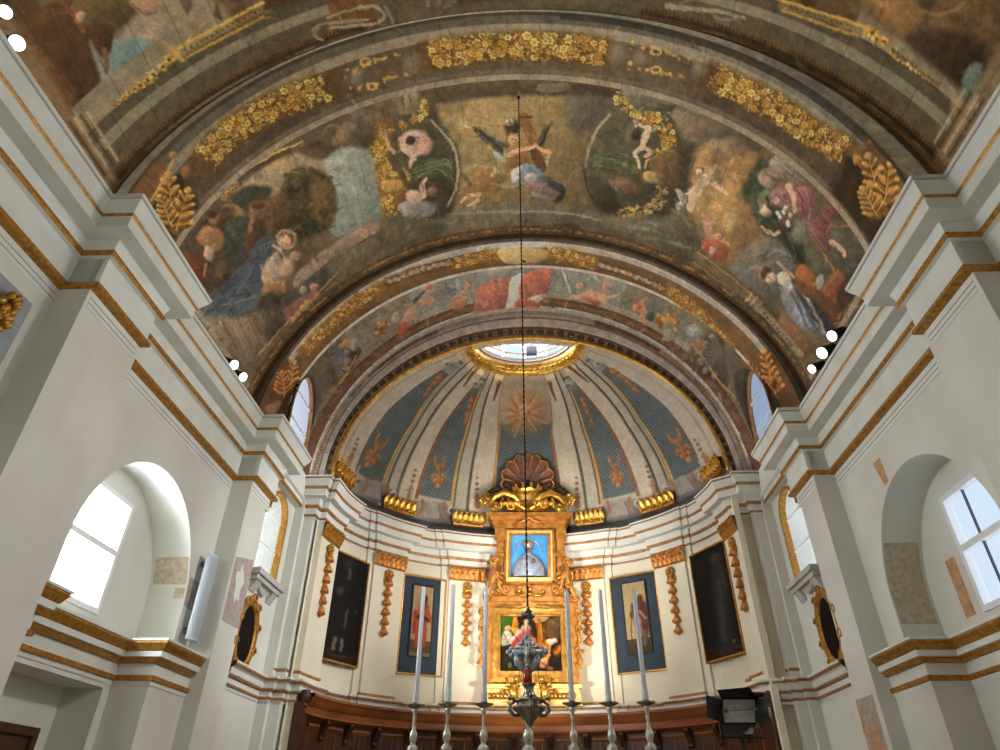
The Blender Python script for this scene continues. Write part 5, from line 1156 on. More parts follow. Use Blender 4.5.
# ---- gilded capitals and garlands on the apse pilasters
CAPN = ['left end pilaster, beyond the left dark painting', 'pilaster between the left dark painting and the left blue panel', 'pilaster just left of the altarpiece',
        'pilaster just right of the altarpiece', 'pilaster between the right blue panel and the right dark painting', 'right end pilaster, beyond the right dark painting']
def leaf(mb, c, u, w, n, h, wd, dp, mi=0):
    """a curled acanthus leaf: c foot, u up, w sideways, n outward"""
    P_ = []
    for i in range(6):
        t = i/5; wid = wd*math.sin(PI*(.18+.72*t))*(1 if i < 5 else .35)
        cc = c+u*h*t+n*(dp*(t**2)*1.2)
        P_.append([cc-w*wid, cc+n*dp*.35, cc+w*wid])
    mb.grid(np.array(P_), mi)
def basis(nrm):
    n = np.array([nrm[0], nrm[1], 0.0]); u = np.array([0, 0, 1.0]); w = np.cross(u, n); return u, w, n
def capital(i, a, half=6.3, z0=5.775, z1=6.03):
    p, nr = apse_at(a, .10); t = thing('gilded_capital', 'gilded capital of the '+CAPN[i], 'capital', (p[0], p[1], z0), 'gilded capitals of the apse pilasters')
    mb = MB(); path = []
    for q in np.linspace(a-half, a+half, 9):
        pp, n2 = apse_at(q, .10); path.append((pp[0], pp[1]))
    mb.sweep(path, [(-.08,z0),(.015,z0),(.03,z0+.02),(.015,z0+.035),(.03,z0+.12),(.07,z1-.05),(.09,z1-.04),(.09,z1),(-.08,z1)], [0]*8)
    mb.build('bell', M_GILT, t, sh=False)
    lf = MB(); br = np.random.default_rng(i)
    for row, (zz, k, h) in enumerate(((z0+.03, 7, .11), (z0+.10, 6, .12))):
        for q in np.linspace(a-half*.9, a+half*.9, k):
            pp, n2 = apse_at(q, .125+.02*row); u, w, n = basis(n2)
            leaf(lf, np.array([pp[0], pp[1], zz]), u, w, n, h, .06, .055)
            lf.ball(np.array([pp[0], pp[1], zz+h])+n*.055, .024+.008*br.random(), 6)
    lf.build('acanthus_leaves', M_OCHREG if 1 <= i <= 4 else M_GILT, t, smooth=True, sh=False)
    for sg in (-1, 1):
        vol = MB(); pp, n2 = apse_at(a+sg*half*.92, .17); u, w, n = basis(n2); c = np.array([pp[0], pp[1], z1-.06])
        vol.tube([c+(w*math.cos(s_)+u*math.sin(s_))*(.05-.006*s_) for s_ in np.linspace(0, 7, 24)], .014, 6)
        vol.build('volute', M_GILT, t, smooth=True, sh=False)
for i, a in enumerate(PIL): capital(i, a+(.3 if i == 3 else 0), 5.8 if i == 3 else 6.3)
def garland(i, a):
    p, nr = apse_at(a, .115); top = 5.70; t = thing('gilded_garland', 'gilded garland on the '+CAPN[i], 'garland', (p[0], p[1], 4.45), 'gilded garlands of the apse pilasters')
    u, w, n = basis(nr); c0 = np.array([p[0], p[1], 0.0])
    mb = MB(); c = c0+u*(top-.06)
    for k in range(7):
        q = 2*PI*k/7; mb.ball(c+n*.03+(w*math.cos(q)+u*math.sin(q))*.068, .040, 6)
    mb.ball(c+n*.05, .045, 8)
    for sg in (-1, 1): mb.tube([c+w*sg*.04-u*.05, c+w*sg*.085-u*.12, c+w*sg*.06-u*.19], (.02,.024,.012), 6)
    mb.build('rosette', M_GOLD if 1 < i < 4 else M_GILT, t, smooth=True, sh=False)
    for k in range(6):
        z = top-.20-.184*k; mb = MB(); s_ = .088-.003*k
        mb.lathe([(.012,.06),(.03,.05),(s_*.75,-.02),(s_,-.085),(s_*.8,-.075),(s_*.5,-.1),(.0,-.125)], c0+n*.03+u*z, 10, 0, 1, 1, gad=.12, gn=5)
        for sg in (-1, 1): mb.ball(c0+n*.05+w*sg*s_*.75+u*(z-.05), .034, 6)
        mb.build('husk', M_OCHREG, t, smooth=True, sh=False)
for i, a in enumerate(PIL): garland(i, a)

# ---- gold leaf clusters at the foot of the dome ribs
DCN = ['far left end of the dome base', 'foot of the second dome rib from the left', 'foot of the dome rib just left of the altarpiece crest', 'foot of the dome rib just right of the altarpiece crest', 'foot of the second dome rib from the right', 'far right end of the dome base']
for i, (a0, a1) in enumerate([(-89,-75), (-56.5,-43), (-27.5,-16.5), (17,27), (42,56), (74,88.5)]):
    am = (a0+a1)/2; c = dome_pt(np.array(am), np.array(3.0)); t = thing('gilded_dome_capital', 'gold leaf capital, '+DCN[i], 'capital', (c[0], c[1], 7.0), 'gold capitals at the foot of the dome ribs')
    mb = MB()
    def dpath(ins, z): return [(DX+(DA-ins)*math.sin(math.radians(q)), DY+(DB-ins)*math.cos(math.radians(q))) for q in np.linspace(a0, a1, 9)]
    mb.sweep(dpath(.05, 0), [(-.05,7.0),(.04,7.0),(.06,7.03),(.04,7.06),(.05,7.17),(.09,7.2),(.09,7.24),(-.05,7.25)], [0]*7)
    mb.build('band', M_GILT, t, sh=True)
    lf = MB()
    for q in np.linspace(a0+.5, a1-.5, 6):
        r = math.radians(q); x, y = DX+(DA-.11)*math.sin(r), DY+(DB-.11)*math.cos(r); n = np.array([-math.sin(r)/DA, -math.cos(r)/DB, 0]); n /= np.linalg.norm(n); u = np.array([0,0,1.]); w = np.cross(u, n)
        leaf(lf, np.array([x, y, 7.02]), u, w, n, .24, .075, .06); lf.ball((x+n[0]*.06, y+n[1]*.06, 7.27), .045, 8); lf.ball((x+n[0]*.04, y+n[1]*.04, 7.06), .04, 8)
    lf.build('leaves', M_GOLD, t, smooth=True, sh=True)

# ---- wall pictures of the apse
def picture(name, label, cat, px_corners, of, fw, frame_mat, painter, mount=None, group=None, n=(70, 150)):
    """flat picture hung on the curved wall; the two lower and upper edges measured from the photograph"""
    (xa, xb, z0, z1) = px_corners      # edges as bearings round the apse
    A = apse_at(xa)[0]; B = apse_at(xb)[0]; d = (B-A)/np.linalg.norm(B-A); nr = np.array([d[1], -d[0]])
    if nr@(np.array([AX, AY])-A) < 0: nr = -nr
    A = A+nr*of; B = B+nr*of
    t = thing(name, label, cat, ((A[0]+B[0])/2, (A[1]+B[1])/2, z0), group)
    u = np.array([0, 0, 1.0]); D3 = np.array([d[0], d[1], 0]); N3 = np.array([nr[0], nr[1], 0]); L = np.linalg.norm(B-A)
    at = lambda s, z, o=0.0: np.array([A[0], A[1], 0])+D3*s+u*z+N3*o
    def bar(mb, s0, s1, za, zb, o0, o1):
        mb.prism([at(s0,za,o0), at(s1,za,o0), at(s1,zb,o0), at(s0,zb,o0)], N3*(o1-o0))
    mb = MB()
    bar(mb, 0, fw, z0, z1, -.03, .035); bar(mb, L-fw, L, z0, z1, -.03, .035); bar(mb, fw, L-fw, z0, z0+fw, -.03, .03); bar(mb, fw, L-fw, z1-fw, z1, -.03, .035)
    mb.build('frame', frame_mat, t, sh=False)
    for s0, s1, za, zb in ((fw*.7, fw*1.0, z0+fw*.7, z1-fw*.7), (L-fw, L-fw*.7, z0+fw*.7, z1-fw*.7)):
        mb = MB(); bar(mb, s0, s1, za, zb, .03, .045); mb.build('frame_bead', M_GOLD, t, sh=False)
    def canvas(nm, s0, s1, za, zb, o, fn, ragged=0):
        nu, nv = n; S = np.linspace(s0, s1, nu)[:,None]*np.ones((1, nv)); Z = np.ones((nu, 1))*np.linspace(za, zb, nv)[None]
        if ragged: Z = za+(zb-za)*(Z-za)/(zb-za)
        P = np.array([A[0], A[1], 0])+D3*S[...,None]+u*Z[...,None]+N3*o
        p_ = Painter(P, (30,30,32), warp=.7); fn(p_, (S-s0)/(s1-s0), (Z-za)/(zb-za)); return fast_grid(nm, P, p_.done(.6 if mount is None else .62), M_CANVAS, t, smooth=False)
    if mount is None: canvas('canvas', fw, L-fw, z0+fw, z1-fw, .01, painter)
    else:
        mb = MB(); bar(mb, fw, L-fw, z0+fw, z1-fw, -.02, .0); mb.build('mount', M_NAVY, t, sh=False)
        a0, a1, b0, b1 = mount
        mb = MB(); bar(mb, L*a0-.03, L*a1+.03, b0-.02, b1+.03, .0, .03)
        for s_ in (a0+.06, a1-.06): bar(mb, L*s_-.03, L*s_+.03, b1+.03, b1+.06, .0, .03)
        mb.build('backing_board', M_BLACK, t, sh=False)
        canvas('painted_panel', L*a0, L*a1, b0, b1, .034, painter)
    return t
def saint_left(p, s, z):
    p.mask(np.ones_like(s), (30,32,36), 1, 8); p.mask(z < .1, (58,44,32), .8, 8)
    p.ell(350, 566, 5, 6, (74,60,54), .1, .8, .5); p.line([(349,574),(344,600),(336,648)], (14,18), (38,38,38), .8, 4); p.line([(350,570),(349,578)], 3, (104,100,96), .8, 1)
    p.ell(341, 591, 3.5, 4, (94,90,84), 0, .7, .5); p.line([(347,610),(345,626)], 2, (120,116,104), .8, 1); p.line([(335,638),(333,648)], 4, (140,138,130), .8, 1); p.line([(342,640),(341,650)], 3, (150,148,138), .8, 1); p.line([(330,654),(346,658)], 3, (96,66,42), .8, 1.5); p.ell(356,613,2,2,(90,84,66),0,.7,.5)
def saint_right(p, s, z):
    p.mask(np.ones_like(s), (32,36,36), 1, 8); p.mask(z < .1, (62,46,30), .8, 8)
    p.ell(716, 559, 6, 6, (96,80,52), 0, .6, .3); p.ell(715.5, 560, 4, 5, (84,64,50), 0, .9, .4); p.line([(718,570),(721,600),(727,648)], (14,15), (56,60,58), .85, 3); p.line([(719,580),(724,640)], (4,6), (84,90,90), .7, 2)
    p.ell(734, 641, 1.8, 1.8, (150,120,80), 0, .9, .4); p.line([(720,652),(742,646)], 3, (84,60,38), .7, 1.5); p.line([(722,574),(726,588)], 3, (92,76,60), .7, 1)
def panel_left(p, s, z):
    p.mask(np.ones_like(s), (196,162,104), 1, 12); p.mask(z < .22, (96,74,36), .9, 20); p.mask(z < .05, (150,130,96), .7)
    p.line([(424,608),(422,622),(420,644)], (10,11), (204,74,32), 1, 1.2, 14); p.line([(416,612),(414,632)], (5,4), (196,64,30), 1, 1, 10); p.line([(424,606),(425,600)], 6, (150,60,34), 1, 1); p.ell(425, 598, 2.6, 3.4, (92,58,36), 0, 1, .3)
    p.line([(419,617),(429,620)], 4, (60,48,56), .9, .8); p.line([(416,608),(419,600)], 3, (186,140,100), .9, .6); p.line([(421,645),(420,656)], 4, (96,74,40), .8, 1); p.line([(428,612),(432,622)], 4, (200,80,40), .9, .8)
def panel_right(p, s, z):
    p.mask(np.ones_like(s), (198,170,112), 1, 12); p.mask(z < .2, (84,60,32), .9, 20)
    p.line([(641,606),(644,622),(644,640)], (13,8), (112,58,54), 1, 1.5, 16); p.line([(634,606),(632,616)], (7,5), (96,104,66), 1, 1, 12); p.line([(637,620),(640,634)], (8,6), (196,130,118), 1, 1.2, 12); p.line([(644,632),(645,644)], 5, (108,116,84), .9, 1)
    p.ell(640, 598, 3, 3.6, (110,74,54), 0, 1, .3); p.line([(631,612),(632,640)], 1, (90,66,40), .8, .4); p.line([(640,612),(646,618)], 3, (206,150,110), .8, .8); p.ell(647, 623, 3, 5, (112,60,60), 0, .9, .3)
picture('oil_painting', 'tall dark painting of a robed saint, left end of the apse', 'painting', (-76.2,-58.3,3.85,5.765), .05, .03, M_GILT, saint_left, group=None)
picture('oil_painting', 'tall dark painting of a robed saint, right end of the apse', 'painting', (58.4,76.7,3.90,5.84), .06, .03, M_GILT, saint_right)
picture('framed_panel', 'navy framed panel with a figure in red robes, left of altarpiece', 'picture', (-43.6,-28.0,3.88,5.77), .03, .028, M_GILT, panel_left, (.26,.70,4.22,5.56), 'blue mounted painted panels')
picture('framed_panel', 'navy framed panel with a figure in rose and green robes, right of altarpiece', 'picture', (27.1,43.7,3.92,5.78), .05, .028, M_GILT, panel_right, (.27,.73,4.26,5.60), 'blue mounted painted panels')

# ---- oval frames in the presbytery
for s in (-1, 1):
    X = s*(XP+.06); yc, zc = (9.74, 3.80) if s < 0 else (9.80, 3.86)
    t = thing('oval_frame', 'dark oval picture in a scrolled gilt frame under the %s small arched window' % ('left' if s < 0 else 'right'), 'picture frame', (X, yc, zc-.5), 'oval frames beside the apse')
    mb = MB(); ry, rz = .30, .43; k = 40
    ov = lambda f, o: [(X-s*o, yc+ry*f*math.cos(2*PI*i/k), zc+rz*f*math.sin(2*PI*i/k)) for i in range(k+1)]
    mb.grid(np.array([ov(1.28,.0), ov(1.25,.05), ov(1.12,.07), ov(1.05,.04), ov(.98,.05), ov(.95,.015)])); mb.build('oval_moulding', M_GILT, t, smooth=True, sh=False)
    for i in range(10):
        mb = MB(); q = 2*PI*i/10+.3; c = np.array([X-s*.05, yc+ry*1.22*math.cos(q), zc+rz*1.2*math.sin(q)])
        mb.tube([c+np.array([0, math.cos(e), math.sin(e)])*(.075-.008*e) for e in np.linspace(0, 6, 18)], .022, 6)
        mb.build('scroll', M_GILT, t, smooth=True, sh=False)
    mb = MB(); v = ov(.97,.02); mb.add(v[:-1], [tuple(range(k))]); mb.build('dark_picture', mat('dark_glass', srgb(22,17,15), 0.7, spec=0.1), t, sh=False)

# ---- altarpiece
AYF = 13.62
t = ALT = thing('altarpiece', 'gilded altarpiece with two framed pictures, scrolls and a crown, centre of the apse', 'altarpiece', (-.06, AYF+.2, 3.41))
ap = lambda x, y, dy=0.0: on_y(x, y, AYF-dy)
def board(mb, pts, dy, depth, mi=0): mb.prism([ap(x, y, dy) for x, y in pts], (0, depth, 0), mi)
def fbar(mb, outer, inner, dy, depth, mi=0):
    for i in range(4):
        j = (i+1) % 4; board(mb, [outer[i], outer[j], inner[j], inner[i]], dy, depth, mi)
mb = MB(); board(mb, [(487,600),(500,585),(556,585),(578,600),(580,706),(484,706)], 0, .45); board(mb, [(497,522),(564,522),(564,600),(497,600)], -.02, .4); board(mb, [(489,596),(575,596),(575,601),(489,601)], .05, .1)
mb.build('backboard', M_CARVED, t, sh=False)
lo = MB(); fbar(lo, [(494,608),(567,608),(569,682),(492,682)], [(501,616),(560,616),(562,671),(500,671)], .09, .1)
F1 = lo.build('lower_frame', M_GOLD, t, sh=False)
l2 = MB(); fbar(l2, [(498,611.5),(563,611.5),(565,677),(496,677)], [(499.6,613.5),(561.5,613.5),(563.3,674.6),(498,674.6)], .13, .05); l2.build('frame_bead', M_CARVED, F1, sh=False)
nu, nv = 130, 120; c00, c10, c01, c11 = ap(500.5,671.5,.03), ap(562,671.5,.03), ap(500.5,615,.03), ap(560.5,615,.03)
S, Z = np.meshgrid(np.linspace(0,1,nu), np.linspace(0,1,nv), indexing='ij'); S = S[...,None]; Z = Z[...,None]
P = (c00*(1-S)+c10*S)*(1-Z)+(c01*(1-S)+c11*S)*Z
p = Painter(P, (58,46,34), warp=.4); p.mottle(.3, 9, 3)
p.poly([(500,615),(517,615),(506,632),(500,640)], (72,110,52), 1, 1.5, 14); p.poly([(545,624),(556,616),(562,616),(562,636),(550,640)], (108,86,64), 1, 1.5); p.poly([(532,615),(548,615),(546,621),(536,622)], (196,170,120), .9, 1.2)
p.line([(515,618),(515,630)], (4,7), (206,150,70), 1, 1, 16); p.ell(516, 624, 3, 4, (190,120,60)); p.poly([(501,640),(506,630),(512,634),(510,644),(502,646)], (190,190,176), .95, 1.2, 12); p.ell(508, 628, 3.4, 2.6, (214,160,120)); p.poly([(509,642),(518,630),(522,632),(516,644)], (206,196,176), .95, 1)
p.poly([(511,645),(520,634),(531,634),(534,642),(524,648),(513,650)], (168,70,78), 1, 1.2, 18); p.line([(517,646),(524,640)], 3, (206,150,70), .9, .8); p.ell(526, 622, 2.4, 3, (214,178,140)); p.ell(526, 628, 5, 4, (196,170,150), 0, .9, .3, 14); p.ell(526, 633, 5, 3, (176,100,96), 0, .9, .4)
p.line([(538,620),(540,632),(541,650)], (5,8), (176,112,42), 1, 1, 20); p.ell(537, 619, 2.4, 3, (176,130,96)); p.line([(545,624),(544,640)], 5, (112,72,36), .95, 1); p.line([(548,642),(547,654),(543,664)], (6,7), (196,140,80), 1, 1, 18); p.ell(551, 642, 4, 3, (222,196,170)); p.ell(555, 641, 3, 2.6, (206,180,160)); p.line([(533,640),(536,650)], 5, (206,140,96), .9, 1)
p.line([(556,652),(561,648)], 6, (196,116,44), .9, 1.5); p.ell(543, 663, 5, 4, (206,140,112), 0, .9, .4); p.poly([(505,660),(516,652),(520,668),(506,670)], (50,58,36), .9, 2); p.ell(510, 665, 2, 3, (140,110,60), 0, .8); p.ell(550,668,3,1.5,(160,120,100),0,.8)
for k in range(120):
    x, y = RNG.uniform(501,562), RNG.uniform(616,671); q = np.argmin((p.x0-x)**2+(p.y0-y)**2); p.ell(x, y, RNG.uniform(.8,2.4), RNG.uniform(.6,1.4), p.c[q]*RNG.uniform(.55,1.5), RNG.uniform(0,3), .6, .5, 8)
for pts, w_, c in (([(512,634),(518,640),(520,648)],1,(120,40,50)),([(522,636),(528,642)],1,(206,120,120)),([(538,624),(537,640),(539,650)],1,(110,64,20)),([(541,624),(542,640)],.9,(216,160,80)),([(548,644),(546,658)],1,(130,84,44)),([(504,634),(508,642)],1,(120,120,110)),([(532,650),(538,660),(548,666)],1.4,(120,70,50)),([(514,652),(522,660)],1.4,(84,70,40))): p.line(pts, w_, c, .85, .5, 8)
fast_grid('painting', P, p.done(.6, .95, 1.3), M_CANVAS, t, smooth=False)
mb = MB(); board(mb, [(482,684),(582,684),(582,688),(482,688)], .16, .2); board(mb, [(486,688),(579,688),(583,706),(482,706)], .08, .2); board(mb, [(484,700),(581,700),(582,705),(483,705)], .13, .1); PRED = mb.build('predella', M_CREAMG, t, sh=False)
for x0 in (489, 551):
    mb = MB()
    for i in range(13):
        x = x0+i*1.95
        if 508 < x < 549: continue
        c = ap(x, 696, .1); mb.tube([c+np.array([0,0,-.05]), c+np.array([.012*(-1)**i,-.03,0]), c+np.array([0,0,.05])], .016, 5)
    mb.build('relief_frieze', M_GOLD, PRED, smooth=True, sh=False)
# two gilded putti holding the painting
for sg in (-1, 1):
    mb = MB(); fx = lambda x: 529+sg*(x-529)
    c = lambda x, y, d=.2: ap(fx(x), y, d)
    mb.tube([c(543,700), c(545,692), c(543,684,.22)], (.075,.09,.065), 10)
    mb.ball(c(541,679,.25), .07, 12); mb.ball(c(540.6,679.6,.315), .016, 6)
    mb.tube([c(544,687), c(538,684,.26), c(535,680,.22)], (.035,.03,.022), 8); mb.tube([c(545,687), c(550,684,.2), c(552,678,.16)], (.035,.028,.022), 8)
    mb.tube([c(543,699), c(537,702,.26), c(535,706,.26)], (.048,.04,.026), 8); mb.tube([c(545,699), c(549,703,.24), c(547,707,.24)], (.048,.04,.026), 8)
    P_ = [[c(547,690,.14), c(552,684,.10), c(556,680,.08)], [c(547,694,.14), c(553,692,.10), c(558,691,.08)]]; 
    mb.tube([c(546,690,.16), c(552,687,.12), c(556,691,.1), c(552,698,.1)], (.03,.05,.045,.02), 8)
    for k in range(9): mb.ball(c(541+1.6*math.cos(k*.7)*1.2, 677.5+1.4*math.sin(k*.7), .26), .022, 6)
    mb.build('putto', M_GOLD, t, smooth=True, sh=False)
# upper frame and blue niche
mb = MB(); fbar(mb, [(505,529),(554,529),(556,581),(504,581)], [(511,534),(547.5,534),(548,577),(510,577)], .1, .16); F2 = mb.build('upper_frame', M_CARVED, t, sh=False)
mb = MB(); fbar(mb, [(507,530.5),(552,530.5),(553,580),(506,580)], [(508.6,532),(550.4,532),(551,578.6),(507.8,578.6)], .15, .08); board(mb, [(508,577.4),(550,577.4),(552,581),(506,581)], .2, .1); mb.build('frame_bead', M_CREAMG, F2, sh=False)
mb = MB(); board(mb, [(510,533),(549,533),(549,578),(510,578)], .02, .02); mb.build('niche_back', M_BLUE, t, sh=False)
# crowned madonna relief in the blue niche
c = ap(529, 577, .07)
mb = MB(); k = (ap(529,540,.07)-c)[2]
mb.lathe([(.33,0),(.33,.14),(.29,.28),(.22,.38),(.13,.45),(.07,.49)], c, 24, 0, 1, .32, gad=.08, gn=9); mb.ball(c+np.array([0,-.02,.56]), .075, 12, 0, (1,.9,1.2))
M1 = mb.build('madonna_relief', M_SILVERL, t, smooth=True, sh=False)
mb = MB(); mb.lathe([(.085,.60),(.095,.66),(.12,.70),(.09,.74),(.03,.78),(.0,.80)], c+np.array([0,-.02,.0]), 14, 0, 1, .6, gad=.1, gn=7); mb.ball(c+np.array([0,-.02,.83]), .022, 8); mb.build('crown', M_STEEL, M1, smooth=True, sh=False)
mb = MB(); mb.tube([c+np.array([.27*math.cos(PI*i/28), .03, .55+.26*math.sin(PI*i/28)]) for i in range(29)], [.008 if i % 2 else .02 for i in range(29)], 6)
mb.build('star_halo', M_SILVERL, M1, smooth=True, sh=False)
mb = MB(); mb.ball(c+np.array([0,-.055,.545]), .055, 10, 0, (1,.8,1.15)); mb.build('face', mat('dark_skin', srgb(110,84,72), 0.6), M1, smooth=True, sh=False)
mb = MB(); mb.ball(c+np.array([.1,-.1,.30]), .05, 10); mb.build('held_child', MATS['dark_skin'], M1, smooth=True, sh=False)
# pilasters, cornice
for sg in (-1, 1):
    mb = MB(); q = lambda x: 530.5+sg*(x-530.5)
    board(mb, [(q(557),527),(q(564),527),(q(565),585),(q(558),585)], .06, .12); board(mb, [(q(555.5),553),(q(566),553),(q(566),556),(q(555.5),556)], .10, .1); board(mb, [(q(556),528),(q(566),528),(q(566),540),(q(556),540)], .09, .1)
    mb.build('pilaster', M_CARVED, t, sh=False)
mb = MB(); board(mb, [(486,512),(572,512),(571,515.5),(488,515.5)], .26, .6); board(mb, [(489,515.5),(570,515.5),(568,520),(491,520)], .18, .5); board(mb, [(492,520),(567,520),(566,524),(493,524)], .12, .4); board(mb, [(494,524),(565,524),(565,528),(494,528)], .08, .4); mb.build('cornice', M_CARVED, t, sh=False)
mb = MB(); pts = [ap(515,526,.14), ap(520,522,.2), ap(525,520,.22), ap(529,517,.24), ap(533,520,.22), ap(538,522,.2), ap(543,526,.14)]; mb.tube(pts, .03, 8); mb.ball(ap(529,522,.2), .05, 8); mb.build('keystone_scroll', M_CARVED, t, smooth=True, sh=False)
# side volutes
def scroll(mb, cx, cy, r, a0, turns, sg, w=.03, dy=.1, shrink=.85):
    n = int(14*turns); pts = []
    for i in range(n+1):
        e = i/n; a = a0+sg*2*PI*turns*e; rr = r*(1-shrink*e); pts.append(ap(cx+rr*math.cos(a), cy+rr*math.sin(a), dy+.06*e))
    mb.tube(pts, [w*(1-.4*i/n) for i in range(n+1)], 7)
for sg in (-1, 1):
    mb = MB(); q = lambda x: 530.5+sg*(x-530.5)
    mb.tube([ap(q(564),560,.14), ap(q(567),568,.2), ap(q(568),580,.2), ap(q(573),592,.14), ap(q(576),600,.1)], (.03,.05,.055,.05,.03), 8)
    mb.tube([ap(q(560),566,.14), ap(q(563),578,.2), ap(q(561),588,.18), ap(q(556),592,.14)], (.02,.04,.04,.02), 8)
    mb.tube([ap(q(565),566,.16), ap(q(570),574,.16), ap(q(571),584,.15), ap(q(566),590,.15)], (.02,.035,.04,.02), 7); scroll(mb, q(566), 574, 3.4, PI/2, 1.3, sg, .03, .2); scroll(mb, q(569), 585, 3.6, 0, 1.4, -sg, .03, .18)
    scroll(mb, q(567), 561, 4.2, 0, 1.5, sg, .04, .16); scroll(mb, q(555), 589, 4.5, PI/2, 1.5, -sg, .035, .12); scroll(mb, q(574), 597, 4.5, 0, 1.4, sg, .035, .1)
    for k in range(5): mb.tube([ap(q(561+k),572+k*4,.2), ap(q(557+k),574+k*4.4,.17), ap(q(555.5+k),579+k*4,.12)], (.03,.026,.012), 6)
    mb.build('volute', M_CARVED, t, smooth=True, sh=False)
    mb = MB()
    for y in (612, 628, 650): scroll(mb, q(579), y, 4.2, 0, 1.3, sg, .03, .04); mb.tube([ap(q(577),y+2,.06), ap(q(580.5),y+10,.07), ap(q(578.5),y+18,.05)], (.035,.045,.02), 7)
    scroll(mb, q(580), 664, 3.6, PI, 1.3, -sg, .03, .04); mb.build('side_scrollwork', M_CARVED, t, smooth=True, sh=False)
mb = MB(); 
for sg in (-1, 1):
    q = lambda x: 530+sg*(x-530)
    scroll(mb, q(541), 590, 3, 0, 1.2, sg, .022, .08); mb.tube([ap(q(531),594,.1), ap(q(538),596,.1), ap(q(545),592,.08)], .022, 6)
mb.ball(ap(530,589,.1), .05, 8); mb.tube([ap(519,594,.1), ap(541,594,.1)], .025, 6); mb.build('cartouche', M_GOLD, t, smooth=True, sh=False)
mb = MB(); mb.tube([ap(496,607,.1), ap(522,607,.12), ap(526,604,.16), ap(530,602,.18), ap(534,604,.16), ap(538,607,.12), ap(566,607,.1)], .022, 6); mb.build('frame_crest', M_GOLD, t, smooth=True, sh=False)
# crest
mb = MB()
for sg in (-1, 1):
    q = lambda x: 527.5+sg*(x-527.5)
    mb.tube([ap(q(533),503,.16), ap(q(541),496,.2), ap(q(551),493,.2), ap(q(560),497,.18), ap(q(565),504,.16), ap(q(562),510,.16)], (.05,.075,.08,.075,.06,.045), 9)
    scroll(mb, q(560), 507.5, 4.5, 0, 1.5, sg, .05, .18); scroll(mb, q(543), 505, 5, PI, 1.5, sg, .04, .16)
    mb.tube([ap(q(530),509,.16), ap(q(540),503,.18), ap(q(552),504,.18), ap(q(556),509,.16)], (.05,.07,.06,.03), 8)
    for k in range(4): mb.tube([ap(q(534+6*k),500-k*.4,.2), ap(q(536+6*k),503,.26), ap(q(535+6*k),508,.2)], (.03,.045,.02), 7)
    mb.tube([ap(q(564),500,.1), ap(q(570),496,.1), ap(q(574),500,.08), ap(q(571),506,.06)], (.04,.06,.05,.02), 8); scroll(mb, q(569), 497, 4, 0, 1.3, sg, .035, .1)
    for k in range(4): mb.ball(ap(q(568+2*math.cos(k*1.5)), 502+3*math.sin(k*1.5), .1), .045, 8)
mb.prism([ap(505,511,.1), ap(512,500,.1), ap(520,496,.1), ap(535,496,.1), ap(543,500,.1), ap(550,511,.1)], (0,.15,0)); mb.build('crest_scrollwork', M_GOLD, t, smooth='auto', sh=False)
c = ap(527.5, 497, .15); mb = MB()
mb.lathe([(.20,-.12),(.24,-.02),(.25,.0),(.24,.04),(.26,.09),(.30,.13)], c, 28, 0, 1, .7, gad=.02, gn=14)
for k in range(10):
    a = 2*PI*k/10; e = np.array([.28*math.cos(a), .20*math.sin(a), .13]); mb.tube([c+e, c+e*np.array([1.08,1.08,1])+np.array([0,0,.09])], (.05,.022), 7); mb.ball(c+e*np.array([1.1,1.1,1])+np.array([0,0,.11]), .03, 8)
for k in range(16): a = 2*PI*k/16; mb.ball(c+np.array([.255*math.cos(a), .18*math.sin(a), .02]), .02, 6)
mb.build('crown', M_GOLD, t, smooth='auto', sh=False)
# dark leaf bed and shell behind the crown
for sg in (-1, 1):
    mb = MB(); q = lambda x: 528+sg*(x-528)
    for (x, y, X2, Y2, r) in ((534,494,541,484,.09), (540,494,549,487,.09), (547,493,558,487,.09), (552,493,565,490,.08), (545,490,553,482,.07), (558,494,569,493,.07)): mb.tube([ap(q(x),y,-.02), ap(q((x+X2)/2),(y+Y2)/2-2,.02), ap(q(X2),Y2,-.02)], (r*.6,r,r*.4), 8)
    mb.build('leaf_bed', M_DARKLEAF, t, smooth=True, sh=False)
sh_ = MB(); rim = MB(); cx_, cy_ = 527.5, 486; N_ = 9
for k in range(N_):
    a = PI*(1.02+.96*k/(N_-1)); R = 31 if k in (0,8) else 33; d = (math.cos(a), math.sin(a)); w_ = 6.1
    P_ = []
    for i in range(9):
        e = i/8; rr = 6+(R-6)*e; ww = w_*(.25+.75*e)*(1 if e < .8 else math.sqrt(max(0, 1-((e-.8)/.2)**2))+.03); row = []
        for j in range(7):
            f = j/6*2-1; x, y = cx_+rr*d[0]*.86-d[1]*ww*f*.86, cy_+rr*d[1]+d[0]*ww*f; row.append(ap(x, y, -.10+.20*e-.07*(1-f*f)*e*1.5))
        P_.append(row)
    sh_.grid(np.array(P_))
    ed = [P_[i][0] for i in range(3, 9)]+[P_[8][j] for j in range(1, 6)]+[P_[i][6] for i in range(8, 2, -1)]; rim.tube(ed, .022, 6)
SHL = sh_.build('shell', M_SHELL, t, smooth=True, sh=False); rim.build('shell_rim', M_OCHREG, SHL, smooth=True, sh=False)

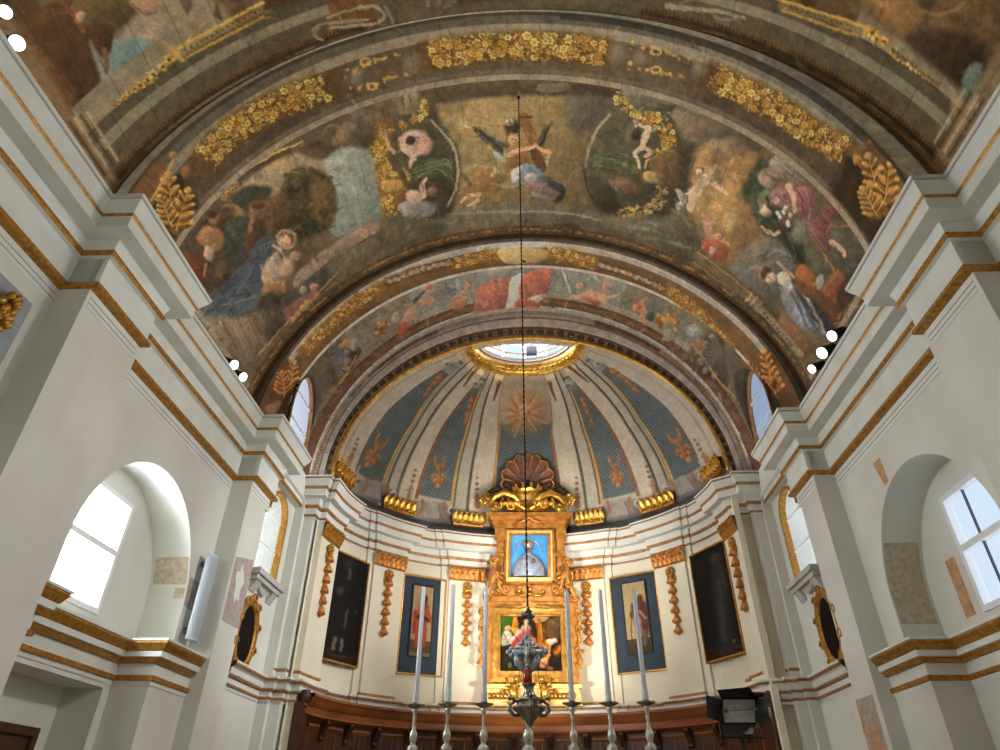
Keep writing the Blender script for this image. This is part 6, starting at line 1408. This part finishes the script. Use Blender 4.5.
# ---- altar that carries the candlesticks (below the picture edge)
GZ = 1.80
AL = thing('altar', 'stone altar with a raised shelf carrying six candlesticks and a cross', 'altar', (-.03, 7.4, 0))
mb = MB(); mb.box(-1.3, 1.24, 6.75, 7.3, 0, 1.0); mb.build('altar_block', M_STONE, AL, sh=False)
mb = MB(); mb.box(-1.35, 1.29, 6.7, 7.32, 1.0, 1.08); mb.build('altar_slab', M_STONE, AL, sh=False)
mb = MB(); mb.box(-1.34, 1.30, 7.32, 7.7, 0, GZ-.04); mb.box(-1.36, 1.32, 7.30, 7.72, GZ-.04, GZ); mb.build('gradine', M_STONE, AL, sh=False)
CPX = [((422.5,587),(415.5,706)), ((452,585),(448,705)), ((485.5,586),(484,705)), ((564,590),(572,704)), ((598.6,590),(609,704)), ((632.6,590),(646,703))]
CN = ['outermost on the left, in front of the left blue panel', 'second from left, between the left blue panel and altarpiece', 'third from left, at the left edge of the altarpiece',
      'third from right, at the right edge of the altarpiece', 'second from right, between altarpiece and right blue panel', 'outermost on the right, in front of the right blue panel']
STICK = [(.10,0),(.11,.015),(.10,.035),(.06,.055),(.035,.09),(.05,.12),(.035,.15),(.022,.19),(.03,.27),(.05,.33),(.056,.36),(.05,.385),(.022,.41),(.03,.425),(.036,.445),(.042,.47),(.036,.505),(.020,.53),(.017,.60),(.021,.63),(.016,.655),(.026,.68),(.034,.70),(.02,.72)]
def stick(x, y, zb, k, label):
    t = thing('candlestick', label, 'candlestick', (x, y, zb), 'silver candlesticks on the altar')
    mb = MB(); mb.lathe([(r, z*k/.74) for r, z in STICK[:8]], (x, y, zb), 24); mb.build('foot', M_STEEL, t, smooth=True, sh=False)
    mb = MB(); mb.lathe([(r, z*k/.74) for r, z in STICK[7:]], (x, y, zb), 24); mb.build('stem', M_STEEL, t, smooth=True, sh=False)
    mb = MB(); mb.lathe([(.012,-.035),(.045,-.02),(.09,.0),(.098,.012),(.085,.008),(.04,.0),(.036,.03),(.0,.03)], (x, y, zb+k), 24, gad=.06, gn=8); mb.build('drip_pan', M_PEWTER, t, smooth=True, sh=False)
for i, (tp, bt) in enumerate(CPX):
    b = on_y(*bt, 7.5); T_ = on_y(*tp, 7.5); k = b[2]-GZ
    stick(b[0], 7.5, GZ, k, 'silver baluster candlestick, '+CN[i])
    t2 = thing('candle', 'tall pale candle, '+CN[i], 'candle', (b[0], 7.5, b[2]+.03), 'tall altar candles'); h = T_[2]-b[2]
    mb = MB(); mb.lathe([(.0,.0),(.031,.0),(.031,.09),(.027,.095),(.023,h-.05),(.02,h-.035),(.008,h-.03),(.0,h-.03)], (b[0], 7.5, b[2]+.031), 14); mb.build('wax_shaft', M_WAX, t2, smooth='auto', sh=False)
    mb = MB(); mb.tube([(b[0],7.5,b[2]+h-.005), (b[0],7.5,b[2]+h+.012)], .004, 5); mb.build('wick', M_BLACK, t2, sh=False)
# ---- altar cross
b = on_y(528.5, 750, 7.5); bx = b[0]; cr = on_y(527, 652, 7.5)
t = thing('altar_cross', 'blue grey silver altar cross with lobed ends behind the hanging lamp', 'cross', (bx, 7.5, GZ))
mb = MB(); mb.lathe([(.14,0),(.15,.02),(.13,.05),(.07,.08),(.04,.12)], (bx, 7.5, GZ), 24); mb.build('foot', M_STEEL, t, smooth=True, sh=False)
mb = MB(); mb.lathe([(.04,.12),(.05,.20),(.062,.30),(.07,.36),(.05,.41),(.035,.43),(.05,.45),(.056,.50),(.05,.54),(.032,.57),(.045,.59),(.038,.66),(.03,.72),(.022,.80)], (bx, 7.5, GZ), 24); mb.build('stem', M_STEEL, t, smooth=True, sh=False)
mb = MB(); x, z = cr[0], cr[2]
mb.tube([(bx,7.5,GZ+.78), (x,7.5,z-.05)], (.028,.03), 8); mb.tube([(x,7.5,z-.06), (x,7.5,z+.12)], .034, 8); mb.tube([(x-.16,7.5,z), (x+.16,7.5,z)], .034, 8)
for (dx, dz, ux, uz) in ((-.17,0,-1,0), (.17,0,1,0), (0,.13,0,1)):
    for e in (-1, 0, 1): mb.ball((x+dx+.03*ux*(1-abs(e))+.03*e*uz, 7.5, z+dz+.03*uz*(1-abs(e))+.03*e*ux), .03, 8, 0, (1,.6,1))
for sg in (-1, 1):
    mb.tube([(x+sg*.03,7.5,z-.20), (x+sg*.10,7.5,z-.11), (x+sg*.13,7.5,z-.02)], (.02,.045,.02), 8); mb.tube([(x+sg*.03,7.5,z+.1), (x+sg*.09,7.5,z+.07), (x+sg*.12,7.5,z+.02)], (.02,.03,.02), 8)
mb.build('lobed_cross', M_BLUEGREY, t, smooth=True, sh=False)
mb = MB(); mb.tube([(x,7.46,z-.12), (x,7.46,z-.03), (x,7.46,z+.04)], (.014,.024,.026), 8); mb.ball((x,7.455,z+.075), .02, 8); mb.tube([(x-.11,7.46,z+.05), (x,7.46,z+.035), (x+.11,7.46,z+.05)], .011, 6); mb.tube([(x,7.46,z-.1), (x,7.46,z-.17)], .012, 6); mb.build('corpus', M_STEEL, t, smooth=True, sh=False)
# ---- hanging sanctuary lamp
lx, ly = -.02, 5.911; z0 = 2.25
t = thing('sanctuary_lamp', 'dark silver sanctuary lamp with red glass hanging on a long chain', 'lamp', (lx, ly, z0))
mb = MB(); mb.lathe([(.0,-.03),(.02,-.02),(.03,.0),(.05,.02),(.085,.05),(.115,.08),(.135,.10),(.133,.115),(.11,.122),(.10,.135),(.112,.15),(.125,.158),(.10,.172),(.06,.19),(.044,.22),(.04,.255),(.05,.27),(.06,.285),(.0,.285)], (lx, ly, z0), 28, gad=.015, gn=14); mb.build('bowl', M_PEWTER, t, smooth=True, sh=False)
for k in range(4):
    a = PI*k/2+.1; mb = MB(); d = np.array([math.cos(a), math.sin(a), 0]); c = np.array([lx, ly, z0])
    mb.tube([c+d*r+np.array([0,0,h]) for r, h in ((.08,.05),(.125,.05),(.16,.085),(.155,.13),(.12,.15),(.132,.174),(.16,.176))], (.012,.014,.016,.014,.012,.014,.012), 8); mb.ball(c+d*.163+np.array([0,0,.176]), .017, 8); mb.build('scroll_handle', M_PEWTER, t, smooth=True, sh=False)
mb = MB(); mb.lathe([(.0,0),(.03,.0),(.036,.02),(.037,.10),(.03,.11),(.0,.11)], (lx-.01, ly, z0+.285), 16); mb.build('red_glass', M_RED, t, smooth=True, sh=False)
mb = MB(); mb.lathe([(.064,.0),(.06,.025),(.045,.05),(.02,.068),(.012,.09),(.0,.095)], (lx, ly, 3.07), 20); mb.lathe([(.0,.005),(.06,.0)], (lx, ly, 3.07), 20); mb.build('smoke_cap', M_PEWTER, t, smooth=True, sh=False)
for k in range(3):
    a = 2*PI*k/3+.5; mb = MB(); mb.tube([(lx+.03*math.cos(a), ly+.03*math.sin(a), 3.08), (lx+.12*math.cos(a), ly+.12*math.sin(a), z0+.17)], .0022, 4); mb.build('suspension_wire', M_CHAIN, t, sh=False)
mb = MB(); zs = np.arange(3.15, 10.80, .035)
mb.tube([(lx, ly, z) for z in zs], [.0115 if i % 2 else .006 for i in range(len(zs))], 6); mb.build('chain', M_CHAIN, t, sh=False)
mb = MB(); mb.lathe([(.026,.08),(.022,.04),(.012,.02),(.008,-.01)], (lx, ly, 10.80), 12); mb.build('ceiling_hook', M_CHAIN, t, sh=False)

# ---- choir panelling
t = thing('choir_panelling', 'curved brown wooden wall panelling with moulded cornice and brackets round the apse', 'panelling', (AX, AY+AB-.1, 0))
pp_ = lambda a0, a1, o, k=24: [(AX+(AA-o)*math.sin(math.radians(a)), AY+(AB-o)*math.cos(math.radians(a))) for a in np.linspace(a0, a1, k)]
mb = MB(); mb.sweep(pp_(-86, 86, .12, 90), [(-.1,3.24),(.26,3.24),(.27,3.20),(.22,3.16),(.20,3.10),(.15,3.06),(.14,2.98),(.16,2.95),(.06,2.92),(.02,2.90)], [0]*9); mb.build('cornice', M_OAK, t, smooth='auto')
mb = MB(); mb.sweep(pp_(-86, 86, .12, 90), [(.02,2.91),(.02,.02)], [0]); mb.build('backing', M_OAKD, t)
BR = [-80.5]+[-72+11.05*k for k in range(14)]+[80.5]
for a0, a1 in zip(BR[:-1], BR[1:]):
    mb = MB(); w_ = (a1-a0); pa = pp_(a0+w_*.16, a1-w_*.16, .14, 7)
    mb.sweep(pa, [(.0,2.86),(.035,2.86),(.04,2.83),(.0,2.79),(.0,2.0),(.03,1.96),(.0,1.95)], [0]*6); mb.build('panel', M_OAK, t, smooth='auto')
for a in BR[1:-1]:
    mb = MB(); pa = pp_(a-.75, a+.75, .14, 3); mb.sweep(pa, [(.0,2.93),(.15,2.93),(.16,2.88),(.10,2.80),(.04,2.70),(.05,2.66),(.0,2.62)], [0]*6)
    for e in (0, -1):
        x, y = pa[e]; r = math.radians(a); n = np.array([-math.sin(r), -math.cos(r)])
        mb.add([(x+n[0]*o, y+n[1]*o, z) for o, z in [(.0,2.93),(.15,2.93),(.16,2.88),(.10,2.80),(.04,2.70),(.05,2.66),(.0,2.62)]], [tuple(range(7))])
    mb.build('bracket', M_OAKD, t)
for sg in (-1, 1):
    mb = MB(); x, y = sg*3.56, 11.12; mb.box(min(x,x+sg*.14), max(x,x+sg*.14), y-.10, y+.12, 0, 3.1); mb.lathe([(.0,.16),(.06,.15),(.09,.08),(.08,.0),(.05,-.04),(.06,-.08),(.0,-.1)], (x+sg*.02, y-.02, 3.12), 14); mb.build('end_post', M_OAKD, t, smooth='auto')

# ---- barn door floodlight on a stand
FY = 6.5; fl = lambda x, y, dy=0.0: on_y(x, y, FY-dy)
c = fl(738, 711); t = thing('floodlight', 'black stage floodlight with open barn doors before the right panelling', 'floodlight', (c[0], FY, 0))
mb = MB()
for a, b_ in (((721,698),(757,698)), ((757,698),(756,724)), ((756,724),(725,724)), ((725,724),(721,698))):
    P_ = [fl(*a), fl(*b_), fl(*b_, -.16)*1.0, fl(*a, -.16)]; mb.add(P_, [(0,1,2,3)])
cc = [fl(721,698,-.16), fl(757,698,-.16), fl(756,724,-.16), fl(725,724,-.16)]; mb.add(cc, [(0,1,2,3)])
mb.build('housing', M_BLACK, t, sh=False)
M_REFL = mat('reflector', srgb(236,236,234), 0.4, 0.2, c2=srgb(196,196,196), scale=60)
mb = MB(); R_ = []
for i in range(9):
    e = i/8; dy = -.02-.10*math.sin(PI*e); y0 = 699.5+e*23
    R_.append([fl(723+.3*e*8/8+s_*32, y0, dy) for s_ in (0, .5, 1)])
mb.grid(np.array(R_)); mb.build('reflector', M_REFL, t, smooth=True, sh=False)
mb = MB(); mb.tube([fl(724,711,-.03), fl(755,709,-.03)], .008, 8); mb.tube([fl(722,711,.0), fl(727,711,-.02)], .016, 8); mb.tube([fl(752,709,-.02), fl(757,709,.0)], .016, 8); mb.build('lamp_tube', M_STEEL, t, smooth=True, sh=False)
def plate(nm, pts, mt):
    mb = MB(); mb.prism([fl(x, y, d) for x, y, d in pts], (0, .006, 0)); return mb.build(nm, mt, t, sh=False)
M_BLACK2 = mat('barn_door_grey', srgb(42,46,46), 0.5)
plate('barn_door', [(721,698,0),(757,698,0),(749,687,.16),(717,690,.16)], M_BLACK)
plate('barn_door', [(721,699,0),(725,724,0),(707,717,.16),(706,695,.16)], M_BLACK)
plate('barn_door', [(757,699,0),(756,724,0),(769,716,.16),(768,697,.16)], M_BLACK2)
plate('barn_door', [(725,724,0),(756,724,0),(753,734,.14),(723,734,.14)], M_BLACK2)
mb = MB(); a, b_ = fl(722,711,.0), fl(757,711,.0); m_ = (a+b_)/2; zz = fl(740,727)[2]
mb.tube([a+np.array([-.02,.05,0]), a+np.array([-.03,.06,-.2]), b_+np.array([.03,.06,-.2]), b_+np.array([.02,.05,0])], .010, 6); mb.build('yoke', M_BLACK, t, sh=False)
mb = MB(); mb.tube([(m_[0],m_[1]+.06,a[2]-.2), (m_[0],m_[1]+.06,.25)], .014, 8); mb.build('pole', M_BLACK, t, sh=False)
for k in range(3):
    q = 2*PI*k/3+.4; mb = MB(); mb.tube([(m_[0],m_[1]+.06,.55), (m_[0]+.36*math.cos(q),m_[1]+.06+.36*math.sin(q),.012)], .012, 6); mb.build('leg', M_BLACK, t, sh=False)

# ---- small spotlights on the cornice
M_LENS = bpy.data.materials.new('lit_lens'); M_LENS.use_nodes = True; _b = M_LENS.node_tree.nodes['Principled BSDF']; _b.inputs['Emission Color'].default_value = (1, .97, .92, 1); _b.inputs['Emission Strength'].default_value = 6
SP = [((5,12),'topmost left, at the picture corner',.055), ((17,43),'second from the top on the left cornice',.066), ((234,365),'left cornice, upper of the pair near the second rib',.075), ((243,377),'left cornice, lower of the pair near the second rib',.07),
      ((832,336),'right cornice, uppermost of the three',.075), ((822,353),'right cornice, middle of the three',.085), ((812,369),'right cornice, lowest of the three',.065)]
SPOTS = []
for (x, y), lab, r in SP:
    p = on_z(x, y, 6.92); d = np.array([-p[0]*.5, p[1]-1.6, 3.2])-p; d = d/np.linalg.norm(d); e = p-d*.24
    t = thing('spotlight', 'small black lit spotlight, '+lab, 'spotlight', (e[0], e[1], 6.73), 'lit spotlights on the cornices')
    mb = MB(); mb.tube([e-d*.02, e, e+d*.20, p], (r*.5, r*.85, r*.95, r*1.08), 16); mb.build('lamp_head', M_BLACK, t, smooth='auto', sh=False)
    mb = MB(); mb.tube([p, p+d*.006], r*.92, 20); mb.build('lens', M_LENS, t, sh=False)
    mb = MB(); mb.tube([(e[0],e[1],6.735), (e[0],e[1],e[2])], .018, 6); mb.box(e[0]-.05, e[0]+.05, e[1]-.05, e[1]+.05, 6.73, 6.745); mb.build('bracket', M_BLACK, t, sh=False)
    SPOTS.append((p+d*.02, d))
# ---- column loudspeaker
a, b_ = on_x(216,555,-4.28), on_x(195,639,-4.28); x, y = -4.26, 8.50
t = thing('column_speaker', 'slim silver grey column loudspeaker on the wall beside the left niche', 'loudspeaker', (x, y, 3.45))
M_SPK = mat('speaker_grey', srgb(178,186,192), 0.45, 0.2); mb = MB()
mb.prism([(x-.07+.07*math.cos(q)*1.0, y+.12*math.sin(q), 3.45) for q in np.linspace(-PI/2, PI/2, 10)]+[(x-.09,y+.12,3.45), (x-.09,y-.12,3.45)], (0,0,1.1)); mb.build('cabinet', M_SPK, t, sh=False)
mb = MB(); mb.prism([(x-.068+.075*math.cos(q), y+.118*math.sin(q), 3.49) for q in np.linspace(-PI/2+.5, PI/2-.5, 8)], (0,0,1.02)); mb.build('grille', mat('speaker_grille', srgb(164,172,180), 0.6), t, sh=False)
for z_ in (4.40, 3.55): mb = MB(); mb.box(x-.2, x-.08, y-.03, y+.03, z_, z_+.06); mb.build('wall_bracket', M_BOX, t, sh=False)
mb = MB(); mb.tube([(x-.06,y,3.46),(x-.07,y,3.36),(x-.17,y+.02,3.32)], .008, 6); mb.build('cable', M_BOX, t, sh=False)
# ---- grey plaque with a gilded flower on the near left wall
x = -4.45; t = thing('wall_plaque', 'grey wall panel with a gilded leaf ornament at the left picture edge', 'plaque', (x, 3.7, 4.3))
mb = MB(); mb.box(x, x+.03, 3.0, 4.27, 4.30, 5.42); mb.build('panel', mat('plaque_grey', srgb(150,156,156), 0.7, c2=srgb(136,142,142), scale=4), t, sh=False)
mb = MB(); br = np.random.default_rng(3); c = np.array([x+.05, 4.02, 5.13])
for k in range(26):
    q = br.uniform(0, 2*PI); r = br.uniform(.02, .16); o = c+np.array([br.uniform(0,.04), r*math.cos(q), r*1.25*math.sin(q)]); mb.tube([o-np.array([0,.02,.05]), o+np.array([.02,0,0]), o+np.array([.01,.02,.05])], (.018,.035,.014), 7)
mb.build('leaf_ornament', M_GILT, t, smooth=True, sh=False)
def LIGHTS():
    for y, e in ((-2.0, 70), (2.5, 80), (6.5, 74)):
        point('nave_fill', (-.8, y, 4.6), e, (1, .99, .96), .5)  # soft fill lights added along the nave, standing in for unseen fittings
    for s in (-1, 1):
        for y, e in ((2.6, 150), (7.3, 115)):
            spot('vault_fill', (s*3.8, y, 6.98), (-s*1.2, y+.3, 10.8), e, 1.8, .9, (1, .96, .9), .12)  # unseen uplights added above the cornice to brighten the frescoes
        spot('apse_flood', (s*2.6, 8.6, 2.3), (-s*.6, 14, 5.5), 1400, .86, .8, (1, .94, .81), .25)
    for k, (p, d) in enumerate(SPOTS):       # the lit spotlights on the cornices
        right = p[0] > 0
        if k == 6: spot('cornice_spot', tuple(p+d*.03), (-4.2, 10.9, 4.8), 1500, .7, .9, (.93, .97, 1), .06)  # beam turned away from its modelled head to brighten the left apse corner
        else: spot('cornice_spot', tuple(p+d*.03), tuple(p+d*3), 255 if right else 25, 2.0, .9, (1, .985, .96), .06)
    point('dome_fill', (0, 11.3, 6.2), 80, (1, .96, .9), .4)  # fill light added to brighten the half dome, no fitting modelled
# ================================================================ light
w = bpy.data.worlds.new('sky'); SC.world = w; w.use_nodes = True
nt = w.node_tree; bg = nt.nodes['Background']
tc = nt.nodes.new('ShaderNodeTexCoord'); sx = nt.nodes.new('ShaderNodeSeparateXYZ'); nt.links.new(tc.outputs['Generated'], sx.inputs[0])
rp = nt.nodes.new('ShaderNodeValToRGB'); mr = nt.nodes.new('ShaderNodeMapRange')
mr.inputs['From Min'].default_value = -1; mr.inputs['From Max'].default_value = 1
nt.links.new(sx.outputs['X'], mr.inputs['Value']); nt.links.new(mr.outputs['Result'], rp.inputs['Fac'])
for k, (ps, c) in enumerate(((.22, (40, 41, 42)), (.34, (9, 9.2, 9.5)), (.46, (1.6, 1.7, 1.8)), (.58, (.74, .88, 1.02)), (.82, (.72, .87, 1.02)), (.93, (6, 6.4, 7)))):
    e = rp.color_ramp.elements[k] if k < 2 else rp.color_ramp.elements.new(ps)
    e.position = ps; e.color = c+(1,)
nt.links.new(rp.outputs['Color'], bg.inputs['Color']); bg.inputs['Strength'].default_value = 1.0
def spot(name, loc, target, power, size=1.2, blend=0.6, color=(1,.93,.82), radius=.15):
    l = bpy.data.lights.new(name, 'SPOT'); l.energy = power; l.spot_size = size; l.spot_blend = blend; l.color = color; l.shadow_soft_size = radius
    o = bpy.data.objects.new(name, l); COL.objects.link(o); o.location = loc
    o.rotation_euler = (Vector(target)-Vector(loc)).to_track_quat('-Z', 'Y').to_euler()
    return o
def point(name, loc, power, color=(1,.93,.82), radius=.3):
    l = bpy.data.lights.new(name, 'POINT'); l.energy = power; l.color = color; l.shadow_soft_size = radius
    o = bpy.data.objects.new(name, l); COL.objects.link(o); o.location = loc; return o
LIGHTS()
SC.view_settings.view_transform = 'Standard'; SC.view_settings.look = 'None'; SC.view_settings.gamma = 1; SC.view_settings.exposure = 0.0
SC.cycles.use_denoising = True; SC.cycles.max_bounces = 6; SC.cycles.diffuse_bounces = 4; SC.cycles.transparent_max_bounces = 8
SC.cycles.sample_clamp_indirect = 6
